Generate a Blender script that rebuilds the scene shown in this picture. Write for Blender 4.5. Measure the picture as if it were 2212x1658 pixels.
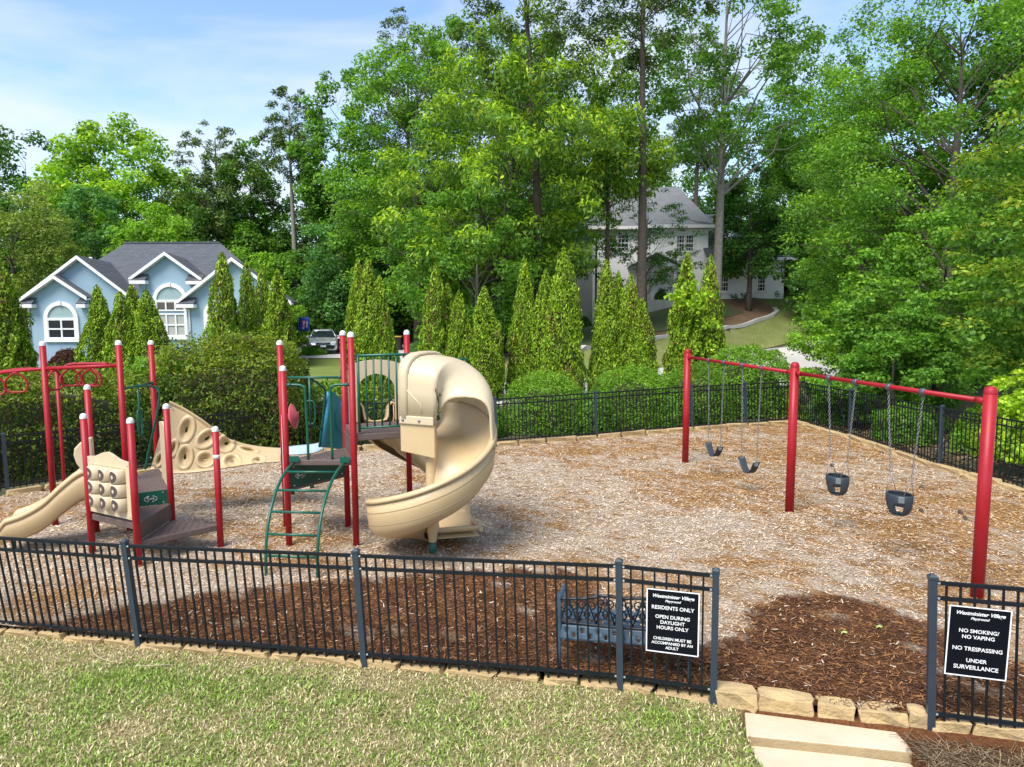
import bpy, bmesh, math, random
import numpy as np
from mathutils import Vector, Matrix
from mathutils.geometry import delaunay_2d_cdt

sc = bpy.context.scene
for _o in list(bpy.data.objects):
    bpy.data.objects.remove(_o)
COL = sc.collection

# ------------------------------------------------------------------ camera
F_PX, PITCH, ROLL, CAM_H = 1560.0, 0.1068, -0.0033, 3.5     # focal length in px of a 2212 px wide picture
cam_d = bpy.data.cameras.new('Camera')
cam = bpy.data.objects.new('camera', cam_d)
COL.objects.link(cam)
cam_d.sensor_fit = 'HORIZONTAL'
cam_d.sensor_width = 36.0
cam_d.lens = 36.0 * F_PX / 2212.0
cam_d.clip_start = 0.1
cam_d.clip_end = 2000.0
_f = Vector((0, math.cos(PITCH), -math.sin(PITCH)))
_u0 = Vector((0, math.sin(PITCH), math.cos(PITCH)))
_r0 = Vector((1, 0, 0))
_r = _r0 * math.cos(ROLL) + _u0 * math.sin(ROLL)
_u = _u0 * math.cos(ROLL) - _r0 * math.sin(ROLL)
cam.matrix_world = Matrix(((_r.x, _u.x, -_f.x, 0), (_r.y, _u.y, -_f.y, 0), (_r.z, _u.z, -_f.z, CAM_H), (0, 0, 0, 1)))
sc.camera = cam

# ------------------------------------------------------------------ sky, sun, exposure
SUN_EL, SUN_AZ = math.radians(54), math.radians(214)        # azimuth clockwise from +Y: behind the camera, to the left
wd = bpy.data.worlds.new('World')
sc.world = wd
wd.use_nodes = True
nt = wd.node_tree
for n in list(nt.nodes):
    nt.nodes.remove(n)
def _n(t, **k):
    n = nt.nodes.new(t)
    for a, b in k.items():
        setattr(n, a, b)
    return n
sky = _n('ShaderNodeTexSky', sky_type='NISHITA', sun_disc=False, sun_elevation=SUN_EL, sun_rotation=SUN_AZ,
         altitude=300.0, air_density=1.0, dust_density=0.6, ozone_density=2.4)
tc = _n('ShaderNodeTexCoord')
mp = _n('ShaderNodeMapping')
mp.inputs['Scale'].default_value = (1.0, 1.0, 2.6)
mp.inputs['Rotation'].default_value = (0.35, 0.5, 0.2)
n1 = _n('ShaderNodeTexNoise')
n1.inputs['Scale'].default_value = 1.9
n1.inputs['Detail'].default_value = 7.0
n1.inputs['Roughness'].default_value = 0.55
n1.inputs['Distortion'].default_value = 0.7
rp = _n('ShaderNodeValToRGB')
rp.color_ramp.elements[0].position = 0.43
rp.color_ramp.elements[0].color = (0.0, 0.0, 0.0, 1)
rp.color_ramp.elements[1].position = 0.72
rp.color_ramp.elements[1].color = (0.92, 0.92, 0.92, 1)
mx = _n('ShaderNodeMix', data_type='RGBA')
mx.inputs['B'].default_value = (3.7, 3.85, 4.1, 1)
bg = _n('ShaderNodeBackground')
bg.inputs['Strength'].default_value = 0.125
ow = _n('ShaderNodeOutputWorld')
nt.links.new(tc.outputs['Generated'], mp.inputs['Vector'])
nt.links.new(mp.outputs['Vector'], n1.inputs['Vector'])
nt.links.new(n1.outputs['Fac'], rp.inputs['Fac'])
nt.links.new(rp.outputs['Color'], mx.inputs['Factor'])
nt.links.new(sky.outputs['Color'], mx.inputs['A'])
nt.links.new(mx.outputs['Result'], bg.inputs['Color'])
nt.links.new(bg.outputs['Background'], ow.inputs['Surface'])

sun_d = bpy.data.lights.new('Sun', 'SUN')
sun_d.energy = 2.6
sun_d.angle = math.radians(32)
sun_d.color = (1.0, 0.95, 0.87)
sun = bpy.data.objects.new('sun', sun_d)
COL.objects.link(sun)
sdir = Vector((math.sin(SUN_AZ) * math.cos(SUN_EL), math.cos(SUN_AZ) * math.cos(SUN_EL), math.sin(SUN_EL)))
sun.rotation_euler = sdir.to_track_quat('Z', 'Y').to_euler()
sun.location = (0, 0, 30)

vs = sc.view_settings
vs.view_transform = 'Standard'
vs.look = 'None'
vs.gamma = 1.0
vs.use_curve_mapping = False
vs.exposure = 1.12
sc.cycles.max_bounces = 6
sc.cycles.transparent_max_bounces = 8

# ------------------------------------------------------------------ helpers
def ray(px, py):
    return _r * ((px - 1106.0) / F_PX) - _u * ((py - 829.0) / F_PX) + _f
def G(px, py, z=0.0):                       # the point at height z that a pixel looks at
    v = ray(px, py)
    t = (z - CAM_H) / v.z
    return Vector((0, 0, CAM_H)) + v * t
def D(px, py, y):                           # the point at distance y that a pixel looks at
    v = ray(px, py)
    return Vector((0, 0, CAM_H)) + v * (y / v.y)

def tag(o, label=None, cat=None, group=None, kind=None):
    if label: o['label'] = label
    if cat: o['category'] = cat
    if group: o['group'] = group
    if kind: o['kind'] = kind
    return o
def wloc(o):
    p = Vector((0, 0, 0))
    while o is not None:
        p = p + Vector(o.location)
        o = o.parent
    return p
def thing(name, loc, label, cat, group=None):
    o = bpy.data.objects.new(name, None)
    o.empty_display_size = 0.2
    COL.objects.link(o)
    o.location = loc
    return tag(o, label, cat, group)
def link_mesh(name, me, mat=None, parent=None, loc=None, base=None):
    o = bpy.data.objects.new(name, me)
    COL.objects.link(o)
    if mat is not None and not me.materials:
        me.materials.append(mat)
    if parent is not None:
        o.parent = parent
    if loc is not None:
        o.location = Vector(loc) - (wloc(parent) if parent is not None else Vector((0, 0, 0)))
    return o
def copy_tree(o, parent=None):
    c = o.copy()
    COL.objects.link(c)
    c.parent = parent
    for ch in o.children:
        copy_tree(ch, c)
    return c

class MB:
    """collects shapes in world coordinates; build() links them as one mesh object"""
    def __init__(s):
        s.v = []; s.f = []; s.sm = []
    def add(s, vs_, fs, smooth=False):
        b = len(s.v)
        s.v += [tuple(p) for p in vs_]
        s.f += [tuple(i + b for i in f) for f in fs]
        s.sm += [smooth] * len(fs)
        return s
    def box(s, c, size, rot=None):
        hx, hy, hz = size[0] / 2, size[1] / 2, size[2] / 2
        ps = [Vector((x, y, z)) for z in (-hz, hz) for y in (-hy, hy) for x in (-hx, hx)]
        if rot is not None: ps = [rot @ p for p in ps]
        c = Vector(c)
        return s.add([p + c for p in ps], [(0, 2, 3, 1), (4, 5, 7, 6), (0, 1, 5, 4), (2, 6, 7, 3), (0, 4, 6, 2), (1, 3, 7, 5)])
    def beam(s, p0, p1, w, h, up=Vector((0, 0, 1))):
        p0 = Vector(p0); p1 = Vector(p1)
        d = (p1 - p0).normalized()
        sd = d.cross(up)
        if sd.length < 1e-4: sd = d.cross(Vector((1, 0, 0)))
        sd.normalize()
        u = sd.cross(d)
        ps = []
        for p in (p0, p1):
            for a, b in ((-1, -1), (1, -1), (1, 1), (-1, 1)):
                ps.append(p + sd * (a * w / 2) + u * (b * h / 2))
        return s.add(ps, [(0, 1, 2, 3), (7, 6, 5, 4), (0, 4, 5, 1), (1, 5, 6, 2), (2, 6, 7, 3), (3, 7, 4, 0)])
    def tube(s, pts, r, n=10, cap=True, closed=False):
        pts = [Vector(p) for p in pts]
        m = len(pts)
        rs = r if isinstance(r, (list, tuple)) else [r] * m
        vs_ = []
        ref = None
        for i, p in enumerate(pts):
            if closed:
                d = pts[(i + 1) % m] - pts[i - 1]
            else:
                d = pts[min(i + 1, m - 1)] - pts[max(i - 1, 0)]
            d.normalize()
            if ref is None:
                ref = d.cross(Vector((0, 0, 1)))
                if ref.length < 0.05: ref = d.cross(Vector((1, 0, 0)))
            ref = (ref - d * ref.dot(d)).normalized()
            b = d.cross(ref)
            for k in range(n):
                a = 2 * math.pi * k / n
                vs_.append(p + (ref * math.cos(a) + b * math.sin(a)) * rs[i])
        fs = []
        rng_ = m if closed else m - 1
        for i in range(rng_):
            j = (i + 1) % m
            for k in range(n):
                k2 = (k + 1) % n
                fs.append((i * n + k, j * n + k, j * n + k2, i * n + k2))
        s.add(vs_, fs, True)
        if cap and not closed:
            b = len(s.v) - m * n
            s.f.append(tuple(b + k for k in range(n))); s.sm.append(False)
            s.f.append(tuple(b + (m - 1) * n + n - 1 - k for k in range(n))); s.sm.append(False)
        return s
    def lathe(s, c, prof, n=16, axis=None):
        """prof: list of (r, z)"""
        c = Vector(c)
        rot = axis if axis is not None else Matrix.Identity(3)
        vs_ = []
        for r, z in prof:
            for k in range(n):
                a = 2 * math.pi * k / n
                vs_.append(c + rot @ Vector((r * math.cos(a), r * math.sin(a), z)))
        fs = []
        for i in range(len(prof) - 1):
            for k in range(n):
                k2 = (k + 1) % n
                fs.append((i * n + k, i * n + k2, (i + 1) * n + k2, (i + 1) * n + k))
        return s.add(vs_, fs, True)
    def prism(s, poly, vec):
        """flat polygon (world points) pushed along vec"""
        poly = [Vector(p) for p in poly]
        vec = Vector(vec)
        n = len(poly)
        nrm = Vector((0, 0, 0))
        for i in range(n):
            nrm += poly[i].cross(poly[(i + 1) % n])
        if nrm.dot(vec) > 0:
            poly = poly[::-1]
        vs_ = poly + [p + vec for p in poly]
        fs = [tuple(range(n)), tuple(range(2 * n - 1, n - 1, -1))]
        for i in range(n):
            j = (i + 1) % n
            fs.append((j, i, i + n, j + n))
        return s.add(vs_, fs)
    def sheet(s, rows, smooth=True, thick=0.0, closed_u=False):
        """grid of points rows[i][j]; thick > 0 makes a shell"""
        m, n = len(rows), len(rows[0])
        vs_ = [Vector(p) for row in rows for p in row]
        fs = []
        for i in range(m - 1):
            for j in range(n - 1):
                fs.append((i * n + j, i * n + j + 1, (i + 1) * n + j + 1, (i + 1) * n + j))
        return s.add(vs_, fs, smooth)
    def build(s, name, mat, parent=None, base=None, solid=0.0, bevel=0.0, weld=False):
        off = wloc(parent) if parent is not None else Vector((0, 0, 0))
        b = Vector(base) if base is not None else off
        me = bpy.data.meshes.new(name)
        me.from_pydata([(p[0] - b.x, p[1] - b.y, p[2] - b.z) for p in s.v], [], s.f)
        me.polygons.foreach_set('use_smooth', s.sm)
        me.update()
        if weld:
            bm = bmesh.new(); bm.from_mesh(me)
            bmesh.ops.remove_doubles(bm, verts=bm.verts, dist=1e-4)
            bmesh.ops.recalc_face_normals(bm, faces=bm.faces)
            bm.to_mesh(me); bm.free()
        o = link_mesh(name, me, mat, parent)
        if base is not None:
            o.location = b - off
        if solid:
            md = o.modifiers.new('solid', 'SOLIDIFY'); md.thickness = abs(solid); md.offset = -1 if solid > 0 else 1
        if bevel:
            md = o.modifiers.new('bevel', 'BEVEL'); md.width = bevel; md.segments = 2; md.limit_method = 'ANGLE'; md.angle_limit = 0.6
        return o

def np_mesh(name, V, F4, col=None, smooth=False):
    """fast mesh from numpy: V (n,3), F4 (m,k) index faces, col (n,3)"""
    me = bpy.data.meshes.new(name)
    V = np.ascontiguousarray(V, np.float32); F4 = np.ascontiguousarray(F4, np.int32)
    m, k = F4.shape
    me.vertices.add(len(V)); me.vertices.foreach_set('co', V.ravel())
    me.loops.add(m * k); me.loops.foreach_set('vertex_index', F4.ravel())
    me.polygons.add(m); me.polygons.foreach_set('loop_start', np.arange(0, m * k, k, dtype=np.int32))
    me.polygons.foreach_set('loop_total', np.full(m, k, np.int32))
    if smooth: me.polygons.foreach_set('use_smooth', np.ones(m, bool))
    me.update(calc_edges=True)
    if col is not None:
        ca = me.color_attributes.new('Col', 'FLOAT_COLOR', 'POINT')
        c4 = np.ones((len(V), 4), np.float32); c4[:, :3] = col
        ca.data.foreach_set('color', c4.ravel())
    return me

def vnoise(x, y, seed=0):
    """value noise 0..1 for numpy arrays"""
    xi = np.floor(x).astype(np.int64); yi = np.floor(y).astype(np.int64)
    xf = x - xi; yf = y - yi
    xf = xf * xf * (3 - 2 * xf); yf = yf * yf * (3 - 2 * yf)
    def h(a, b):
        n = (a * 374761393 + b * 668265263 + seed * 974711) & 0xffffffff
        n = ((n ^ (n >> 13)) * 1274126177) & 0xffffffff
        return ((n ^ (n >> 16)) & 0xffff) / 65535.0
    return (h(xi, yi) * (1 - xf) + h(xi + 1, yi) * xf) * (1 - yf) + (h(xi, yi + 1) * (1 - xf) + h(xi + 1, yi + 1) * xf) * yf
def fnoise(x, y, seed=0):
    return (vnoise(x, y, seed) * .5 + vnoise(x * 2.1, y * 2.1, seed + 1) * .3 + vnoise(x * 4.3, y * 4.3, seed + 2) * .2)

# ------------------------------------------------------------------ materials
MATS = {}
def mat(name, col, rough=0.5, var=0.0, vscale=6.0, bump=0.0, bscale=60.0, metal=0.0, spec=0.5, coat=0.0, col2=None, detail=4.0):
    """principled material; col2 is mottled in by noise (var = how much), bump = fine relief"""
    if name in MATS: return MATS[name]
    m = bpy.data.materials.new(name)
    m.use_nodes = True
    t = m.node_tree
    p = t.nodes['Principled BSDF']
    p.inputs['Base Color'].default_value = (*col, 1)
    p.inputs['Roughness'].default_value = rough
    p.inputs['Metallic'].default_value = metal
    p.inputs['Specular IOR Level'].default_value = spec
    p.inputs['Coat Weight'].default_value = coat
    geo = t.nodes.new('ShaderNodeNewGeometry')
    if var:
        nz = t.nodes.new('ShaderNodeTexNoise')
        nz.inputs['Scale'].default_value = vscale
        nz.inputs['Detail'].default_value = detail
        nz.inputs['Roughness'].default_value = 0.65
        t.links.new(geo.outputs['Position'], nz.inputs['Vector'])
        r = t.nodes.new('ShaderNodeValToRGB')
        c2 = col2 if col2 is not None else tuple(c * 0.55 for c in col)
        r.color_ramp.elements[0].position = 0.32
        r.color_ramp.elements[0].color = tuple(a * (1 - var) + b * var for a, b in zip(col, c2)) + (1,)
        r.color_ramp.elements[1].position = 0.68
        r.color_ramp.elements[1].color = (*col, 1)
        t.links.new(nz.outputs['Fac'], r.inputs['Fac'])
        t.links.new(r.outputs['Color'], p.inputs['Base Color'])
        rr = t.nodes.new('ShaderNodeMapRange')
        rr.inputs['To Min'].default_value = min(1, rough + 0.12); rr.inputs['To Max'].default_value = max(0.05, rough - 0.08)
        t.links.new(nz.outputs['Fac'], rr.inputs['Value'])
        t.links.new(rr.outputs['Result'], p.inputs['Roughness'])
    if bump:
        nb = t.nodes.new('ShaderNodeTexNoise')
        nb.inputs['Scale'].default_value = bscale
        nb.inputs['Detail'].default_value = 3
        t.links.new(geo.outputs['Position'], nb.inputs['Vector'])
        b = t.nodes.new('ShaderNodeBump')
        b.inputs['Strength'].default_value = bump
        b.inputs['Distance'].default_value = 0.02
        t.links.new(nb.outputs['Fac'], b.inputs['Height'])
        t.links.new(b.outputs['Normal'], p.inputs['Normal'])
    MATS[name] = m
    return m
def colmat(name, rough=0.8, trans=0.0, spec=0.3, tint=(1, 1, 1)):
    """colour from the Col attribute of every leaf / chip / blade"""
    if name in MATS: return MATS[name]
    m = bpy.data.materials.new(name); m.use_nodes = True
    t = m.node_tree
    p = t.nodes['Principled BSDF']
    at = t.nodes.new('ShaderNodeAttribute'); at.attribute_name = 'Col'
    t.links.new(at.outputs['Color'], p.inputs['Base Color'])
    p.inputs['Roughness'].default_value = rough
    p.inputs['Specular IOR Level'].default_value = spec
    if trans:
        tr = t.nodes.new('ShaderNodeBsdfTranslucent')
        mixc = t.nodes.new('ShaderNodeMix'); mixc.data_type = 'RGBA'; mixc.blend_type = 'MULTIPLY'
        mixc.inputs['Factor'].default_value = 1.0
        mixc.inputs['B'].default_value = (1.25, 1.3, 0.55, 1)
        t.links.new(at.outputs['Color'], mixc.inputs['A'])
        t.links.new(mixc.outputs['Result'], tr.inputs['Color'])
        mm = t.nodes.new('ShaderNodeMixShader'); mm.inputs['Fac'].default_value = trans
        t.links.new(p.outputs['BSDF'], mm.inputs[1]); t.links.new(tr.outputs['BSDF'], mm.inputs[2])
        t.links.new(mm.outputs['Shader'], t.nodes['Material Output'].inputs['Surface'])
    MATS[name] = m
    return m
def nodes_of(m): return m.node_tree.nodes, m.node_tree.links

M_RED = mat('red_powder_coat', (0.30, 0.003, 0.010), 0.42, 0.7, 2.2, 0.06, 120, col2=(0.36, 0.018, 0.028), detail=8.0, spec=0.35)
M_REDP = mat('faded_red_plastic', (0.62, 0.11, 0.13), 0.45, 0.5, 7, col2=(0.5, 0.05, 0.07))
M_CAP = mat('white_plastic', (0.78, 0.76, 0.74), 0.45, 0.3, 20)
M_BEIGE = mat('beige_plastic', (0.57, 0.425, 0.235), 0.36, 0.7, 1.6, 0.06, 140, col2=(0.49, 0.35, 0.18), detail=8.0)
M_CREAM = mat('cream_plastic', (0.60, 0.495, 0.33), 0.42, 0.6, 2.0, 0.05, 140, col2=(0.54, 0.435, 0.275), detail=8.0)
M_GROOVE = mat('beige_groove', (0.30, 0.21, 0.11), 0.7)
M_GREEN = mat('green_powder_coat', (0.003, 0.085, 0.05), 0.34, 0.4, 5, col2=(0.005, 0.11, 0.07))
M_DGREEN = mat('dark_green_plastic', (0.005, 0.06, 0.035), 0.45, 0.4, 5)
M_TEAL = mat('teal_plastic', (0.008, 0.26, 0.31), 0.4, 0.5, 3, col2=(0.012, 0.20, 0.25))
M_SBLUE = mat('light_blue_plastic', (0.06, 0.36, 0.50), 0.4, 0.4, 3)
M_LBLUE = mat('sun_bleached_blue', (0.45, 0.58, 0.62), 0.5, 0.5, 3)
M_DECK = mat('brown_deck_coating', (0.125, 0.088, 0.076), 0.6, 0.5, 4, 0.15, 200, col2=(0.10, 0.07, 0.062))
M_DARKBROWN = mat('dark_brown_print', (0.085, 0.055, 0.052), 0.6)
M_HOLE = mat('deck_perforation', (0.03, 0.022, 0.02), 0.8)
M_FENCE = mat('black_fence_coating', (0.006, 0.008, 0.010), 0.5, 0.4, 9, col2=(0.013, 0.016, 0.02), spec=0.3)
M_FPOST = mat('fence_post_coating', (0.032, 0.048, 0.066), 0.40, 0.5, 7, col2=(0.02, 0.03, 0.042))
M_SCREW = mat('zinc_screw', (0.75, 0.75, 0.74), 0.3, metal=0.6)
M_BENCH = mat('blue_grey_bench_coating', (0.055, 0.095, 0.14), 0.45, 0.5, 9, col2=(0.04, 0.07, 0.10))
M_BENCHD = mat('dark_cast_iron', (0.012, 0.016, 0.022), 0.45)
M_CHAIN = mat('galvanised_chain', (0.26, 0.27, 0.28), 0.42, metal=0.7)
M_RUBBER = mat('black_rubber', (0.022, 0.032, 0.042), 0.55, 0.5, 14, col2=(0.035, 0.045, 0.055))
M_PLATE = mat('grey_steel_plate', (0.22, 0.25, 0.27), 0.4, metal=0.5)
M_HANGER = mat('grey_swing_hanger', (0.10, 0.115, 0.125), 0.4, metal=0.4)
M_STONE = mat('tan_border_stone', (0.54, 0.385, 0.18), 0.85, 0.8, 5.5, 0.8, 26, col2=(0.30, 0.215, 0.12), detail=8.0)
M_RISER = mat('tan_concrete_side', (0.40, 0.30, 0.165), 0.9, 0.8, 4.0, 0.4, 50, col2=(0.27, 0.19, 0.10), detail=8.0)
M_CONC = mat('cream_concrete', (0.60, 0.51, 0.375), 0.85, 0.8, 2.2, 0.3, 70, col2=(0.50, 0.40, 0.27), detail=9.0)
M_ROAD = mat('pale_concrete_paving', (0.50, 0.49, 0.46), 0.9, 0.4, 0.6, 0.2, 60, col2=(0.4, 0.39, 0.36))
M_KERB = mat('kerb_concrete', (0.52, 0.51, 0.48), 0.9, 0.4, 2.0)
M_SIGN = mat('black_sign_face', (0.004, 0.005, 0.009), 0.5, spec=0.15)
M_SIGNW = mat('white_sign_print', (0.8, 0.8, 0.8), 0.5)
M_BARK = mat('grey_brown_bark', (0.115, 0.092, 0.072), 0.95, 0.8, 7, 0.9, 25, col2=(0.05, 0.04, 0.032))
M_BARKP = mat('pale_grey_bark', (0.25, 0.235, 0.20), 0.95, 0.8, 5, 0.7, 25, col2=(0.13, 0.12, 0.10))
M_LEAF = colmat('leaf_green', 0.58, 0.42, 0.35)
M_NEEDLE = colmat('needle_green', 0.6, 0.16, 0.3)
M_GRASSB = colmat('grass_blade', 0.7, 0.25, 0.25)
M_CHIP = colmat('wood_chip', 0.9, 0.0, 0.2)
M_BLUEW = mat('light_blue_stucco', (0.275, 0.39, 0.475), 0.9, 0.35, 0.9, 0.25, 60, col2=(0.23, 0.34, 0.42))
M_WHITE = mat('white_trim_paint', (0.78, 0.78, 0.77), 0.6, 0.2, 3)
M_WWALL = mat('white_painted_brick', (0.85, 0.85, 0.84), 0.85, 0.3, 0.8, 0.3, 30, col2=(0.6, 0.6, 0.6))
M_GLASS = mat('dark_window_glass', (0.012, 0.016, 0.024), 0.06, spec=0.8)
M_GLASSF = mat('frosted_window_glass', (0.26, 0.36, 0.36), 0.25)
M_BLIND = mat('window_blind', (0.35, 0.36, 0.33), 0.6)
M_SILVER = mat('silver_car_paint', (0.48, 0.49, 0.51), 0.28, metal=0.55, coat=0.6)
M_TYRE = mat('tyre_rubber', (0.012, 0.012, 0.013), 0.7)
M_WOODF = mat('weathered_fence_wood', (0.21, 0.20, 0.18), 0.9, 0.6, 3, 0.3, 30)

def shingle(name, a, b):
    m = bpy.data.materials.new(name); m.use_nodes = True
    N, L = nodes_of(m)
    p = N['Principled BSDF']; p.inputs['Roughness'].default_value = 0.9
    geo = N.new('ShaderNodeNewGeometry')
    sx = N.new('ShaderNodeSeparateXYZ'); L.new(geo.outputs['Position'], sx.inputs['Vector'])
    cb = N.new('ShaderNodeCombineXYZ')
    ad = N.new('ShaderNodeMath'); ad.operation = 'ADD'
    L.new(sx.outputs['X'], ad.inputs[0]); L.new(sx.outputs['Y'], ad.inputs[1])
    L.new(sx.outputs['X'], cb.inputs['X']); L.new(sx.outputs['Z'], cb.inputs['Y'])
    br = N.new('ShaderNodeTexBrick'); br.inputs['Scale'].default_value = 1.0
    br.inputs['Brick Width'].default_value = 0.32; br.inputs['Row Height'].default_value = 0.095; br.inputs['Mortar Size'].default_value = 0.008
    br.inputs['Color1'].default_value = (*a, 1); br.inputs['Color2'].default_value = (*b, 1); br.inputs['Mortar'].default_value = (*[c * .45 for c in a], 1)
    L.new(cb.outputs['Vector'], br.inputs['Vector'])
    L.new(br.outputs['Color'], p.inputs['Base Color'])
    return m
M_ROOF = shingle('grey_roof_shingles', (0.075, 0.082, 0.095), (0.10, 0.108, 0.122))
M_ROOFP = shingle('pale_grey_roof_shingles', (0.15, 0.16, 0.17), (0.19, 0.2, 0.21))
def siding():
    m = bpy.data.materials.new('white_lap_siding'); m.use_nodes = True
    N, L = nodes_of(m)
    p = N['Principled BSDF']; p.inputs['Roughness'].default_value = 0.7
    geo = N.new('ShaderNodeNewGeometry')
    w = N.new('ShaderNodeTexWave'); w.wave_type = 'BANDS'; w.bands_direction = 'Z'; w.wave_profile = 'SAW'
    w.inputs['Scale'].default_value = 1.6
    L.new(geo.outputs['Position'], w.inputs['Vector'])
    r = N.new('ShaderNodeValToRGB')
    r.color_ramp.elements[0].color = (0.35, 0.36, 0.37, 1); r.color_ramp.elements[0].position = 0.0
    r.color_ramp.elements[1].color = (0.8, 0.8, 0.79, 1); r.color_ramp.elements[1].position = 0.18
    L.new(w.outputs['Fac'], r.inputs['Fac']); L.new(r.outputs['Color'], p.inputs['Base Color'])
    return m
M_SIDING = siding()
# ------------------------------------------------------------------ lie of the land
ROADX, ROADY = [-60, -12, -2, 3, 9, 17, 30, 70], [36, 33, 31.5, 33, 40, 49, 52, 56]
_fp = [G(302, 1398, -.12), G(788, 1440, -.11), G(1340, 1490, -.11), G(1541, 1520, -.11), G(2010, 1573, -.08)]
_d = _fp[0] - _fp[1]
_fp = [_fp[0] + _d * 4, _fp[0] + _d] + _fp + [_fp[-1] + Vector((2.7, -.73, 0)), _fp[-1] + Vector((8.5, -2.2, 0))]
FX, FY = [p.x for p in _fp], [p.y for p in _fp]
def yfence(x): return np.interp(x, FX, FY)
def sstep(a, b, x):
    t = np.clip((x - a) / (b - a), 0, 1)
    return t * t * (3 - 2 * t)
CTRL = [(-30, 10, 0), (0, 8, 0), (12, 10, 0), (30, 8, 0), (-30, 25, 0), (-12, 18, 0), (0, 20, 0), (14, 20, 0), (30, 30, .1), (8, 28, 0), (-12, 33, .1), (-2, 31.5, 0), (3, 33, 0), (9, 40, .05), (17, 48.5, .25), (26, 46, .3), (13, 33, 0),
        (4.05, 40.5, 1.1), (9.2, 45.5, 1.42), (11.7, 47.5, 1.6), (14.9, 50, 1.92), (17.5, 51.7, 2.28), (19.2, 53, 2.65), (19.6, 54, 2.92), (19.3, 54.8, 3.1), (6.5, 58.5, 1.9), (12.6, 56.5, 3.4), (15.5, 56.6, 3.9), (19, 56.6, 4.0), (22.5, 56.6, 4.0),
        (6, 68, 2.0), (14, 68, 4.1), (24, 68, 4.2), (-20, 39, .35), (-28, 39, .35), (-10, 45, .4), (-10, 60, .8), (-30, 60, .8), (-5, 50, .5), (0, 44, .7), (0, 60, 1.2), (26, 52, 1.6), (40, 60, 3), (0, 100, 2), (45, 100, 4), (-60, 100, 1), (-80, 40, .3), (80, 40, 1.5), (0, -40, 0), (80, -20, 0), (-80, -20, 0)]
CT = np.array(CTRL, float)
_A = np.hypot(CT[:, None, 0] - CT[None, :, 0], CT[:, None, 1] - CT[None, :, 1])
_W = np.linalg.solve(np.block([[_A, np.ones((len(CT), 1))], [np.ones((1, len(CT))), np.zeros((1, 1))]]), np.append(CT[:, 2], 0))
def hz(x, y):
    x = np.asarray(x, float); y = np.asarray(y, float)
    xc = np.clip(x, -100, 100); yc = np.clip(y, -60, 120)
    z = np.full(np.shape(x), _W[-1])
    for i in range(len(CT)): z = z + _W[i] * np.hypot(xc - CT[i, 0], yc - CT[i, 1])
    return z * sstep(20.5, 25, y)
def hz1(x, y): return float(hz(np.array([x]), np.array([y]))[0])
def zlawn(x, y):
    zl = np.interp(x, [-8, -4.1, -1.5, 1, 1.8, 3.45, 6], [-.12, -.12, -.11, -.11, -.11, -.09, -.07])
    z = zl - 0.05 * np.clip(yfence(x) - y, 0, 6) + 0.02 * (fnoise(x * 1.5, y * 1.5, 9) - .5)
    right = sstep(STEP_X0 - .02, STEP_X0 + .06, x) * (1 - sstep(STEP_X1 - .02, STEP_X1 + .06, x))
    return z - .42 * right * sstep(.10, .16, yfence(x) - y)

STEP_X0, STEP_X1 = 2.0, 3.22
PG = [(8.45, 21.3), (6.8, 20.75), (5.08, 20.15), (2.24, 19.0), (-0.4, 18.0), (-3.0, 17.6), (-5.7, 17.1), (-9.5, 13.3), (-12.4, 9.7)] + list(zip(FX, FY))[1:-1] + [(11.3, 4.6), (9.75, 13.4)]
def in_poly(x, y, poly):
    r = np.zeros(np.shape(x), bool)
    n = len(poly)
    for i in range(n):
        x0, y0 = poly[i]; x1, y1 = poly[(i + 1) % n]
        c = ((y0 > y) != (y1 > y)) & (x < (x1 - x0) * (y - y0) / ((y1 - y0) if y1 != y0 else 1e-9) + x0)
        r ^= c
    return r
def flat_fill(poly, res):
    """triangles of a polygon with inner points on a grid"""
    poly = [Vector((p[0], p[1])) for p in poly]
    edge = []
    n = len(poly)
    for i in range(n):
        a, b = poly[i], poly[(i + 1) % n]
        k = max(1, int((b - a).length / res))
        for j in range(k): edge.append(a.lerp(b, j / k))
    xs = np.arange(min(p.x for p in poly), max(p.x for p in poly), res) + res * .4
    ys = np.arange(min(p.y for p in poly), max(p.y for p in poly), res) + res * .4
    gx, gy = np.meshgrid(xs, ys); gx = gx.ravel(); gy = gy.ravel()
    ok = in_poly(gx, gy, [(p.x, p.y) for p in poly])
    pts = edge + [Vector((a, b)) for a, b in zip(gx[ok], gy[ok])]
    m = len(edge)
    r = delaunay_2d_cdt(pts, [(i, (i + 1) % m) for i in range(m)], [list(range(m))], 1, 1e-4)
    return np.array([(p.x, p.y) for p in r[0]]), np.array([f for f in r[2] if len(f) == 3])
def drape(name, poly, m, dz, res=0.8, label_kind='structure', zf=None, col=None):
    P, T = flat_fill(poly, res)
    z = (hz(P[:, 0], P[:, 1]) if zf is None else zf(P[:, 0], P[:, 1])) + dz
    V = np.column_stack([P, z])
    a = V[T[:, 1]] - V[T[:, 0]]; b = V[T[:, 2]] - V[T[:, 0]]
    fl = np.cross(a, b)[:, 2] < 0
    T[fl] = T[fl][:, ::-1]
    me = np_mesh(name, V, T, col(P[:, 0], P[:, 1]) if col else None, True)
    o = link_mesh(name, me, m)
    return tag(o, kind=label_kind)

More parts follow.
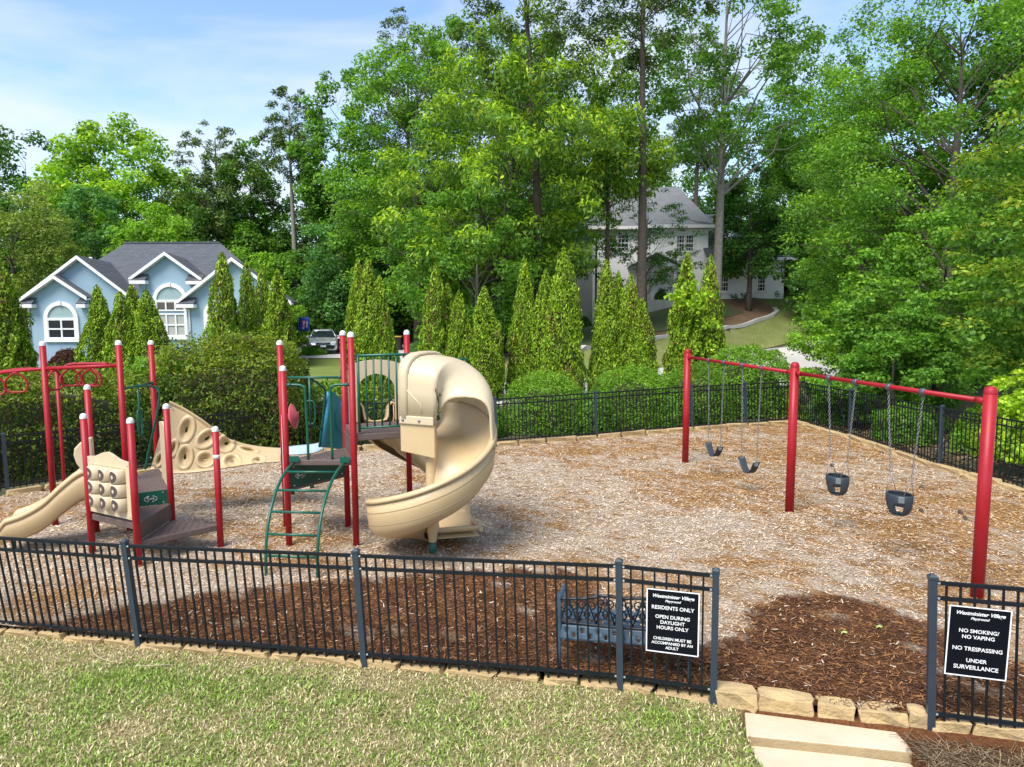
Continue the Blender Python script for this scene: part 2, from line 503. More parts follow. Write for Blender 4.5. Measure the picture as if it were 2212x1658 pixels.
# the ground: one sheet to the horizon, finer near the place
def axis(lo, hi, near, step, far):
    a = list(np.arange(near[0], near[1] + 1e-6, step))
    s = step; v = near[1]
    while v < hi:
        s *= 1.35; v += s; a.append(v)
    s = step; v = near[0]
    while v > lo:
        s *= 1.35; v -= s; a.insert(0, v)
    return np.array(a)
gx = axis(-700, 700, (-45, 45), 1.0, 0); gy = axis(-300, 1200, (-5, 85), 1.0, 0)
X, Y = np.meshgrid(gx, gy)
Z = hz(X, Y) - 0.03
Z = np.where(in_poly(X, Y, PG), -0.25, Z)
Z = np.where(Y < yfence(X) + 1.2, -1.2, Z)
V = np.column_stack([X.ravel(), Y.ravel(), Z.ravel()])
ny, nx = X.shape
idx = np.arange(nx * ny).reshape(ny, nx)
Fq = np.column_stack([idx[:-1, :-1].ravel(), idx[:-1, 1:].ravel(), idx[1:, 1:].ravel(), idx[1:, :-1].ravel()])
M_GROUND = mat('woodland_floor', (0.075, 0.062, 0.035), 0.95, 0.8, 0.7, 0.5, 12, col2=(0.045, 0.065, 0.02))
tag(link_mesh('ground', np_mesh('ground', V, Fq, None, True), M_GROUND), kind='structure')

# back lawns, road, drives and beds
def lawn_mat(name, a, b):
    m = bpy.data.materials.new(name); m.use_nodes = True
    N, L = nodes_of(m); p = N['Principled BSDF']; p.inputs['Roughness'].default_value = 0.95; p.inputs['Specular IOR Level'].default_value = 0.1
    geo = N.new('ShaderNodeNewGeometry')
    n_a = N.new('ShaderNodeTexNoise'); n_a.inputs['Scale'].default_value = 0.55; n_a.inputs['Detail'].default_value = 6; n_a.inputs['Roughness'].default_value = 0.7
    n_b = N.new('ShaderNodeTexNoise'); n_b.inputs['Scale'].default_value = 14; n_b.inputs['Detail'].default_value = 4
    L.new(geo.outputs['Position'], n_a.inputs['Vector']); L.new(geo.outputs['Position'], n_b.inputs['Vector'])
    r = N.new('ShaderNodeValToRGB')
    r.color_ramp.elements[0].position = 0.35; r.color_ramp.elements[0].color = (*a, 1)
    r.color_ramp.elements[1].position = 0.65; r.color_ramp.elements[1].color = (*b, 1)
    L.new(n_a.outputs['Fac'], r.inputs['Fac'])
    mxx = N.new('ShaderNodeMix'); mxx.data_type = 'RGBA'; mxx.blend_type = 'MULTIPLY'; mxx.inputs['Factor'].default_value = 0.6
    r2 = N.new('ShaderNodeValToRGB'); r2.color_ramp.elements[0].position = .3; r2.color_ramp.elements[0].color = (.45, .45, .4, 1); r2.color_ramp.elements[1].position = .7
    L.new(n_b.outputs['Fac'], r2.inputs['Fac'])
    L.new(r.outputs['Color'], mxx.inputs['A']); L.new(r2.outputs['Color'], mxx.inputs['B'])
    L.new(mxx.outputs['Result'], p.inputs['Base Color'])
    bp = N.new('ShaderNodeBump'); bp.inputs['Strength'].default_value = .6; bp.inputs['Distance'].default_value = .05
    L.new(n_b.outputs['Fac'], bp.inputs['Height']); L.new(bp.outputs['Normal'], p.inputs['Normal'])
    return m
M_LAWN = lawn_mat('mown_lawn', (0.13, 0.20, 0.04), (0.22, 0.26, 0.08))
M_LAWN2 = lawn_mat('dry_mown_lawn', (0.16, 0.21, 0.05), (0.27, 0.275, 0.115))
drape('lawn_by_blue_house', [(-30, 27), (-13, 27), (-7.5, 29), (-6.0, 36), (-9.8, 43.2), (-19.0, 43.2), (-19.0, 36.0), (-30, 36)], M_LAWN, 0.02)
drape('lawn_by_white_house', [(-1.0, 33.8), (3, 33.0), (9, 39.9), (17, 48.9), (30, 51.8), (32, 66), (5, 66), (1.0, 46)], M_LAWN2, 0.02)
drape('road', [(-14, 25.5), (-4, 25.5), (4, 25.8), (10, 29), (22, 41), (40, 46), (40, 52.4), (30, 51.6), (17, 48.6), (9, 39.6), (3, 32.7), (-2, 31.2), (-12, 32.2)], M_ROAD, 0.0)
drape('driveway', [(-16.5, 43.6), (-9.6, 43.6), (-6.4, 36.3), (-6.6, 31.0), (-3.4, 31.0), (-4.6, 40), (-6.8, 50), (-7.4, 62), (-11, 62), (-15.0, 57), (-16.5, 50)], M_ROAD, 0.035)
M_COVER = mat('dark_ivy_bed', (0.075, 0.125, 0.035), 0.9, 0.8, 1.5, 0.8, 14, col2=(0.10, 0.08, 0.045))
M_STRAW = mat('pine_straw', (0.20, 0.115, 0.06), 0.95, 0.8, 2.5, 0.8, 18, col2=(0.12, 0.07, 0.04))
# bed edging of the white house: a curving kerb
edge_px = [(1195, 776, 36.5), (1262, 751, 40.5), (1420, 731, 45.5), (1490, 722, 47.5), (1570, 709, 50.0), (1630, 697, 51.7), (1668, 686, 53.0), (1679, 678, 54.0), (1672, 672, 54.8)]
edge = []
for px, py, yy in edge_px:
    p = D(px, py, yy); edge.append((p.x, yy))
e2 = []
for i in range(len(edge) - 1):
    for t in np.linspace(0, 1, 6)[:-1]:
        a, b = Vector(edge[i]), Vector(edge[i + 1]); e2.append(tuple(a.lerp(b, t)))
e2.append(edge[-1])
drape('straw_bed', e2 + [(18.5, 58.5), (4, 60.5)], M_STRAW, 0.05)
inner = [(x - 0.5, y + 1.5) for x, y in e2[:-14]]
drape('ivy_bed', inner + [(16.5, 54.2), (16.0, 58.2), (4, 60.2)], M_COVER, 0.09)
mb = MB()
pts = [Vector((x, y, hz1(x, y) + 0.10)) for x, y in e2]
for a, b in zip(pts[:-1], pts[1:]): mb.beam(a, b + (b - a).normalized() * 0.02, 0.30, 0.22)
tag(mb.build('bed_kerb', M_KERB), kind='structure')
mb = MB()
kp = [(-2, 31.3), (3, 32.8), (9, 39.7), (17, 48.7), (30, 51.7), (40, 52.5)]
for a, b in zip(kp[:-1], kp[1:]):
    mb.beam((a[0], a[1], hz1(*a) + .05), (b[0], b[1], hz1(*b) + .05), 0.35, 0.16)
tag(mb.build('road_kerb', M_KERB), kind='structure')

# ------------------------------------------------------------------ playground surface: wood mulch
rs = np.random.RandomState(11)
fresh1 = [G(x, y) for x, y in [(60, 1345), (200, 1325), (330, 1300), (420, 1284), (520, 1275), (640, 1263), (790, 1248), (900, 1236), (1010, 1230), (1110, 1228), (1200, 1236), (1285, 1252),
                               (1305, 1290), (1330, 1345), (1400, 1385), (1500, 1395), (1545, 1392)]]
fresh1 = [(p.x, p.y) for p in fresh1] + [(1.9, 5.6), (-1.5, 6.3), (-5.2, 7.2)]
fresh2 = [G(x, y) for x, y in [(1530, 1395), (1580, 1372), (1610, 1335), (1660, 1300), (1730, 1284), (1800, 1283), (1870, 1300), (1930, 1325), (2000, 1345), (2080, 1372), (2212, 1440), (2300, 1500)]]
fresh2 = [(p.x, p.y) for p in fresh2] + [(4.2, 4.7), (3.4, 5.2), (1.8, 5.8)]
BROWN = [(1650, 1045, 1.0, 0.6), (1500, 1062, 1.3, 0.55), (1580, 1030, 1.4, .6), (2000, 1150, 1.8, 1.4), (1900, 960, 2.6, 2.6), (2150, 1100, 2.4, 2.4), (1700, 985, 1.8, 1.4), (1500, 960, 2.6, 1.0), (1280, 975, 2.6, 1.0), (2120, 1230, 1.2, 1.0), (130, 1290, 0.6, .5), (640, 1215, 1.1, .3),
         (60, 1095, 1.0, .6), (470, 1068, .9, .35), (1160, 1290, .9, .25), (1730, 930, 2.5, 1.2), (1600, 1215, .9, .3), (2080, 1290, 1.0, .6)]
def zones(x, y):
    """fresh dark mulch 0..1 and orange-brown straw 0..1"""
    jx = x + 0.35 * (fnoise(x * 3, y * 3, 21) - .5); jy = y + 0.35 * (fnoise(x * 3, y * 3, 31) - .5)
    fr = (in_poly(jx, jy, fresh1) | in_poly(jx, jy, fresh2)).astype(float)
    br = 0.7 * sstep(.42, .68, fnoise(x * .55, y * .55, 5))
    for px, py, rx, ry in BROWN:
        c = G(px, py)
        d = ((x - c.x) / rx) ** 2 + ((y - c.y) / ry) ** 2
        br = np.maximum(br, np.exp(-d) * .95)
    return fr, br
def mulch_col(x, y, u, v):
    fr, br = zones(x, y)
    n = len(x)
    pale = np.where((u < .56)[:, None], np.array([.64, .53, .41]), np.where((u < .80)[:, None], np.array([.52, .38, .245]), np.array([.30, .205, .13])))
    straw = np.where((u < .5)[:, None], np.array([.50, .295, .13]), np.where((u < .8)[:, None], np.array([.37, .20, .08]), np.array([.52, .41, .29])))
    dark = np.where((u < .55)[:, None], np.array([.115, .054, .028]), np.where((u < .85)[:, None], np.array([.21, .095, .04]), np.array([.36, .175, .065])))
    c = np.where((rs.rand(n) < br)[:, None], straw, pale)
    c = np.where((rs.rand(n) < fr * .97)[:, None], dark, c)
    return c * (0.84 + .32 * v)[:, None]
P, T = flat_fill(PG, 0.16)
u = fnoise(P[:, 0] * 7, P[:, 1] * 7, 40); v = rs.rand(len(P)) * .4
zz = 0.05 * (fnoise(P[:, 0] * .9, P[:, 1] * .9, 8) - .5) + .02 * (fnoise(P[:, 0] * 5, P[:, 1] * 5, 4) - .5)
V = np.column_stack([P, zz])
a = V[T[:, 1]] - V[T[:, 0]]; b = V[T[:, 2]] - V[T[:, 0]]
fl = np.cross(a, b)[:, 2] < 0
T[fl] = T[fl][:, ::-1]
def mulch_mat():
    m = bpy.data.materials.new('wood_mulch'); m.use_nodes = True
    N, L = nodes_of(m); p = N['Principled BSDF']; p.inputs['Roughness'].default_value = 0.95; p.inputs['Specular IOR Level'].default_value = .1
    at = N.new('ShaderNodeAttribute'); at.attribute_name = 'Col'
    geo = N.new('ShaderNodeNewGeometry')
    nz = N.new('ShaderNodeTexNoise'); nz.inputs['Scale'].default_value = 38; nz.inputs['Detail'].default_value = 5; nz.inputs['Roughness'].default_value = .75
    L.new(geo.outputs['Position'], nz.inputs['Vector'])
    r = N.new('ShaderNodeValToRGB'); r.color_ramp.elements[0].position = .36; r.color_ramp.elements[0].color = (.45, .41, .38, 1); r.color_ramp.elements[1].position = .62; r.color_ramp.elements[1].color = (1.05, 1.05, 1.05, 1)
    L.new(nz.outputs['Fac'], r.inputs['Fac'])
    mm = N.new('ShaderNodeMix'); mm.data_type = 'RGBA'; mm.blend_type = 'MULTIPLY'; mm.inputs['Factor'].default_value = 1
    L.new(at.outputs['Color'], mm.inputs['A']); L.new(r.outputs['Color'], mm.inputs['B']); L.new(mm.outputs['Result'], p.inputs['Base Color'])
    bp = N.new('ShaderNodeBump'); bp.inputs['Strength'].default_value = .9; bp.inputs['Distance'].default_value = .03
    L.new(nz.outputs['Fac'], bp.inputs['Height']); L.new(bp.outputs['Normal'], p.inputs['Normal'])
    return m
tag(link_mesh('playground_mulch', np_mesh('playground_mulch', V, T, mulch_col(P[:, 0], P[:, 1], u, v) * .95, True), mulch_mat()), kind='structure')
# loose chips: small bent slivers lying about
n0 = 560000
cx_ = rs.uniform(-12.5, 11.5, n0); cy_ = rs.uniform(4.1, 21.3, n0)
dd = np.hypot(cx_, cy_)
keep = in_poly(cx_, cy_, PG) & (rs.rand(n0) < np.clip((7.5 / dd) ** 1.25, 0, 1)) & (np.abs(cx_) < .80 * cy_ + 1.0)
cx_, cy_, dd = cx_[keep], cy_[keep], dd[keep]
n = len(cx_)
frz, _ = zones(cx_, cy_)
ln = rs.uniform(.018, .05, n) * (1 + .5 * frz) * np.clip(dd / 9, 1, 1.3); wd_ = rs.uniform(.005, .013, n) * np.clip(dd / 9, 1, 1.5)
an = rs.uniform(0, np.pi, n); tz = rs.normal(0, .22, n); rl = rs.normal(0, .35, n)
tx = np.column_stack([np.cos(an) * np.cos(tz), np.sin(an) * np.cos(tz), np.sin(tz)])
bx_ = np.column_stack([-np.sin(an) * np.cos(rl), np.cos(an) * np.cos(rl), np.sin(rl)])
zz = 0.05 * (fnoise(cx_ * .9, cy_ * .9, 8) - .5) + .02 * (fnoise(cx_ * 5, cy_ * 5, 4) - .5)
c0 = np.column_stack([cx_, cy_, zz + rs.uniform(.004, .022, n)])
Vc = np.stack([c0 - tx * ln[:, None] / 2 - bx_ * wd_[:, None] / 2, c0 + tx * ln[:, None] / 2 - bx_ * wd_[:, None] * .35, c0 + tx * ln[:, None] / 2 + bx_ * wd_[:, None] * .35, c0 - tx * ln[:, None] / 2 + bx_ * wd_[:, None] / 2], 1).reshape(-1, 3)
cc = mulch_col(cx_, cy_, rs.rand(n), rs.rand(n))
hi = rs.rand(n) < .06
cc[hi] *= 1.2
o = link_mesh('mulch_chips', np_mesh('mulch_chips', Vc, np.arange(4 * n).reshape(n, 4), np.repeat(cc, 4, 0)), M_CHIP)
tag(o, 'loose wood mulch chips, pale grey and fresh dark brown, covering the playground', 'mulch', kind='stuff')
# leaf litter behind the fences
def litter_zone():
    n_ = 60000
    x = rs.uniform(-13, 14, n_); y = rs.uniform(9, 27, n_)
    k = (~in_poly(x, y, PG)) & (y > yfence(x) + 1) & (x > 8.0) & (np.abs(x) < .85 * y)
    return x[k], y[k]
lx, ly = litter_zone()
n = len(lx)
an = rs.uniform(0, 6.28, n)
tx = np.column_stack([np.cos(an), np.sin(an), rs.normal(0, .3, n)]); bx_ = np.column_stack([-np.sin(an), np.cos(an), rs.normal(0, .3, n)])
c0 = np.column_stack([lx, ly, hz(lx, ly) + rs.uniform(0, .04, n)])
L_, W_ = rs.uniform(.03, .07, n)[:, None], rs.uniform(.015, .04, n)[:, None]
Vc = np.stack([c0 - tx * L_, c0 + bx_ * W_, c0 + tx * L_, c0 - bx_ * W_], 1).reshape(-1, 3)
pal = np.array([[.24, .15, .08], [.17, .10, .055], [.32, .22, .13], [.12, .08, .045]])[rs.randint(0, 4, n)] * rs.uniform(.7, 1.2, n)[:, None]
tag(link_mesh('leaf_litter', np_mesh('leaf_litter', Vc, np.arange(4 * n).reshape(n, 4), np.repeat(pal, 4, 0)), M_CHIP), 'brown leaf litter under the trees behind the side fence', 'leaf litter', kind='stuff')

# ------------------------------------------------------------------ front lawn
def lawn_green(x, y):
    g = .50 + 1.3 * (fnoise(x * 1.5, y * 1.5, 60) - .5) + .9 * (fnoise(x * 5, y * 5, 61) - .5)
    g = g - .45 * np.exp(-((yfence(x) - y) / .28) ** 2)
    return np.clip(g, 0, 1)
SLAB_L = 2.02                                       # left edge of the steps
def soil_w(x, y):
    return sstep(2.0, 2.12, x + .1 * (fnoise(x * 4, y * 4, 70) - .5))
xs = np.linspace(-9, 9, 240); ts = np.linspace(0, 1, 70)
XX = np.repeat(xs[None, :], 70, 0); YY = np.repeat((ts ** .7)[:, None], 240, 1) * (yfence(XX) + .06 + 4) - 4
ZZ = zlawn(XX, YY)
V = np.column_stack([XX.ravel(), YY.ravel(), ZZ.ravel()])
idx = np.arange(240 * 70).reshape(70, 240)
Fq = np.column_stack([idx[:-1, :-1].ravel(), idx[:-1, 1:].ravel(), idx[1:, 1:].ravel(), idx[1:, :-1].ravel()])
g = lawn_green(V[:, 0], V[:, 1])[:, None]; sw = soil_w(V[:, 0], V[:, 1])[:, None]
base = (np.array([.40, .34, .18]) * (1 - g) + np.array([.22, .27, .075]) * g) * .95
soil = np.array([.25, .105, .045]) * (1 - .5 * fnoise(V[:, 0] * 2, V[:, 1] * 2, 75))[:, None]
MM = mulch_mat(); MM.name = 'lawn_soil'
tag(link_mesh('front_lawn', np_mesh('front_lawn', V, Fq, base * (1 - sw) + soil * sw, True), MM), kind='structure')
n = 112000
x = rs.uniform(-6.5, 2.1, n); y = rs.uniform(4.6, 8.2, n)
k = (y < yfence(x) - .0) & (x < SLAB_L - .03 - .05 * rs.rand(n)) & (np.abs(x) < .8 * y + .4)
x, y = x[k], y[k]
n = len(x)
g = lawn_green(x, y)
hgt = rs.uniform(.015, .045, n) * (.75 + .5 * g); w = rs.uniform(.0026, .005, n) * 1.3
an = rs.uniform(0, 6.28, n); le = rs.uniform(.2, 1.25, n) * hgt * 1.3
p0 = np.column_stack([x, y, zlawn(x, y) - .004])
sd = np.column_stack([-np.sin(an), np.cos(an), np.zeros(n)])
dr = np.column_stack([np.cos(an), np.sin(an), np.zeros(n)])
tip = p0 + dr * le[:, None] + np.array([0, 0, 1]) * hgt[:, None]
mid = p0 + dr * le[:, None] * .35 + np.array([0, 0, 1]) * hgt[:, None] * .72
Vb = np.stack([p0 - sd * w[:, None] * .8, mid + sd * w[:, None] * 1.1, tip, mid - sd * w[:, None] * 1.1], 1).reshape(-1, 3)
isg = rs.rand(n) < g * .9 + .06
cg = np.array([.27, .38, .075]) * rs.uniform(.55, 1.35, n)[:, None] * np.where(rs.rand(n) < .3, 1.25, 1)[:, None]
cd = np.where((rs.rand(n) < .6)[:, None], np.array([.70, .61, .37]), np.array([.45, .36, .18])) * rs.uniform(.65, 1.25, n)[:, None]
cb = np.where(isg[:, None], cg, cd)
tag(link_mesh('grass', np_mesh('grass', Vb, np.arange(4 * n).reshape(n, 4), np.repeat(cb, 4, 0)), M_GRASSB), 'patchy half-dry grass in front of the near fence', 'grass', kind='stuff')
# dead straw beside the steps
n = 9000
x = rs.uniform(3.26, 5.2, n); y = rs.uniform(3.9, 5.75, n)
k = (y < yfence(x) - .12 - .25 * rs.rand(n))
x, y = x[k], y[k]; n = len(x)
an = rs.uniform(0, 6.28, n); ln = rs.uniform(.03, .11, n)
p0 = np.column_stack([x, y, zlawn(x, y) + rs.uniform(.003, .03, n)])
dr = np.column_stack([np.cos(an), np.sin(an), rs.normal(0, .2, n)]); sd = np.column_stack([-np.sin(an), np.cos(an), np.zeros(n)])
Vb = np.stack([p0 - dr * ln[:, None] - sd * .003, p0 + dr * ln[:, None] - sd * .003, p0 + dr * ln[:, None] + sd * .003, p0 - dr * ln[:, None] + sd * .003], 1).reshape(-1, 3)
pal = np.array([[.17, .115, .06], [.11, .07, .038], [.07, .042, .024], [.27, .21, .13]])[rs.randint(0, 4, n)]
tag(link_mesh('dead_straw', np_mesh('dead_straw', Vb, np.arange(4 * n).reshape(n, 4), np.repeat(pal, 4, 0)), M_CHIP), 'dead brown straw on the bare red soil beside the steps', 'straw', kind='stuff')
# ------------------------------------------------------------------ trees
def leaf_quads(c, nrm, L, W, rng, droop=0.0, cup=.25):
    """rhombic leaves: c (n,3) centres, nrm (n,3), L, W (n,)"""
    n = len(c)
    nrm = nrm / (np.linalg.norm(nrm, axis=1, keepdims=True) + 1e-9)
    t = rng.normal(size=(n, 3)); t[:, 2] -= droop
    t -= nrm * (t * nrm).sum(1, keepdims=True)
    t /= np.linalg.norm(t, axis=1, keepdims=True) + 1e-9
    b = np.cross(nrm, t)
    L = L[:, None]; W = W[:, None]
    V = np.stack([c - t * L * .5, c + b * W * .5 + nrm * W * cup * .5, c + t * L * .5 - nrm * L * .12, c - b * W * .5 + nrm * W * cup * .5], 1)
    return V.reshape(-1, 3)
def palette_cols(n, pal, rng, clump=None):
    pal = np.array(pal) * np.array([1.85, 2.0, 1.1])
    i = rng.choice(len(pal), n, p=[.42, .33, .25][:len(pal)] if len(pal) == 3 else None)
    c = pal[i] * rng.uniform(.78, 1.22, n)[:, None]
    if clump is not None: c = c * clump[:, None]
    return c
PAL = {
    'bright': [(.085, .165, .022), (.115, .205, .028), (.16, .245, .035)],
    'mid': [(.052, .115, .022), (.075, .15, .028), (.10, .185, .034)],
    'dark': [(.030, .072, .020), (.045, .10, .026), (.065, .13, .03)],
    'blue': [(.040, .10, .045), (.06, .135, .06), (.085, .165, .07)],
    'lime': [(.15, .23, .025), (.20, .28, .03), (.27, .33, .04)],
    'olive_l': [(.125, .16, .028), (.165, .195, .034), (.21, .23, .045)],
    'olive': [(.095, .13, .04), (.13, .165, .055), (.17, .195, .07)],
    'pine': [(.042, .068, .026), (.06, .09, .032), (.085, .115, .04)],
    'oak': [(.060, .12, .030), (.085, .15, .04), (.19, .235, .04)],
    'cedar': [(.075, .125, .012), (.11, .165, .015), (.155, .205, .02)],
    'cedar_t': [(.115, .175, .014), (.155, .215, .018), (.20, .25, .025)],
    'box': [(.055, .12, .018), (.085, .165, .024), (.13, .21, .032)],
    'hedge': [(.030, .052, .012), (.055, .085, .016), (.115, .15, .025)],
    'hedge_t': [(.085, .12, .018), (.13, .165, .022), (.18, .20, .03)],
}
ROUND = lambda t: (math.sin(math.pi * min(1, max(0, t)) ** .8)) ** .6
def prof_round(t):
    t = np.asarray(t, float)
    return np.where(t < .38, np.sqrt(np.clip(1 - ((.38 - t) / .46) ** 2, 0, 1)), np.sqrt(np.clip(1 - ((t - .38) / .66) ** 2, 0, 1)))
def prof_tall(t):
    t = np.asarray(t, float)
    return np.where(t < .3, np.sqrt(np.clip(1 - ((.3 - t) / .4) ** 2, 0, 1)), np.clip(1 - ((t - .3) / .76) ** 2, 0, 1) ** .62)
def prof_pine(t):
    t = np.asarray(t, float)
    return np.where(t < .3, .55 + .45 * t / .3, np.clip(1 - ((t - .3) / .74) ** 2, 0, 1) ** .7)
def make_tree(seed, h, tr, cb, rx, prof=prof_round, nc=110, cr=1.1, lp=250, ll=.20, lw=.13, pal='mid', droop=.6, bark=None, leafm=None,
              flat=.62, lean=(0, 0), shell=.5, limbs=.36, pal2=None, lr=1.0, twig=False, fork=None, ry=None, off=(0, 0)):
    """returns (trunk mesh, crown mesh): tapered trunk with limbs to every clump, leaves spread through the clumps"""
    rng = np.random.RandomState(seed)
    ry = ry or rx
    t = rng.rand(nc * 4)
    w = prof(t) ** 1.2
    t = t[rng.rand(nc * 4) < w / w.max()][:nc]
    n = len(t)
    a = rng.uniform(0, 2 * np.pi, n) ; rad = np.sqrt(rng.uniform(shell ** 2, 1, n)) * prof(t)
    rad *= 1 + .22 * (vnoise(a * 1.3 + seed, t * 4, seed) - .5) * 2
    z = cb + t * (h - cb)
    lx = lean[0] * (z / h) ** 1.5; ly = lean[1] * (z / h) ** 1.5
    C = np.column_stack([lx + off[0] * np.clip((z - cb) / (h - cb) * 3, 0, 1) + np.cos(a) * rad * rx, ly + off[1] + np.sin(a) * rad * ry, z])
    cs = cr * rng.uniform(.65, 1.3, n) * (1 - .35 * t)
    cnt = np.maximum(20, (lp * (cs / cr) ** 2).astype(int))
    ci = np.repeat(np.arange(n), cnt)
    m = len(ci)
    dv = rng.normal(size=(m, 3)); dv /= np.linalg.norm(dv, axis=1, keepdims=True)
    r = rng.rand(m) ** .42
    pos = C[ci] + dv * (r * cs[ci])[:, None] * np.array([1, 1, flat])
    pos[:, 2] -= .18 * cs[ci] * (r ** 2) * (dv[:, 2] < .1)
    nr = dv * .55 + rng.normal(size=(m, 3)) * .55 + np.array([0, 0, .75])
    L = ll * rng.uniform(.65, 1.35, m); W = lw * rng.uniform(.7, 1.3, m)
    V = leaf_quads(pos, nr, L, W, rng, droop)
    clump = (rng.uniform(.8, 1.2, n))[ci]
    col = palette_cols(m, PAL[pal], rng, clump)
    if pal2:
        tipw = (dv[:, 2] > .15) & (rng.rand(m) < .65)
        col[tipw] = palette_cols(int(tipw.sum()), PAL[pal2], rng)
    crown = np_mesh('crown', V, np.arange(4 * m).reshape(m, 4), np.repeat(col, 4, 0))
    mb = MB()
    k = 9
    tp = []
    for i in range(k):
        q = i / (k - 1) * (.93 if leafm else .80)
        zz_ = q * h
        tp.append(Vector((lean[0] * q ** 1.5 + .05 * math.sin(seed + q * 7), lean[1] * q ** 1.5 + .05 * math.cos(seed + q * 6), zz_ - (.25 if i == 0 else 0))))
    mb.tube(tp, [tr * (1.25 if i == 0 else 1) * (1 - .88 * (i / (k - 1)) ** 1.1) for i in range(k)], 9)
    def tpt(zz_):
        q = min(max(zz_ / h, 0), .95)
        return Vector((lean[0] * q ** 1.5 + .05 * math.sin(seed + q * 7), lean[1] * q ** 1.5 + .05 * math.cos(seed + q * 6), q * h))
    if limbs:
        for i in range(n):
            if rng.rand() > limbs: continue
            c = Vector(C[i])
            hd = math.hypot(c.x - tpt(c.z).x, c.y - tpt(c.z).y)
            s0 = tpt(max(cb * .75, c.z - hd * rng.uniform(.35, .9)))
            md = s0.lerp(c, .5) + Vector((0, 0, .12 * hd)) + Vector(rng.normal(size=3)) * .12 * hd
            md2 = s0.lerp(c, .78) + Vector((0, 0, .10 * hd)) + Vector(rng.normal(size=3)) * .06 * hd
            r0 = tr * (1 - .85 * s0.z / h) * rng.uniform(.16, .34) * lr
            mb.tube([s0, md, md2, c], [r0, r0 * .6, r0 * .38, r0 * .12], 5, cap=False)
            if twig:
                for _ in range(2):
                    e = c + Vector(rng.normal(size=3)) * cs[i] * .55
                    mb.tube([md2, md2.lerp(e, .5) + Vector((0, 0, .08)), e], [r0 * .3, r0 * .2, r0 * .06], 4, cap=False)
    me = bpy.data.meshes.new('trunk'); me.from_pydata(mb.v, [], mb.f); me.polygons.foreach_set('use_smooth', mb.sm); me.update()
    me.materials.append(bark or M_BARK); crown.materials.append(leafm or M_LEAF)
    return me, crown
def place_tree(name, meshes, loc, label, cat='tree', group=None, scale=1.0, rz=0.0, sx=None):
    t = thing(name, loc, label, cat, group)
    a = link_mesh('trunk', meshes[0], None, t); b = link_mesh('crown', meshes[1], None, t)
    t.scale = (scale, scale, scale) if sx is None else sx
    t.rotation_euler = (0, 0, rz)
    return t
def at_px(px, y):                      # ground point below a pixel column at distance y
    x = (px - 1106) / F_PX * (y * math.cos(PITCH) + 0)
    return Vector((x, y, hz1(x, y) - .05))

# far woods (each tree stands on its own); three kinds, copied
far_a = make_tree(101, 17, .28, 3.5, 5.0, nc=95, cr=1.55, lp=200, ll=.34, lw=.22, pal='mid')
far_b = make_tree(102, 17, .28, 3.0, 4.6, nc=95, cr=1.5, lp=200, ll=.34, lw=.22, pal='dark')
far_c = make_tree(103, 18, .26, 4.0, 4.4, nc=90, cr=1.45, lp=200, ll=.34, lw=.22, pal='bright')
rr = random.Random(5)
LAB = ['leafy medium green tree in the far wood behind the houses', 'leafy dark green tree in the far wood behind the houses', 'leafy bright green tree in the far wood behind the houses']
NAME = ['woodland_tree', 'dark_woodland_tree', 'bright_woodland_tree']  # medium, dark and bright green leaves
row = []
for px in range(-330, 2600, 120):
    row.append((px + rr.uniform(-30, 30), rr.uniform(74, 84)))
for px in range(-260, 1000, 150):
    row.append((px + rr.uniform(-40, 40), rr.uniform(62, 70)))
for px, y in row:
    k = rr.choice([0, 0, 1, 1, 2])
    sc_ = rr.uniform(.82, 1.02)
    if px < 700: sc_ *= .82
    place_tree(NAME[k], (far_a, far_b, far_c)[k], at_px(px, y), LAB[k], 'tree', ['medium green far trees', 'dark green far trees', 'bright green far trees'][k], sc_, rr.uniform(0, 6.28))
# understory closing the view below the crowns
und_a = make_tree(111, 6.5, .09, .4, 2.7, nc=60, cr=1.05, lp=200, ll=.26, lw=.17, pal='mid', twig=False)
und_b = make_tree(112, 6.0, .09, .3, 2.7, nc=60, cr=1.05, lp=200, ll=.26, lw=.17, pal='dark', twig=False)
und_c = make_tree(113, 7.5, .09, .6, 2.2, nc=60, cr=.9, lp=200, ll=.24, lw=.15, pal='bright', twig=False)
UL = ['medium green understory tree at the edge of the wood', 'dark green understory tree at the edge of the wood', 'bright green understory tree at the edge of the wood']
for i, (px, y, k, s) in enumerate([(-60, 56, 1, 1.2), (30, 55, 0, 1.1), (-160, 52, 1, 1.3), (440, 60, 2, 1.1), (520, 58, 1, 1.0), (560, 55, 2, 1.0), (605, 60, 0, 1.1), (650, 63, 1, 1.1), (690, 66, 1, 1.0), (735, 60, 0, 1.25), (770, 55, 1, 1.2),
                                   (830, 62, 1, 1.2), (960, 66, 1, 1.1), (1010, 64, 0, 1.1), (1060, 66, 1, 1.2), (1130, 64, 1, 1.2), (1190, 76, 0, 1.3), (1235, 78, 1, 1.2), (545, 48, 2, .62), (1740, 66, 2, 1.2), (1790, 60, 0, 1.3), (880, 68, 1, 1.2), (920, 70, 1, 1.1), (640, 52, 2, .45),
                                   (1820, 52, 1, 1.3), (1900, 48, 0, 1.3), (1990, 42, 1, 1.2), (2120, 38, 1, 1.2), (2230, 34, 0, 1.2)]):
    place_tree(['understory_tree', 'dark_understory_tree', 'bright_understory_tree'][k], (und_a, und_b, und_c)[k], at_px(px, y), UL[k], 'tree', ['medium understory trees', 'dark understory trees', 'bright understory trees'][k], s, rr.uniform(0, 6.28))  # medium, dark and bright green kinds

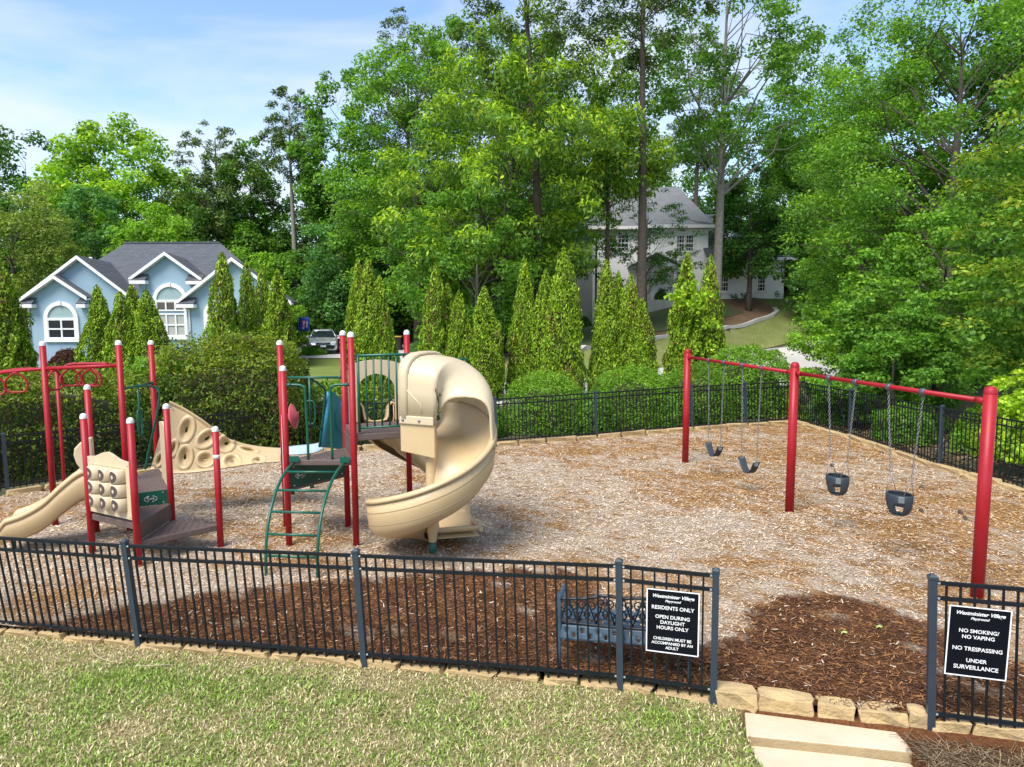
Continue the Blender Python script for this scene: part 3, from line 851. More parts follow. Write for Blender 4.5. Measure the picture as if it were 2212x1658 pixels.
# particular trees ---- left background
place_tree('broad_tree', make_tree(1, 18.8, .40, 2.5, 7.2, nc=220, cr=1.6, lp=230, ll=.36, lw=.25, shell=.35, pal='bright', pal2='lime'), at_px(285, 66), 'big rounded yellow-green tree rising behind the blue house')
place_tree('broad_tree', make_tree(2, 18.6, .35, 3.5, 5.6, nc=120, cr=1.5, lp=230, ll=.36, lw=.24, pal='dark'), at_px(75, 68), 'tall dark tree with airy top left of the rounded yellow-green tree')
place_tree('olive_tree', make_tree(3, 12.2, .26, 2.6, 4.3, nc=110, cr=1.1, lp=260, ll=.24, lw=.12, pal='olive', droop=1.0), at_px(35, 50), 'olive-toned spreading tree with pale trunk left of the blue house')
place_tree('olive_tree', make_tree(4, 7.6, .15, 1.0, 2.6, nc=70, cr=.85, lp=230, ll=.2, lw=.1, pal='olive', droop=1.0), at_px(118, 51), 'small olive-toned tree touching the left gable of the blue house')
place_tree('maple_tree', make_tree(5, 12.0, .22, 2.0, 3.4, nc=90, cr=1.1, lp=240, ll=.26, lw=.17, pal='blue'), at_px(215, 58), 'blue-green leafy tree below the big yellow-green tree')
place_tree('maple_tree', make_tree(6, 10.8, .2, 2.2, 3.3, nc=90, cr=1.1, lp=230, ll=.26, lw=.17, pal='bright'), at_px(335, 57), 'bright green tree directly above the blue house roof')
def pine(seed, h, tr, cb, rx, nc, cr, lp, pal='pine', **k):
    return make_tree(seed, h, tr, cb, rx, prof_pine, int(nc * 2.1), cr * .72, int(lp * .30), .30, .095, pal, .1, leafm=M_NEEDLE, flat=.55, shell=.2, **k)
place_tree('pine_tree', pine(11, 18.4, .34, 9.0, 4.4, 80, .95, 420), at_px(483, 64), 'dark pine with bare grey trunk above the right end of the blue roof')
place_tree('pine_tree', pine(12, 21.0, .30, 13.5, 3.0, 46, .85, 380, bark=M_BARKP), at_px(640, 62), 'slender pine with tall pale bare trunk beside the tulip poplar')
place_tree('maple_tree', make_tree(13, 17.2, .24, 5.0, 2.9, prof_tall, nc=90, cr=1.05, lp=230, ll=.27, lw=.19, pal='mid'), at_px(552, 64), 'narrow fresh green tree between the two pines')
place_tree('tulip_poplar', make_tree(14, 20.8, .32, 8.0, 3.4, prof_tall, nc=95, cr=1.0, lp=200, ll=.26, lw=.2, pal='mid', droop=.2), at_px(742, 58), 'tall slim poplar with open crown against the sky')
place_tree('maple_tree', make_tree(15, 9.6, .18, 1.5, 3.1, nc=80, cr=1.0, lp=240, ll=.24, lw=.15, pal='blue'), at_px(742, 54), 'bluish green tree above the parked silver car')
place_tree('pine_tree', pine(16, 15.0, .22, 5.0, 2.6, 50, .85, 360), at_px(700, 66), 'short dark pine between the pale pine and the poplar')
# ---- centre
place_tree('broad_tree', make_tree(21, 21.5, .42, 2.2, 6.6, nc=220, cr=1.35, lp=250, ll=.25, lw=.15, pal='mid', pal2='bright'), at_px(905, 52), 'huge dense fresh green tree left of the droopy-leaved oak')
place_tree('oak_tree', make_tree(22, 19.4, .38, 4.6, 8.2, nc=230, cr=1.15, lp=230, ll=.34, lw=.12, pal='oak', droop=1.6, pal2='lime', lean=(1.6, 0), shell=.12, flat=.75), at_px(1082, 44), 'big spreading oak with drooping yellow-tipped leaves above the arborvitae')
place_tree('maple_tree', make_tree(23, 9.6, .16, 1.6, 4.4, nc=130, cr=.95, lp=270, ll=.21, lw=.13, pal='mid', bark=M_BARKP), at_px(1030, 42), 'low leafy tree with thin mottled pale trunk under the oak')
place_tree('pine_tree', pine(24, 27.0, .32, 13.5, 5.2, 66, 1.0, 430, lean=(-1.3, 0)), at_px(1168, 43), 'tall leaning pine with grey trunk rising in front of the oak')
place_tree('pine_tree', pine(25, 27.5, .33, 16.5, 4.0, 52, 1.0, 430, lean=(-.2, 0)), at_px(1385, 44), 'straight pine with brown trunk before the white house porch')
place_tree('pine_tree', pine(26, 27.0, .34, 14.0, 4.6, 80, 1.05, 420), at_px(890, 62), 'dark pine top showing behind the huge fresh green tree')
place_tree('maple_tree', make_tree(27, 25.5, .3, 9.0, 6.2, nc=150, cr=1.2, lp=230, ll=.26, lw=.16, pal='mid'), at_px(1040, 60), 'tall green tree filling the gap behind the oak')
place_tree('maple_tree', make_tree(28, 16.0, .25, 3.0, 5.0, nc=120, cr=1.2, lp=230, ll=.26, lw=.16, pal='dark'), at_px(1120, 57), 'dark green tree behind the leaning pine trunk')
place_tree('maple_tree', make_tree(29, 25.5, .3, 10.0, 5.6, nc=130, cr=1.25, lp=210, ll=.27, lw=.17, pal='mid'), at_px(1235, 74), 'tall green tree between the leaning pine and the straight pine, far behind')
place_tree('oak_tree', make_tree(30, 15.4, .24, 8.6, 3.6, nc=80, cr=1.0, lp=210, ll=.32, lw=.115, pal='oak', droop=1.6, pal2='lime', shell=.2, flat=.75), at_px(1310, 46), 'narrow yellow-tipped oak beside the straight pine')
# ---- before the white house
place_tree('tulip_poplar', make_tree(31, 28.5, .36, 11.5, 6.8, prof_round, limbs=.38, lr=1.25, nc=185, cr=1.0, lp=140, ll=.25, lw=.17, pal='mid', bark=M_BARKP, lean=(.4, 0), shell=.35), at_px(1547, 50), 'tall airy poplar with smooth pale grey trunk on the straw bed')
place_tree('maple_tree', make_tree(32, 10.6, .22, 2.9, 2.7, prof_tall, nc=80, cr=.9, lp=260, ll=.22, lw=.16, pal='dark'), at_px(1617, 54), 'small dark green tree with bare lower trunk before the garage wing')
place_tree('japanese_maple', make_tree(33, 9.6, .11, 1.8, 3.9, nc=95, cr=.75, lp=115, ll=.17, lw=.09, pal='dark', flat=.3, shell=.2), at_px(1395, 52.5), 'thin layered ornamental maple shading the white house porch')
place_tree('pine_tree', pine(34, 26, .3, 13, 4.6, 70, 1.0, 380), at_px(1500, 72), 'pine standing behind the white house roof')
place_tree('maple_tree', make_tree(35, 17.0, .28, 2.5, 5.0, nc=120, cr=1.2, lp=230, ll=.26, lw=.17, pal='mid'), at_px(1735, 60), 'green tree behind the right end of the white house')
place_tree('maple_tree', make_tree(36, 22.0, .3, 8, 5.5, nc=130, cr=1.25, lp=230, ll=.27, lw=.17, pal='mid'), at_px(1760, 64), 'tall green tree between the pale-trunked poplar and the right-hand wood')
# ---- right: close trees
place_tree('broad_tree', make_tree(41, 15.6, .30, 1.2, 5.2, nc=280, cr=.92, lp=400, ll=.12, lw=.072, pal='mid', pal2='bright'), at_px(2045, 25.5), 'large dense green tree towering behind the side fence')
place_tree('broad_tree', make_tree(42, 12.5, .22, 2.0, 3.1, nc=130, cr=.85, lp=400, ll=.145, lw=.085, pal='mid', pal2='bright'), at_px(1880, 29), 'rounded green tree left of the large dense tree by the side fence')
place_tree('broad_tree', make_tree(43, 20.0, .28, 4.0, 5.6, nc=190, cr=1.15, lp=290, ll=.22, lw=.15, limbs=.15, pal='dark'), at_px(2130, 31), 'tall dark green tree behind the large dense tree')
place_tree('tulip_poplar', make_tree(44, 9.6, .13, 1.2, 2.2, nc=110, cr=.62, lp=330, ll=.12, lw=.075, pal='mid', pal2='olive_l', droop=.4), Vector((12.1, 15.6, 0)), 'yellow-green young tree leaning over the side fence')
place_tree('beech_sapling', make_tree(45, 4.2, .07, .3, 2.0, nc=80, cr=.55, lp=330, ll=.115, lw=.075, pal='bright', flat=.4), at_px(1850, 24.5), 'low bright green sapling with level sprays behind the fence corner')
place_tree('beech_sapling', make_tree(46, 3.4, .06, .3, 1.7, nc=65, cr=.5, lp=320, ll=.115, lw=.075, pal='mid', flat=.4), Vector((10.8, 20.3, 0)), 'low green sapling behind the side fence')
place_tree('beech_sapling', make_tree(47, 6.2, .09, .8, 2.3, nc=90, cr=.62, lp=340, ll=.125, lw=.08, pal='mid', pal2='bright', flat=.45), Vector((12.3, 22.0, 0)), 'mid-height layered sapling under the large dense tree')
place_tree('beech_sapling', make_tree(48, 2.3, .05, .2, 1.1, nc=40, cr=.42, lp=300, ll=.11, lw=.07, pal='lime', flat=.5), Vector((11.0, 14.6, 0)), 'small yellow-green sapling just behind the side fence')

# ------------------------------------------------------------------ arborvitae
def make_cedar(seed, h, w):
    """several leaders of different height grown into one ragged column"""
    rng = np.random.RandomState(seed)
    def pr(t): return np.clip((1 - t ** 1.35) ** .70 * (1 - .22 * np.exp(-t * 9)), .03, 1)
    lead = [(0, 0, 1.0, 1.0)]
    for _ in range(rng.randint(2, 5)):
        a = rng.uniform(0, 6.28); d = rng.uniform(.16, .30) * w
        lead.append((math.cos(a) * d, math.sin(a) * d, rng.uniform(.5, .88), rng.uniform(.5, .72)))
    Vs, Cs = [], []
    mbc = MB()
    for li, (dx, dy, hf, wf_) in enumerate(lead):
        hh, ww = h * hf, w * .5 * wf_ * (.92 if li == 0 else 1)
        n = int(10800 * hf * wf_)
        t = rng.rand(n * 2); t = t[rng.rand(n * 2) < pr(t)][:n]; n = len(t)
        a = rng.uniform(0, 2 * np.pi, n)
        ca, sa = np.cos(a), np.sin(a)
        lump = np.clip((fnoise(ca * 1.4 + 9, sa * 1.4 + t * hh * 1.1, seed + li) - .5) * 1.9 + .5, 0, 1) * .62 + .38 * vnoise(ca * 4 + 20, sa * 4 + t * hh * 3.4, seed + 9 + li)
        r = ww * pr(t) * (.46 + .92 * lump) + .03 * lump - rng.exponential(.05, n)
        stray = rng.rand(n) < .02
        r = np.maximum(r + stray * rng.uniform(.02, .10, n), .01)
        pos = np.column_stack([dx * (1 - .35 * t) + ca * r, dy * (1 - .35 * t) + sa * r, .1 + t * (hh - .1)])
        out = np.column_stack([ca, sa, np.full(n, .5)])
        nr = np.column_stack([-sa, ca, np.zeros(n)]) * rng.normal(0, .9, n)[:, None] + out * .7 + rng.normal(size=(n, 3)) * .6
        Vs.append(leaf_quads(pos, nr, rng.uniform(.08, .19, n), rng.uniform(.03, .065, n), rng, -2.6))
        patch = fnoise(ca * 1.8 + 40, sa * 1.8 + t * hh * 1.2, seed + 31 + li)
        col = palette_cols(n, PAL['cedar'], rng, .62 + .75 * fnoise(ca * 2.5 + 3, sa * 2.5 + t * hh * 2.3, seed + 5))
        tip = rng.rand(n) < np.clip(.18 + .55 * (t - .5) + .5 * (lump - .5), .05, .8)
        col[tip] = palette_cols(int(tip.sum()), PAL['cedar_t'], rng)
        br = rng.rand(n) < np.clip(.04 + 1.6 * (patch - .56), .02, .7)
        col[br] = np.array([.17, .115, .045]) * rng.uniform(.55, 1.25, int(br.sum()))[:, None]
        Cs.append(col)
        k = 10
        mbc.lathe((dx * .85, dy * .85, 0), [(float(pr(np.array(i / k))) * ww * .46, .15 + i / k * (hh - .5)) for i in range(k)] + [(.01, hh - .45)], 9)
    V = np.concatenate(Vs); col = np.concatenate(Cs); n = len(col)
    crown = np_mesh('crown', V, np.arange(4 * n).reshape(n, 4), np.repeat(col, 4, 0)); crown.materials.append(M_NEEDLE)
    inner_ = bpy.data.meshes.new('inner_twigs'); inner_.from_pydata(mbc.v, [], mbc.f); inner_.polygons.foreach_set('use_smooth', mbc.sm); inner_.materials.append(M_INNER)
    mb = MB().tube([(0, 0, -.15), (0, 0, h * .4), (0, 0, h * .9)], [.09, .06, .015], 8)
    tr = bpy.data.meshes.new('trunk'); tr.from_pydata(mb.v, [], mb.f); tr.materials.append(M_BARK)
    return tr, crown, inner_
M_INNER = mat('dark_inner_twigs', (0.035, 0.045, 0.012), 0.95, 0.7, 9, 0.8, 30, col2=(0.05, 0.035, 0.015))  # dark green-brown core inside the foliage
cedars = [make_cedar(200 + i, 5.0, w) for i, w in enumerate((1.75, 2.0, 1.6, 1.85, 1.7))]
CED = [  # px, y distance, height, width factor, variant, label
    (6, 25.0, 4.9, 1.15, 1, 'arborvitae at the far left edge, beside the blue house corner'),
    (212, 26.5, 4.15, 1.0, 0, 'blunt arborvitae left of its cluster before the blue house wall'),
    (260, 25.6, 3.95, .95, 2, 'low arborvitae in the middle of the cluster before the blue house'),
    (287, 27.2, 4.2, .95, 3, 'arborvitae tucked behind the cluster before the blue house'),
    (318, 26.0, 4.0, 1.0, 1, 'arborvitae right of its cluster, touching the tall arched window'),
    (486, 25.5, 5.25, 1.0, 0, 'tallest arborvitae of the trio by the blue house right gable'),
    (536, 26.8, 5.0, .75, 2, 'thin browning arborvitae in the middle of the trio'),
    (570, 28.0, 4.95, .8, 3, 'arborvitae half hidden behind the plump one of the trio'),
    (602, 25.6, 4.65, 1.05, 1, 'plump arborvitae of the trio, left of the silver car'),
    (776, 29.3, 5.25, .85, 3, 'arborvitae peeking out behind the plump pair by the driveway'),
    (798, 28.2, 5.2, 1.05, 0, 'plump pointed arborvitae between the silver car and the spiral slide'),
    (822, 28.0, 4.6, .85, 2, 'shorter shoulder arborvitae beside the plump pointed one'),
    (943, 28.0, 5.0, .9, 0, 'pointed arborvitae just right of the slide hood, tallest of its four'),
    (968, 28.6, 4.3, .8, 3, 'arborvitae behind the tallest of the four by the slide hood'),
    (992, 27.4, 4.0, .8, 2, 'short twin-topped arborvitae right of the slide hood'),
    (1048, 27.2, 4.15, 1.0, 1, 'broad low arborvitae before the oak trunk'),
    (1134, 28.2, 5.25, .95, 0, 'left spire of the three arborvitae before the white siding'),
    (1180, 28.0, 4.8, .9, 3, 'middle spire of the three arborvitae before the white siding'),
    (1218, 27.6, 5.55, 1.0, 2, 'tallest right spire of the three arborvitae before the white siding'),
    (1308, 28.4, 5.2, .9, 3, 'tallest arborvitae of the cluster before the white house front'),
    (1336, 28.8, 4.75, .8, 0, 'second arborvitae of the cluster before the white house front'),
    (1363, 28.2, 4.6, .85, 2, 'third arborvitae of the cluster before the white house front'),
    (1388, 27.8, 3.75, .85, 1, 'lowest arborvitae of the cluster before the white house front'),
    (1483, 28.0, 5.35, 1.15, 1, 'wide arborvitae behind the far swing post with a climbing vine'),
    (1533, 28.8, 5.3, .85, 2, 'narrow arborvitae beside the pale poplar trunk'),
]
for px, y, h, wf, k, lab in CED:
    p = at_px(px, y)
    t = thing('arborvitae', p, lab, 'arborvitae', 'arborvitae row')
    for nm, me in zip(('trunk', 'crown', 'inner_twigs'), cedars[(k + int(px) // 7) % 5]): link_mesh(nm, me, None, t)
    t.scale = (wf * .98, wf * .98, h / 4.78); t.rotation_euler = (0, 0, px * .37)
# the vine on the wide arborvitae
def leaf_blob(name, pts, size, pal, seed, m=None, n=None, aspect=.6):
    rng = np.random.RandomState(seed)
    P = np.array(pts); k = len(P)
    L = size * rng.uniform(.6, 1.4, k)
    V = leaf_quads(P, rng.normal(size=(k, 3)) + np.array([0, -.3, .6]), L, L * aspect, rng, .4)
    me = np_mesh(name, V, np.arange(4 * k).reshape(k, 4), np.repeat(palette_cols(k, PAL[pal], rng), 4, 0))
    me.materials.append(m or M_LEAF)
    return me
rng = np.random.RandomState(77)
pts = []
for cxp, cyp, s in [(1495, 626, .35), (1470, 640, .2), (1520, 640, .22), (1505, 662, .22), (1528, 750, .3), (1478, 655, .15), (1470, 815, .2), (1530, 700, .2), (1455, 640, .12)]:
    c = D(cxp, cyp, 27.1); pts += list(np.array(c) + rng.normal(size=(60, 3)) * s * np.array([1, .4, .55]))
vine = link_mesh('climbing_vine', leaf_blob('climbing_vine', pts, .16, 'lime', 78), None)
tag(vine, 'bright lime climbing vine on the wide arborvitae by the swing', 'vine')

# ------------------------------------------------------------------ hedges and shrubs
def make_shrub(name, loc, rx, ry, h, label, seed, pal='box', n=14000, leaf=(.05, .11), aspect=.45, boxy=.0, cat='shrub', group=None, rz=0, dead=.04, pal2=None):
    rng = np.random.RandomState(seed)
    n = int(n * .72); leaf = (leaf[0] * 1.08, leaf[1] * 1.14)
    t = thing(name, loc, label, cat, group)
    e = 2.0 / (2.0 + 4 * boxy)                       # superellipse exponent
    se = lambda v_: np.sign(v_) * np.abs(v_) ** e
    def by_length(g_, px_, py_, wt=None):            # parameters spread evenly along a curve
        d_ = np.hypot(np.diff(px_), np.diff(py_))
        if wt is not None: d_ = d_ * (wt[1:] + wt[:-1]) / 2
        cu = np.append(0, np.cumsum(d_)); return np.interp(rng.rand(n) * cu[-1], cu, g_)
    g_ = np.linspace(0, 2 * np.pi, 2000); a = by_length(g_, se(np.cos(g_)) * rx, se(np.sin(g_)) * ry)
    g_ = np.linspace(0, np.pi / 2, 800); ph = by_length(g_, np.cos(g_) ** e * (rx + ry) / 2, np.sin(g_) ** e * h, np.cos(g_) ** e + .02)
    lump = .84 + .24 * fnoise(a * 2.6 + 3, ph * 3 + 1, seed) + .10 * vnoise(a * 9, ph * 9, seed + 3)
    sh = lump - rng.exponential(.05, n)
    P = np.column_stack([se(np.cos(a)) * np.abs(np.cos(ph)) ** e * rx, se(np.sin(a)) * np.abs(np.cos(ph)) ** e * ry, np.abs(np.sin(ph)) ** e * h]) * sh[:, None]
    P[:, 2] = np.maximum(P[:, 2], .03)
    nrm = np.column_stack([np.cos(a) * np.cos(ph) / rx, np.sin(a) * np.cos(ph) / ry, np.sin(ph) / h + .2])
    nrm /= np.linalg.norm(nrm, axis=1, keepdims=True)
    L = rng.uniform(*leaf, n)
    V = leaf_quads(P, nrm * .6 + rng.normal(size=(n, 3)) * .6, L, L * aspect, rng, -.4)
    col = palette_cols(n, PAL[pal], rng, .6 + .8 * fnoise(P[:, 0] * 2.5 + 50, P[:, 2] * 2.5 + P[:, 1], seed))
    if pal2:
        k = (P[:, 2] > h * .72) & (rng.rand(n) < .7); col[k] = palette_cols(int(k.sum()), PAL[pal2], rng)
    k = rng.rand(n) < dead; col[k] = np.array([.14, .085, .035])
    me = np_mesh('foliage', V, np.arange(4 * n).reshape(n, 4), np.repeat(col, 4, 0))
    link_mesh('foliage', me, M_LEAF, t)
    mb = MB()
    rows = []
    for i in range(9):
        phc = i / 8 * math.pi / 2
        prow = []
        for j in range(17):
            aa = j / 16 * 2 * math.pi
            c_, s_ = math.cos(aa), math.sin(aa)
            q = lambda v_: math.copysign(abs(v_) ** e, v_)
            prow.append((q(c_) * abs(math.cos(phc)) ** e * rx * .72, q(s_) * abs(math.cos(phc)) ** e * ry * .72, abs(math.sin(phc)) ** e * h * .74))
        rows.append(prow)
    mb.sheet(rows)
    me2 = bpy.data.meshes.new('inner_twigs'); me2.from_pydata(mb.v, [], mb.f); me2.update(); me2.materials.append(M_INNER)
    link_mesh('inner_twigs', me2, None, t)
    t.rotation_euler = (0, 0, rz)
    return t
B = make_shrub
B('clipped_hedge', Vector((-11.0, 14.9, 0)), 3.9, 1.15, 2.15, 'long clipped hedge behind the overhead loop ladder', 301, 'hedge', 42000, (.05, .11), .42, .5, 'hedge', rz=.80, dead=.08, pal2='hedge_t')
B('clipped_hedge', Vector((-6.9, 17.75, 0)), 1.95, 1.25, 2.72, 'tall rounded yellow-topped hedge behind the beige climbing wall', 302, 'hedge', 36000, (.055, .12), .40, .35, 'hedge', rz=.25, dead=.09, pal2='hedge_t')
B('clipped_hedge', Vector((-8.6, 17.9, 0)), 1.3, 1.0, 2.3, 'lower leafy hedge between the loop ladder hedge and the tall rounded hedge', 303, 'mid', 20000, (.06, .12), .5, .2, 'hedge', rz=.6, dead=.06, pal2='bright')
B('bushy_shrub', Vector((-4.6, 18.6, 0)), 1.15, .9, 1.55, 'loose shrub behind the pink spinner disc', 304, 'hedge', 17000, (.05, .11), .38, .1, dead=.07, pal2='bright')
B('bushy_shrub', Vector((-2.7, 19.1, 0)), 1.2, .9, 1.45, 'loose shrub behind the arched panel of the play tower', 305, 'hedge', 15000, (.05, .11), .38, .1, dead=.06)
B('bushy_shrub', Vector((-1.2, 19.5, 0)), 1.0, .9, 1.3, 'low shrub behind the spiral slide', 306, 'box', 13000, dead=.03)
B('boxwood', Vector((.95, 20.3, 0)), 1.25, 1.0, 1.62, 'rounded boxwood right of the spiral slide', 307, 'box', 18000, (.04, .10), .35, .12, 'boxwood', pal2='bright')
B('boxwood', Vector((3.55, 21.3, 0)), 1.35, 1.05, 1.68, 'round boxwood dome left of the far swing post', 308, 'box', 19000, (.04, .10), .35, .12, 'boxwood', pal2='bright')
B('boxwood', Vector((5.6, 22.1, 0)), 1.15, 1.0, 1.7, 'boxwood directly behind the far swing post', 309, 'box', 14000, (.04, .10), .35, .12, 'boxwood')
B('bushy_shrub', Vector((7.6, 23.4, 0)), 1.75, 1.2, 2.15, 'broad leafy shrub at the fence corner behind the belt swings', 310, 'box', 22000, (.05, .12), .4, .1, pal2='bright')
B('bushy_shrub', Vector((2.2, 20.2, 0)), .8, .7, 1.0, 'low leafy shrub between the two boxwood domes', 311, 'mid', 9000)
B('bushy_shrub', Vector((4.7, 21.0, 0)), .9, .6, 1.05, 'low leafy shrub against the back fence under the belt swings', 312, 'mid', 9000)
B('bushy_shrub', Vector((10.2, 18.6, 0)), .7, .9, .9, 'small green shrub behind the side fence near its first post', 313, 'mid', 7000, (.06, .12), .5)
B('bushy_shrub', Vector((11.4, 16.8, 0)), .9, .9, 1.3, 'bushy green shrub behind the side fence', 314, 'bright', 9000, (.06, .12), .5)
B('bushy_shrub', Vector((9.9, 21.6, 0)), 1.0, .9, 1.0, 'leafy shrub outside the fence corner', 315, 'mid', 9000, (.06, .12), .5)
# house planting
M_PURPLE = 'purple'
PAL['purple'] = [(.035, .012, .018), (.055, .018, .026), (.075, .03, .035)]
p = at_px(140, 34.5); B('barberry', p, 1.0, .7, 1.35, 'dark purple barberry under the left arched window', 320, 'purple', 6000, (.08, .18), .3)
p = at_px(8, 32); B('barberry', p, .5, .6, 1.7, 'dark purple shrub left of the blue house corner', 321, 'purple', 4000, (.08, .18), .3)
for i, (px, y, r, h, lab) in enumerate([(1578, 57.6, .75, 1.0, 'globe shrub left of the pair before the garage wing window'), (1603, 57.6, .75, .95, 'globe shrub right of the pair before the garage wing window'), (1672, 57.6, .75, 1.1, 'globe shrub at the far end of the white house wall'),
                                        (1700, 57.4, .7, .9, 'outermost globe shrub past the white house corner'), (1428, 57.6, .6, 1.6, 'dark upright shrub right of the white house porch column'), (1257, 56.0, .8, 1.0, 'dark globe shrub at the foot of the siding wall')]):
    B('globe_shrub', at_px(px, y), r, r, h, lab, 330 + i, 'dark', 3500, (.08, .16), .5)
B('ornamental_grass', at_px(672, 46.2), .9, .7, .6, 'low ornamental grass at the driveway edge beside the car', 340, 'mid', 3000, (.2, .5), .08)
B('ornamental_grass', at_px(930, 48), 1.6, 1.0, .8, 'pale ornamental grass before the wooden privacy fence', 341, 'blue', 4000, (.2, .5), .08)
B('globe_shrub', at_px(868, 57.5), .75, .7, 1.5, 'round shrub against the wooden privacy fence, left one', 342, 'dark', 3000, (.08, .16), .5)
B('conical_shrub', at_px(897, 57), .55, .5, 1.7, 'slim bright shrub against the wooden privacy fence', 343, 'mid', 3000, (.08, .16), .5)
# ------------------------------------------------------------------ houses
def poly_y(pxs, y): return [D(a, b, y) for a, b in pxs]
def gable(parent, apex, left, right, y, yback, zb, wl, wr, wallm, roofm, over=.35, wname='gable_wall', fascia=.18, skew=.27):
    """front gable: apex/left/right are pixels of the roof edge in the plane y; wl, wr pixel columns of the wall sides"""
    A, Lf, Rt = D(*apex, y), D(*left, y), D(*right, y)
    def roofz(x):
        return Lf.z + (A.z - Lf.z) * (x - Lf.x) / (A.x - Lf.x) if x < A.x else Rt.z + (A.z - Rt.z) * (Rt.x - x) / (Rt.x - A.x)
    xl, xr = D(wl, left[1], y).x, D(wr, right[1], y).x
    pts = [Vector((xl, y, zb)), Vector((xr, y, zb)), Vector((xr, y, roofz(xr) - .08)), Vector((A.x, y, A.z - .08)), Vector((xl, y, roofz(xl) - .08))]
    MB().prism(pts, (0, .25, 0)).build(wname, wallm, parent)
    MB().box(((xl + .12), (y + .25 + yback) / 2, (zb + roofz(xl)) / 2 - .1), (.2, yback - y - .25, roofz(xl) - zb - .2)).build('side_wall', wallm, parent)
    for P0 in (Lf, Rt):
        d = Vector((-skew * (yback - y), yback - y + over, 0)); up = Vector((0, 0, .10))
        q0 = Vector((P0.x, y - over, P0.z)); q1 = Vector((A.x, y - over, A.z))
        MB().prism([q0, q1, q1 + up, q0 + up], d).build('roof', roofm, parent)
        f0 = q0 + Vector((0, -.05, -fascia + .09)); f1 = q1 + Vector((0, -.05, -fascia + .09)); fu = Vector((0, 0, fascia))
        MB().prism([f0, f1, f1 + fu, f0 + fu], (0, .045, 0)).build('rake_board', M_WHITE, parent)
        f0 = q0 + Vector((0, .0, -.07)); f1 = q1 + Vector((0, .0, -.07)); fu = Vector((0, 0, .065))
        MB().prism([f0, f1, f1 + fu, f0 + fu], (0, over - .01, 0)).build('soffit', M_WHITE, parent)
    return roofz
def ret(parent, px0, px1, py, y, roofm):
    """cornice return: a small boxed eave"""
    a, b = D(px0, py, y), D(px1, py, y)
    MB().box(((a.x + b.x) / 2, y - .22, a.z - .12), (abs(b.x - a.x), .44, .2)).build('cornice_return', M_WHITE, parent, bevel=.03)
    z = a.z - .02
    MB().prism([(a.x, y - .44, z), (b.x, y - .44, z), (b.x, y - .02, z + .32), (a.x, y - .02, z + .32)], (0, 0, .03)).build('cornice_roof', roofm, parent)
def arc(cx_, cz, r, y, n=14, a0=0, a1=math.pi):
    return [Vector((cx_ + r * math.cos(a0 + (a1 - a0) * i / n), y, cz + r * math.sin(a0 + (a1 - a0) * i / n))) for i in range(n + 1)]
def arch_window(parent, x0, x1, zb, zt, y, cols, rows_, trans, key=True, tr=.2, panem=None, blind=False, div=None):
    """arched window: white surround, fan light above zs, panes below"""
    cx_ = (x0 + x1) / 2; r = (x1 - x0) / 2; zs = zt - r
    w = MB()
    o_ = arc(cx_, zs, r + tr, y - .09); i_ = arc(cx_, zs, r, y - .09)
    ring_o = [Vector((x1 + tr, y - .09, zb))] + o_ + [Vector((x0 - tr, y - .09, zb))]
    ring_i = [Vector((x1, y - .09, zb))] + i_ + [Vector((x0, y - .09, zb))]
    for k in range(len(ring_o) - 1):
        w.prism([ring_o[k], ring_o[k + 1], ring_i[k + 1], ring_i[k]], (0, .085, 0))
    win = w.build('arched_window', M_WHITE, parent)
    MB().box((cx_, y - .06, zb - .1), (x1 - x0 + 2 * tr, .14, .2)).build('sill', M_WHITE, win)
    if key: MB().box((cx_, y - .11, zt + tr * .55), (.16, .06, tr * 1.1)).build('keystone', M_WHITE, win)
    MB().prism([Vector((x1, y - .012, zs))] + arc(cx_, zs, r, y - .012)[1:-1] + [Vector((x0, y - .012, zs))], (0, .01, 0)).build('fan_light', M_GLASSF, win)
    fr = MB()
    fr.box((cx_, y - .05, zs), (x1 - x0, .07, .1))
    zc = zs - .05
    segs = div or [(zb, zc)]
    for (b0, b1, cc, rr_, pm) in segs:
        pw = (x1 - x0) / cc; ph = (b1 - b0) / rr_
        for i in range(cc):
            for j in range(rr_):
                xx, zz_ = x0 + pw * (i + .5), b0 + ph * (j + .5)
                MB().box((xx, y - .015, zz_), (pw - .07, .012, ph - .07)).build('pane', pm, win)
        for i in range(cc + 1): fr.box((x0 + pw * i, y - .045, (b0 + b1) / 2), (.075, .06, b1 - b0))
        for j in range(rr_ + 1): fr.box((cx_, y - .043, b0 + ph * j), (x1 - x0, .056, .075))
    fr.build('muntins', M_WHITE, win)
    return win
bh = D(330, 774, 40); BZ = 0.35
blue = thing('blue_house', (D(330, 774, 44).x, 44, BZ), 'light blue stucco house with grey hip roof, white-trimmed gables and arched windows', 'house')
# main body and hip roof
eL, eR = D(95, 640, 41).x, D(612, 640, 41).x
ez = D(300, 640, 41).z
MB().prism([(eL + .5, 41, BZ), (eR - .5, 41, BZ), (eR - 5.5, 55, BZ), (eL - 3.5, 55, BZ)], (0, 0, ez - BZ - .02)).build('wall', M_BLUEW, blue)
R0, R1 = D(271, 526, 47.5), D(476, 530, 47.5)
R1.z = R0.z
c = [Vector((eL, 40.4, ez)), Vector((eR, 40.4, ez)), Vector((eR - 5.0, 55.6, ez)), Vector((eL - 4, 55.6, ez))]
for nm, f in (('front_roof', [c[0], c[1], R1, R0]), ('right_roof', [c[1], c[2], R1]), ('back_roof', [c[2], c[3], R0, R1]), ('left_roof', [c[3], c[0], R0])):
    MB().prism(f, (0, 0, -.1)).build(nm, M_ROOF, blue)
MB().beam(R0 + Vector((0, 0, .03)), R1 + Vector((0, 0, .03)), .3, .1).build('ridge_cap', M_ROOF, blue)
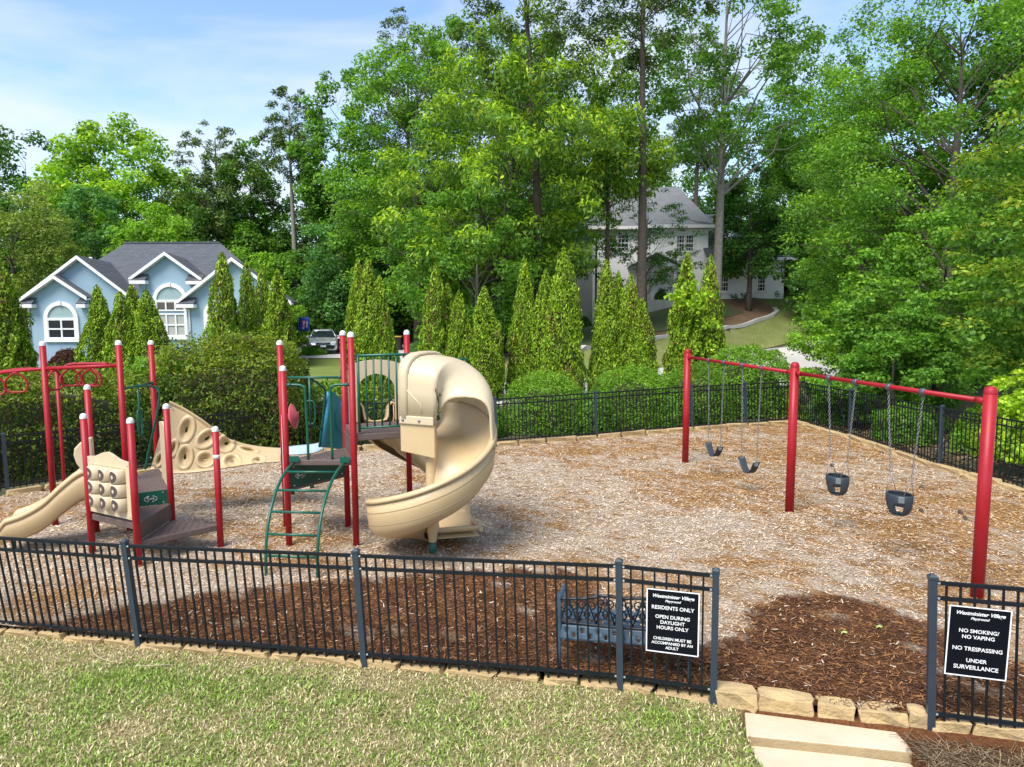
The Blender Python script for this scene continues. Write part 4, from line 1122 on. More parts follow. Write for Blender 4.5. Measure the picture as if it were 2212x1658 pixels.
MB().tube([D(196, 566, 43) + Vector((0, 0, -.4)), D(196, 556, 43)], .09, 8).build('vent_pipe', M_WHITE, blue)
# left big gable, small left gable, centre gable, right gable
gable(blue, (174, 557), (39, 659), (282, 638), 38.9, 46, BZ, 60, 300, M_BLUEW, M_ROOF)
gable(blue, (124, 599), (39, 658), (196, 646), 38.2, 39.2, BZ, 58, 186, M_BLUEW, M_ROOF)
gable(blue, (362, 549), (286, 605), (442, 606), 39.4, 46, BZ, 300, 429, M_BLUEW, M_ROOF)
gable(blue, (506, 561), (386, 656), (634, 656), 37.6, 45, BZ, 402, 618, M_BLUEW, M_ROOF)
ret(blue, 40, 80, 657, 38.2, M_ROOF); ret(blue, 174, 194, 657, 38.2, M_ROOF)
ret(blue, 287, 322, 606, 39.4, M_ROOF); ret(blue, 408, 442, 607, 39.4, M_ROOF); ret(blue, 388, 426, 657, 37.6, M_ROOF)
a, b = D(107, 731, 38.2), D(160, 660, 38.2)
arch_window(blue, a.x, b.x, a.z, b.z, 38.2, 2, 2, 0, div=[(a.z, b.z - (b.x - a.x) / 2 - .05, 2, 2, M_GLASS)])
a, b = D(343, 726, 39.4), D(397, 620, 39.4)
zs = b.z - (b.x - a.x) / 2
zm1, zm2 = D(370, 671, 39.4).z, D(370, 679, 39.4).z
arch_window(blue, a.x, b.x, a.z, b.z, 39.4, 3, 3, 0, div=[(zm1, zs - .05, 3, 1, M_GLASS), (a.z, zm2, 3, 2, M_BLIND)])
a, b = D(452, 735, 37.6), D(500, 655, 37.6)
arch_window(blue, a.x, b.x, a.z, b.z, 37.6, 2, 2, 0, div=[(a.z, b.z - (b.x - a.x) / 2 - .05, 2, 2, M_GLASS)])
MB().tube([D(60, 661, 38.1), D(63, 664, 38.1), D(61, 672, 38.15), Vector((D(61, 672, 38.15).x, 38.15, BZ))], .05, 8).build('downspout', M_WHITE, blue)
MB().tube([D(399, 662, 37.5), D(402, 668, 37.5), D(408, 670, 37.55), Vector((D(408, 670, 37.5).x, 37.55, BZ))], .05, 8).build('downspout', M_WHITE, blue)

# white house
WY = 58.5
wz = lambda px, py: D(px, py, WY)
white = thing('white_house', (wz(1400, 650).x, WY + 3, hz1(wz(1400, 650).x, WY)), 'white two-storey brick house with grey roof on the rise behind the trees', 'house')
zl_ = D(1281, 735, WY).z - 1.0; zb_ = wz(1400, 652).z - 1.2
xl, xr = wz(1281, 650).x, wz(1526, 650).x
ze = wz(1400, 492).z
MB().prism([(xl, WY, zl_), (xr, WY, zl_), (xr, WY, ze), (xl, WY, ze)], (0, .3, 0)).build('front_wall', M_WWALL, white)
MB().prism([(xl, WY, zl_), (xl, WY, ze), (xl - 1.6, WY + 11, ze), (xl - 1.6, WY + 11, zl_)], (.3, .0, 0)).build('siding_wall', M_SIDING, white)
MB().box((xl + .04, WY - .02, (zl_ + ze) / 2), (.22, .06, ze - zl_ - .02)).build('corner_board', M_WHITE, white)
r0, r1 = Vector((xl + 3.2, WY + 5.5, ze + 3.9)), Vector((xr - 1.2, WY + 5.5, ze + 3.9))
e0, e1, e2_, e3 = Vector((xl - .5, WY - .5, ze)), Vector((xr + .4, WY - .5, ze)), Vector((xr + .4, WY + 11.5, ze)), Vector((xl - 2.1, WY + 11.5, ze))
for nm, f in (('front_roof', [e0, e1, r1, r0]), ('right_roof', [e1, e2_, r1]), ('back_roof', [e2_, e3, r0, r1]), ('left_roof', [e3, e0, r0])):
    MB().prism(f, (0, 0, .12)).build(nm, M_ROOFP, white)
MB().box(((e0.x + e1.x) / 2, WY - .52, ze - .05), (e1.x - e0.x, .12, .26)).build('gutter', M_WHITE, white)
# tall projecting gable right of centre
xg0, xg1 = wz(1405, 500).x, wz(1524, 500).x
MB().prism([(xg0, WY - .9, zb_), (xg1, WY - .9, zb_), (xg1, WY - .9, ze), (xg0, WY - .9, ze)], (0, .88, 0)).build('bay_wall', M_WWALL, white)
ap = Vector(((xg0 + xg1) / 2 - 1.2, WY - 1.3, ze + 1.2))
for P0 in (Vector((xg0 - .5, WY - 1.3, ze)), Vector((xg1 + .5, WY - 1.3, ze))):
    MB().prism([P0, Vector((ap.x, P0.y + 3.5, ap.z)), Vector((ap.x, P0.y + 6.5, ap.z)), P0 + Vector((0, 6.5, 0))], (0, 0, .12)).build('bay_roof', M_ROOFP, white)
MB().prism([(xg0 - .5, WY - 1.3, ze - .03), (xg1 + .5, WY - 1.3, ze - .03), (ap.x, WY + 2.15, ap.z - .03)], (0, 0, -.06)).build('bay_hip_roof', M_ROOFP, white)
MB().box(((xg0 + xg1) / 2, WY - 1.35, ze - .05), (xg1 - xg0 + 1.0, .14, .24)).build('gutter', M_WHITE, white)
# garage wing
xw0, xw1 = xr - .3, wz(1686, 600).x
zw = wz(1600, 562).z
zwb = wz(1600, 640).z - 1.5
MB().prism([(xw0, WY - 1.6, zwb), (xw1, WY - 1.6, zwb), (xw1, WY - 1.6, zw), (xw0, WY - 1.6, zw)], (0, .3, 0)).build('wing_wall', M_WWALL, white)
MB().prism([(xw1, WY - 1.6, zwb), (xw1, WY - 1.6, zw), (xw1, WY + 8, zw), (xw1, WY + 8, zwb)], (-.3, 0, 0)).build('wing_side_wall', M_WWALL, white)
zr = wz(1560, 470).z + .6
q = [Vector((xw0 - .3, WY - 2.1, zw)), Vector((xw1 + .5, WY - 2.1, zw)), Vector((xw1 - 2.6, WY + 4, zr)), Vector((xw0 - .3, WY + 4, zr))]
MB().prism(q, (0, 0, .12)).build('wing_roof', M_ROOF, white)
MB().prism([q[1], Vector((xw1 + .5, WY + 9, zw)), q[2]], (0, 0, .12)).build('wing_hip_roof', M_ROOF, white)
MB().box(((q[0].x + q[1].x) / 2, WY - 2.12, zw - .05), (q[1].x - q[0].x, .14, .22)).build('gutter', M_WHITE, white)
d0 = wz(1575, 553); d1 = wz(1526, 575)
MB().prism([(wz(1560, 545).x, WY - 1.9, wz(1560, 530).z), (wz(1690, 545).x - 2, WY - 1.9, wz(1560, 530).z), (wz(1690, 545).x - 2, WY - 1.9, wz(1560, 495).z), (wz(1575, 545).x, WY - 1.9, wz(1560, 495).z)], (0, 2.6, 0)).build('dormer_wall', M_WWALL, white)
def sash(parent, p0, p1, y, cols, rows_, both=1):
    a, b = D(*p0, y), D(*p1, y)
    x0, x1, z0, z1 = a.x, b.x, b.z, a.z
    fr = MB()
    for xx in (x0, x1): fr.box((xx, y - .05, (z0 + z1) / 2), (.12, .1, z1 - z0 + .12))
    for zz_ in (z0, z1): fr.box(((x0 + x1) / 2, y - .051, zz_), (x1 - x0 - .12, .1, .12))
    fr.box(((x0 + x1) / 2, y - .056, z0 - .08), (x1 - x0 + .3, .14, .1))
    w_ = fr.build('window', M_WHITE, parent)
    MB().box(((x0 + x1) / 2, y - .012, (z0 + z1) / 2), (x1 - x0 - .12, .012, z1 - z0 - .12)).build('pane', M_GLASS, w_)
    mt = MB()
    for i in range(1, cols): mt.box((x0 + (x1 - x0) * i / cols, y - .028, (z0 + z1) / 2), (.035, .015, z1 - z0 - .1))
    for j in range(1, rows_): mt.box(((x0 + x1) / 2, y - .03, z0 + (z1 - z0) * j / rows_), (x1 - x0 - .1, .012, .035 if j != rows_ // 2 else .08))
    mt.build('muntins', M_WHITE, w_)
    return w_
for p0, p1, y in [((1306, 507), (1331, 544), WY), ((1334, 507), (1358, 544), WY), ((1461, 508), (1478, 544), WY - .9), ((1481, 508), (1498, 544), WY - .9), ((1456, 587), (1470, 611), WY - .9),
                  ((1557, 590), (1573, 630), WY - 1.6), ((1636, 597), (1652, 630), WY - 1.6)]:
    sash(white, p0, p1, y, 3, 4)
a, b = wz(1394, 541), wz(1413, 505)
w_ = arch_window(white, a.x, b.x, a.z, b.z, WY - .0, 3, 3, 0, key=False, tr=.1, div=[(a.z, b.z - (b.x - a.x) / 2 - .05, 3, 3, M_GLASS)])
# porch
pa, pl, pr_ = D(1419, 552, WY - 2.2), D(1372, 575, WY - 2.2), D(1466, 575, WY - 2.2)
MB().prism([pl, pr_, pa], (0, 2.2, 0)).build('porch_gable', M_WWALL, white)
for P0 in (pl, pr_):
    s_ = 1 if P0 is pr_ else -1
    q0 = P0 + Vector((s_ * .25, -.2, -.08)); q1 = pa + Vector((0, -.2, .06))
    MB().prism([q0, q1, q1 + Vector((0, 0, .14)), q0 + Vector((0, 0, .14))], (0, 2.4, 0)).build('porch_roof', M_ROOF, white)
fl_ = D(1440, 648, WY - 2.2).z
for px in (1378, 1459):
    x = D(px, 600, WY - 2.0).x
    MB().lathe((x, WY - 2.0, fl_), [(.22, 0), (.22, .12), (.16, .16), (.15, pl.z - fl_ - .2), (.2, pl.z - fl_ - .14), (.2, pl.z - fl_)], 12).build('porch_column', M_WHITE, white)
MB().box(((pl.x + pr_.x) / 2, WY - 1.1, fl_ - .9), (pr_.x - pl.x + .4, 2.3, 1.8)).build('porch_floor', M_KERB, white)
x0 = wz(1424, 600).x; MB().box((x0, WY - .04, fl_ + 1.1), (1.0, .07, 2.2)).build('front_door', M_GLASS, white)
MB().box((x0 - .62, WY - .05, fl_ + 1.15), (.14, .08, 2.4)).build('door_casing', M_WHITE, white)
# chimney-side things of the house wall
ac = D(1248, 700, 57)
t = thing('air_conditioner', (ac.x, 57, hz1(ac.x, 57)), 'grey air conditioning unit at the foot of the siding wall', 'air conditioner')
zz_ = hz1(ac.x, 57)
MB().box((ac.x, 57, zz_ + .45), (.85, .85, .8)).build('cabinet', M_HANGER, t, bevel=.04)
MB().lathe((ac.x, 57, zz_ + .85), [(.36, 0), (.36, .05), (.3, .07), (.02, .07)], 16).build('fan_grille', M_FENCE, t)
f0 = D(1095, 690, 60)
# shed-like neighbour seen between the trunks
t = thing('garden_shed', (D(1078, 690, 66).x, 66, hz1(D(1078, 690, 66).x, 66)), 'small white shed with grey roof glimpsed between the trunks', 'shed')
a, b = D(1062, 700, 66), D(1100, 655, 66)
MB().box(((a.x + b.x) / 2, 67, (hz1(a.x, 66) + b.z) / 2), (b.x - a.x, 2, b.z - hz1(a.x, 66))).build('wall', M_WWALL, t)
MB().prism([(a.x - .3, 65.8, b.z), (b.x + .3, 65.8, b.z), ((a.x + b.x) / 2, 65.8, b.z + .8)], (0, 2.5, 0)).build('roof', M_ROOF, t)
MB().box(((a.x + b.x) / 2 - .2, 65.98, b.z - .7), (.6, .05, .8)).build('window', M_GLASS, t)

# wooden privacy fence
t = thing('privacy_fence', (-8.0, 60, hz1(-8, 60)), 'weathered grey wooden privacy fence behind the driveway', 'fence')
xa, xb = D(862, 700, 60).x, D(1010, 700, 60).x
zt = D(900, 686, 60).z
k = 0
x = xa
while x < xb:
    z0 = hz1(x, 60)
    MB().box((x, 60 + .02 * (k % 2), (z0 + zt) / 2 + .03 * math.sin(k * 2.1)), (.185, .025, zt - z0)).build('board', M_WOODF, t)
    x += .2; k += 1
for zz_ in (zt - .3, zt - 1.2):
    MB().box(((xa + xb) / 2, 60.06, zz_), (xb - xa, .05, .1)).build('rail', M_WOODF, t)
# wheelie bin
bp = at_px(858, 50)
t = thing('wheelie_bin', bp, 'black wheelie bin with yellow lid beside the driveway', 'bin')
MB().prism([(bp.x - .27, bp.y - .3, bp.z + .1), (bp.x + .27, bp.y - .3, bp.z + .1), (bp.x + .27, bp.y + .3, bp.z + .1), (bp.x - .27, bp.y + .3, bp.z + .1)], (0, 0, .85)).build('body', M_TYRE, t, bevel=.03)
M_YEL = mat('yellow_plastic', (.55, .33, .02), .5)
MB().box((bp.x, bp.y - .01, bp.z + 1.0), (.62, .7, .09)).build('lid', M_YEL, t, bevel=.03)
for s_ in (-1, 1):
    MB().tube([(bp.x + s_ * .3, bp.y + .22, bp.z + .13), (bp.x + s_ * .36, bp.y + .22, bp.z + .13)], .12, 12).build('wheel', M_TYRE, t)

# garden flag on its stand
fp = at_px(660, 45)
t = thing('garden_flag', fp, 'blue garden flag with a pink and white emblem on a black stand', 'flag')
ftl, fbr = D(644, 686, 45), D(669, 716, 45)
MB().tube([(ftl.x - .06, 45, fp.z), (ftl.x - .06, 45, ftl.z + .06), (fbr.x + .02, 45, ftl.z + .06)], .018, 6).build('stand', M_FENCE, t)
M_FLAG = mat('blue_flag_cloth', (.02, .06, .34), .8, .4, 8)
rows = []
for i in range(8):
    z = ftl.z + (fbr.z - ftl.z) * i / 7
    rows.append([(ftl.x + (fbr.x - ftl.x) * j / 8 + .02 * math.sin(i * .8), 45 + .03 * math.sin(j * .9 + i * .5), z) for j in range(9)])
MB().sheet(rows).build('cloth', M_FLAG, t, solid=.006)
M_PINK = mat('pink_print', (.7, .16, .2), .8)
em = MB()
W_, Hh_ = fbr.x - ftl.x, ftl.z - fbr.z
def fpt(u_, v_): return Vector((ftl.x + W_ * u_, 45 - .055, ftl.z - Hh_ * v_))
em.prism([fpt(.38, .22), fpt(.5, .30), fpt(.62, .2), fpt(.64, .42), fpt(.56, .5), fpt(.6, .72), fpt(.5, .82), fpt(.36, .85), fpt(.3, .75), fpt(.44, .68), fpt(.4, .45)], (0, .012, 0))
em.build('emblem', M_PINK, t)
em = MB()
for u_, v_, l_ in [(.46, .36, .1), (.46, .52, .08), (.42, .74, .1)]: em.prism([fpt(u_, v_), fpt(u_ + l_, v_ - .02), fpt(u_ + l_, v_ + .06), fpt(u_, v_ + .07)], (0, -.006, 0))
for v_ in (.3, .42, .54, .66): em.prism([fpt(.75, v_), fpt(.83, v_ - .01), fpt(.84, v_ + .06), fpt(.76, v_ + .07)], (0, .012, 0))
em.build('emblem_highlights', M_SIGNW, t)

# ------------------------------------------------------------------ silver car
def loft(stations):
    """stations: (y, halfwidth bottom, halfwidth belt, halfwidth top, z bottom, z belt, z top)"""
    rows = []
    for y, wb, wm, wt, z0, zm, z1 in stations:
        rows.append([(-wt * .0, y, z1), (-wt * .6, y, z1 - .004), (-wt, y, z1 - .03), (-wm, y, (z1 + zm) / 2), (-wm * 1.0, y, zm), (-wb, y, z0 + .08), (-wb * .92, y, z0), (0, y, z0), (wb * .92, y, z0), (wb, y, z0 + .08), (wm, y, zm), (wm, y, (z1 + zm) / 2), (wt, y, z1 - .03), (wt * .6, y, z1 - .004), (0, y, z1)])
    return rows
cp = at_px(697, 48.5); cp.z += .12
car = thing('parked_car', (0, 0, 0), 'silver sedan parked facing the lawn on the concrete driveway', 'car')
body = MB().sheet(loft([(-2.42, .70, .74, .66, .28, .45, .55), (-2.36, .80, .82, .74, .20, .52, .68), (-2.1, .86, .89, .80, .18, .60, .80), (-1.4, .91, .92, .82, .18, .70, .92), (-.85, .92, .93, .84, .18, .75, 1.0),
                        (.0, .92, .93, .86, .18, .76, 1.0), (1.2, .92, .93, .86, .18, .78, 1.02), (2.0, .90, .91, .82, .2, .8, 1.05), (2.38, .82, .84, .74, .26, .7, .98), (2.42, .7, .74, .6, .3, .6, .8)]))
bd = body.build('body', M_SILVER, car, weld=True)
cab = MB().sheet(loft([(-.95, .82, .82, .80, .95, .97, 1.0), (-.2, .82, .76, .60, .96, 1.18, 1.40), (.2, .82, .77, .60, .96, 1.2, 1.46), (.9, .82, .77, .60, .96, 1.2, 1.46), (1.35, .82, .77, .58, .97, 1.18, 1.38), (2.05, .8, .79, .76, 1.0, 1.03, 1.06)]))
cab.build('windows', M_GLASS, car, weld=True)
rf = MB().sheet([[(x, y, z - .02 * abs(x)) for x in (-.63, -.3, 0, .3, .63)] for y, z in ((-.22, 1.405), (.2, 1.468), (.9, 1.468), (1.36, 1.385))]).build('roof', M_SILVER, car, solid=.02)
for s_ in (-1, 1):
    MB().tube([(s_ * .81, -.95, 1.0), (s_ * .615, -.2, 1.405)], .035, 6).build('windscreen_pillar', M_SILVER, car)
    MB().prism([(s_ * .47, -2.41, .63), (s_ * .80, -2.30, .67), (s_ * .80, -2.28, .76), (s_ * .5, -2.36, .74)], (0, .06, 0)).build('headlight', mat('headlight_glass', (.62, .64, .66), .12), car, bevel=.01)
    MB().prism([(s_ * .55, -2.44, .37), (s_ * .74, -2.40, .37), (s_ * .74, -2.40, .45), (s_ * .58, -2.44, .44)], (0, .05, 0)).build('fog_light', M_TYRE, car)
    MB().box((s_ * 1.0, -.62, 1.0), (.2, .1, .15)).build('mirror', M_SILVER, car, bevel=.03)
    for yy in (-1.45, 1.4):
        w_ = MB().lathe((s_ * .93, yy, .32), [(.2, -.1), (.32, -.1), (.335, -.03), (.335, .06), (.31, .1), (.2, .1)], 18, Matrix.Rotation(math.pi / 2, 3, 'Y')).build('wheel', M_TYRE, car)
        MB().lathe((s_ * .93, yy, .32), [(.02, s_ * .09), (.12, s_ * .085), (.2, s_ * .10)], 12, Matrix.Rotation(math.pi / 2, 3, 'Y')).build('rim', M_CHAIN, w_)
MB().prism([(-.62, -2.47, .28), (.62, -2.47, .28), (.55, -2.47, .40), (-.55, -2.47, .40)], (0, .06, 0)).build('lower_intake', M_TYRE, car)
MB().prism([(-.46, -2.47, .62), (.46, -2.47, .62), (.42, -2.46, .70), (-.42, -2.46, .70)], (0, .08, 0)).build('grille', M_TYRE, car)
MB().box((0, -2.48, .665), (.62, .02, .025)).build('chrome_bar', M_CHAIN, car)
MB().prism([(-.09, -2.485, .63), (.09, -2.485, .63), (.11, -2.485, .71), (-.11, -2.485, .71), ], (0, .01, 0)).build('badge', M_CHAIN, car)
MB().box((0, -2.47, .47), (.36, .02, .10)).build('number_plate', M_WHITE, car)
car.location = cp; car.rotation_euler = (0, 0, math.radians(14)); 
# second car half hidden by the plump arborvitae
cp2 = at_px(756, 55); cp2.z += .12
c2 = copy_tree(car); c2.location = cp2; c2.rotation_euler = (0, 0, math.radians(5))
c2['label'] = 'second silver car farther back, mostly hidden behind the plump arborvitae'; c2.name = 'parked_car'
# ------------------------------------------------------------------ metal fences
def unit_bar(name, w, h, m):
    mb = MB().box((0, 0, .5), (w, h, 1.0))
    me = bpy.data.meshes.new(name); me.from_pydata(mb.v, [], mb.f); me.update(); me.materials.append(m)
    return me
PICKET = unit_bar('picket', .017, .017, M_FENCE)
def post_mesh():
    mb = MB().box((0, 0, .487), (.06, .06, .975))
    mb.box((0, 0, .978), (.07, .07, .016))
    z0, z1 = .986, 1.0
    mb.add([(-.035, -.035, z0), (.035, -.035, z0), (.035, .035, z0), (-.035, .035, z0), (-.012, -.012, z1), (.012, -.012, z1), (.012, .012, z1), (-.012, .012, z1)],
           [(0, 1, 5, 4), (1, 2, 6, 5), (2, 3, 7, 6), (3, 0, 4, 7), (4, 5, 6, 7)])
    me = bpy.data.meshes.new('post'); me.from_pydata(mb.v, [], mb.f); me.update(); me.materials.append(M_FPOST)
    return me
POST = post_mesh()
mbk = MB().box((0, 0, 0), (.016, .012, .016))
SCREW = bpy.data.meshes.new('bracket_screw'); SCREW.from_pydata(mbk.v, [], mbk.f); SCREW.materials.append(M_SCREW)
def bar_obj(name, me, a, b, parent, ang=0.0):
    """stands the unit mesh along a -> b"""
    o = link_mesh(name, me, None, parent, a)
    d = (b - a)
    q = d.to_track_quat('Z', 'Y')
    o.rotation_mode = 'QUATERNION'
    zr = Matrix.Rotation(ang, 3, 'Z').to_quaternion()
    up = Vector((0, 0, 1)).rotation_difference(d.normalized())
    o.rotation_quaternion = up @ zr
    o.scale = (1, 1, d.length)
    return o
def fence(label, posts, group=None, sp=.1, screws=False, skip_post=()):
    """posts: list of (base, top); rails and pickets between neighbours"""
    t = thing('metal_fence', posts[0][0], label, 'fence', group)
    for i, (b, tp) in enumerate(posts):
        j = min(i, len(posts) - 2)
        dv = posts[j + 1][0] - posts[j][0]
        ang = math.atan2(dv.y, dv.x)
        if i not in skip_post: bar_obj('post', POST, b - (tp - b) * .06, tp, t, ang)
    for (b0, t0), (b1, t1) in zip(posts[:-1], posts[1:]):
        h0, h1 = (t0 - b0), (t1 - b1)
        L0 = (b1 - b0).length
        dirn = (b1 - b0).normalized()
        for fr in (-.075, -.205, .135):
            def pt(b, tp, h):
                return (tp + h.normalized() * fr) if fr < 0 else (b + h.normalized() * fr)
            p0, p1 = pt(b0, t0, h0) + dirn * .03, pt(b1, t1, h1) - dirn * .03
            MB().beam(p0, p1, .026, .032).build('rail', M_FENCE, t)
            if screws:
                nrm = dirn.cross(Vector((0, 0, 1)));
                if nrm.y > 0: nrm = -nrm
                for q in (p0 + dirn * .012, p1 - dirn * .012): link_mesh('bracket_screw', SCREW, None, t, q + nrm * .017 + Vector((0, 0, .004)))
        k = max(2, round(L0 / sp))
        for i in range(1, k):
            f = i / k
            b = b0.lerp(b1, f); tp = t0.lerp(t1, f); h = (tp - b); hn = h.normalized()
            bar_obj('picket', PICKET, b + hn * .055, tp - hn * .078, t, math.atan2(dirn.y, dirn.x))
    return t
def fp_(px, py, tx, ty, z):
    b = G(px, py, z); return b, D(tx, ty, b.y)
f1 = fp_(302, 1398, 268, 1165, -.12); f2 = fp_(788, 1440, 768, 1185, -.11); f3 = fp_(1340, 1490, 1337, 1207, -.11); f4 = fp_(1541, 1520, 1547, 1227, -.11); g1 = fp_(2010, 1573, 2015, 1240, -.08)
f0 = (f1[0] - (f2[0] - f1[0]) * 1.0 + Vector((0, .06, .0)), f1[1] - (f2[1] - f1[1]) * 1.0 + Vector((-.05, .06, .03)))
fm = (f0[0] - (f2[0] - f1[0]), f0[1] - (f2[1] - f1[1]) + Vector((0, 0, .03)))
fence('black metal picket fence along the near lawn, ending at the gateway', [fm, f0, f1, f2, f3, f4], 'playground fences', .1, True)
g2 = (g1[0] + Vector((2.3, -.62, .0)), g1[1] + Vector((2.3, -.62, .02)))
fence('black metal picket fence on the far side of the gateway from the bench', [g1, g2], 'playground fences', .105, True)
def zf(px, py, tx, ty): return fp_(px, py, tx, ty, 0.02)
bk = [(-12.5, 9.8), (-9.5, 13.3)]
def vpost(x, y, h=1.27, lx=0): return Vector((x, y, .02)), Vector((x + lx, y, .02 + h))
back = [vpost(-12.5, 9.8, 1.2), vpost(-9.5, 13.3, 1.16), vpost(-7.6, 15.2, 1.14), vpost(-5.7, 17.1, 1.13), vpost(-3.0, 17.6, 1.2), zf(1072, 963, 1069, 857), zf(1288, 947, 1286, 844), zf(1495, 930, 1492, 830), zf(1612, 922, 1609, 825), vpost(8.45, 21.3, 1.3)]
fence('black metal picket fence along the back before the hedges and boxwoods', back, 'playground fences', .105)
side = [back[-1], zf(1835, 945, 1838, 840), zf(2030, 1010, 2036, 875), vpost(9.85, 12.2, 1.36), vpost(10.4, 9.0, 1.36)]
fence('black metal picket fence running down the wooded side behind the swings', side, 'playground fences', .105, skip_post=(0,))

# ------------------------------------------------------------------ stone border
def stone_mesh(seed):
    r = random.Random(seed)
    bm = bmesh.new()
    bmesh.ops.create_cube(bm, size=1.0)
    bmesh.ops.subdivide_edges(bm, edges=bm.edges[:], cuts=1, use_grid_fill=True)
    for v in bm.verts:
        v.co += Vector((r.uniform(-.05, .05), r.uniform(-.09, .09), r.uniform(-.08, .08)))
        if abs(v.co.x) > .4 and abs(v.co.y) > .3: v.co.x *= r.uniform(.90, 1.0)
    me = bpy.data.meshes.new('stone'); bm.to_mesh(me); bm.free(); me.materials.append(M_STONE)
    return me
STONES = [stone_mesh(i) for i in range(7)]
def border(label, line, zf_, hgt, dep, group='playground stone edging', lmin=.3, lmax=.55, seed=1):
    r = random.Random(seed)
    t = thing('stone_border', (line[0][0], line[0][1], zf_(*line[0])), label, 'stone border', group)
    for a, b in zip(line[:-1], line[1:]):
        a = Vector(a); b = Vector(b)
        L0 = (b - a).length; s = 0
        dirn = (b - a).normalized()
        while s < L0 - .05:
            l = min(r.uniform(lmin, lmax), L0 - s)
            if L0 - s - l < .15: l = L0 - s
            c = a + dirn * (s + l / 2)
            h = hgt * r.uniform(.85, 1.15)
            o = link_mesh('stone', r.choice(STONES), None, t, (c.x, c.y, zf_(c.x, c.y) + h * .5 - .05))
            o.rotation_euler = (r.uniform(-.04, .04), r.uniform(-.03, .03), math.atan2(dirn.y, dirn.x) + r.uniform(-.04, .04))
            o.scale = (l * .94, dep * r.uniform(.85, 1.15), h)
            if not o.modifiers:
                pass
            s += l
    return t
for me in STONES:
    bm = bmesh.new(); bm.from_mesh(me)
    bmesh.ops.bevel(bm, geom=[e for e in bm.edges if e.calc_face_angle(0) > .6], offset=.035, segments=2, affect='EDGES', profile=.5)
    bm.to_mesh(me); bm.free()
fl = [(x, y + .06) for x, y in zip(FX, FY) if -10 < x < 2]
border('row of tan stones under the near fence beside the lawn', fl, lambda x, y: float(zlawn(np.array([x]), np.array([y]))[0]) + .0, .105, .18, seed=3)
border('row of tan stones across the gateway and under the right fence', [(FX[5] + .02, FY[5] + .05), ((FX[5] + FX[6]) / 2, (FY[5] + FY[6]) / 2 + .06), (FX[6], FY[6] + .07), (FX[7], FY[7] + .07)], lambda x, y: -.12, .19, .2, lmin=.3, lmax=.42, seed=5)
border('row of tan stones along the back fence', [(-9.5, 13.2), (-5.7, 16.95), (-3, 17.45), (-.4, 17.85), (2.24, 18.85), (5.08, 20.0), (6.8, 20.6), (8.3, 21.1)], lambda x, y: 0.0, .17, .2, lmin=.5, lmax=.9, seed=7)
border('row of tan stones along the wooded side fence', [(8.35, 21.1), (8.85, 18.9), (9.15, 15.3), (9.65, 12.2), (10.2, 9)], lambda x, y: 0.0, .15, .2, lmin=.5, lmax=.9, seed=8)

# ------------------------------------------------------------------ concrete steps
def side_tan(o):  # upright faces get a darker tan than the top
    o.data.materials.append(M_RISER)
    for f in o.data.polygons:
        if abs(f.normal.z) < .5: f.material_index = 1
def slab(px4, z, th, label):
    c = [G(x, y, z) for x, y in px4]
    cen = sum(c, Vector()) / 4
    o = MB().prism(c, (0, 0, -th)).build('concrete_step', M_CONC, None, base=(cen.x, cen.y, z - th), bevel=.012)
    side_tan(o)
    return tag(o, label, 'step', 'concrete steps at the gateway')
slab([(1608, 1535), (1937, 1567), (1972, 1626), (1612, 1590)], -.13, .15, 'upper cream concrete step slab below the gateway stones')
b0, b1 = G(1614, 1610, -.215), G(1974, 1657, -.215)
dn = Vector((.06, -.9, 0))
c = [b0 + Vector((.0, .05, 0)), b1 + Vector((.0, .05, 0)), b1 + dn, b0 + dn]
tag(MB().prism(c, (0, 0, -.15)).build('concrete_step', M_CONC, None, base=(b0.x + .8, b0.y - .4, -.365), bevel=.012), 'lower cream concrete step slab, in front of the upper one', 'step', 'concrete steps at the gateway')

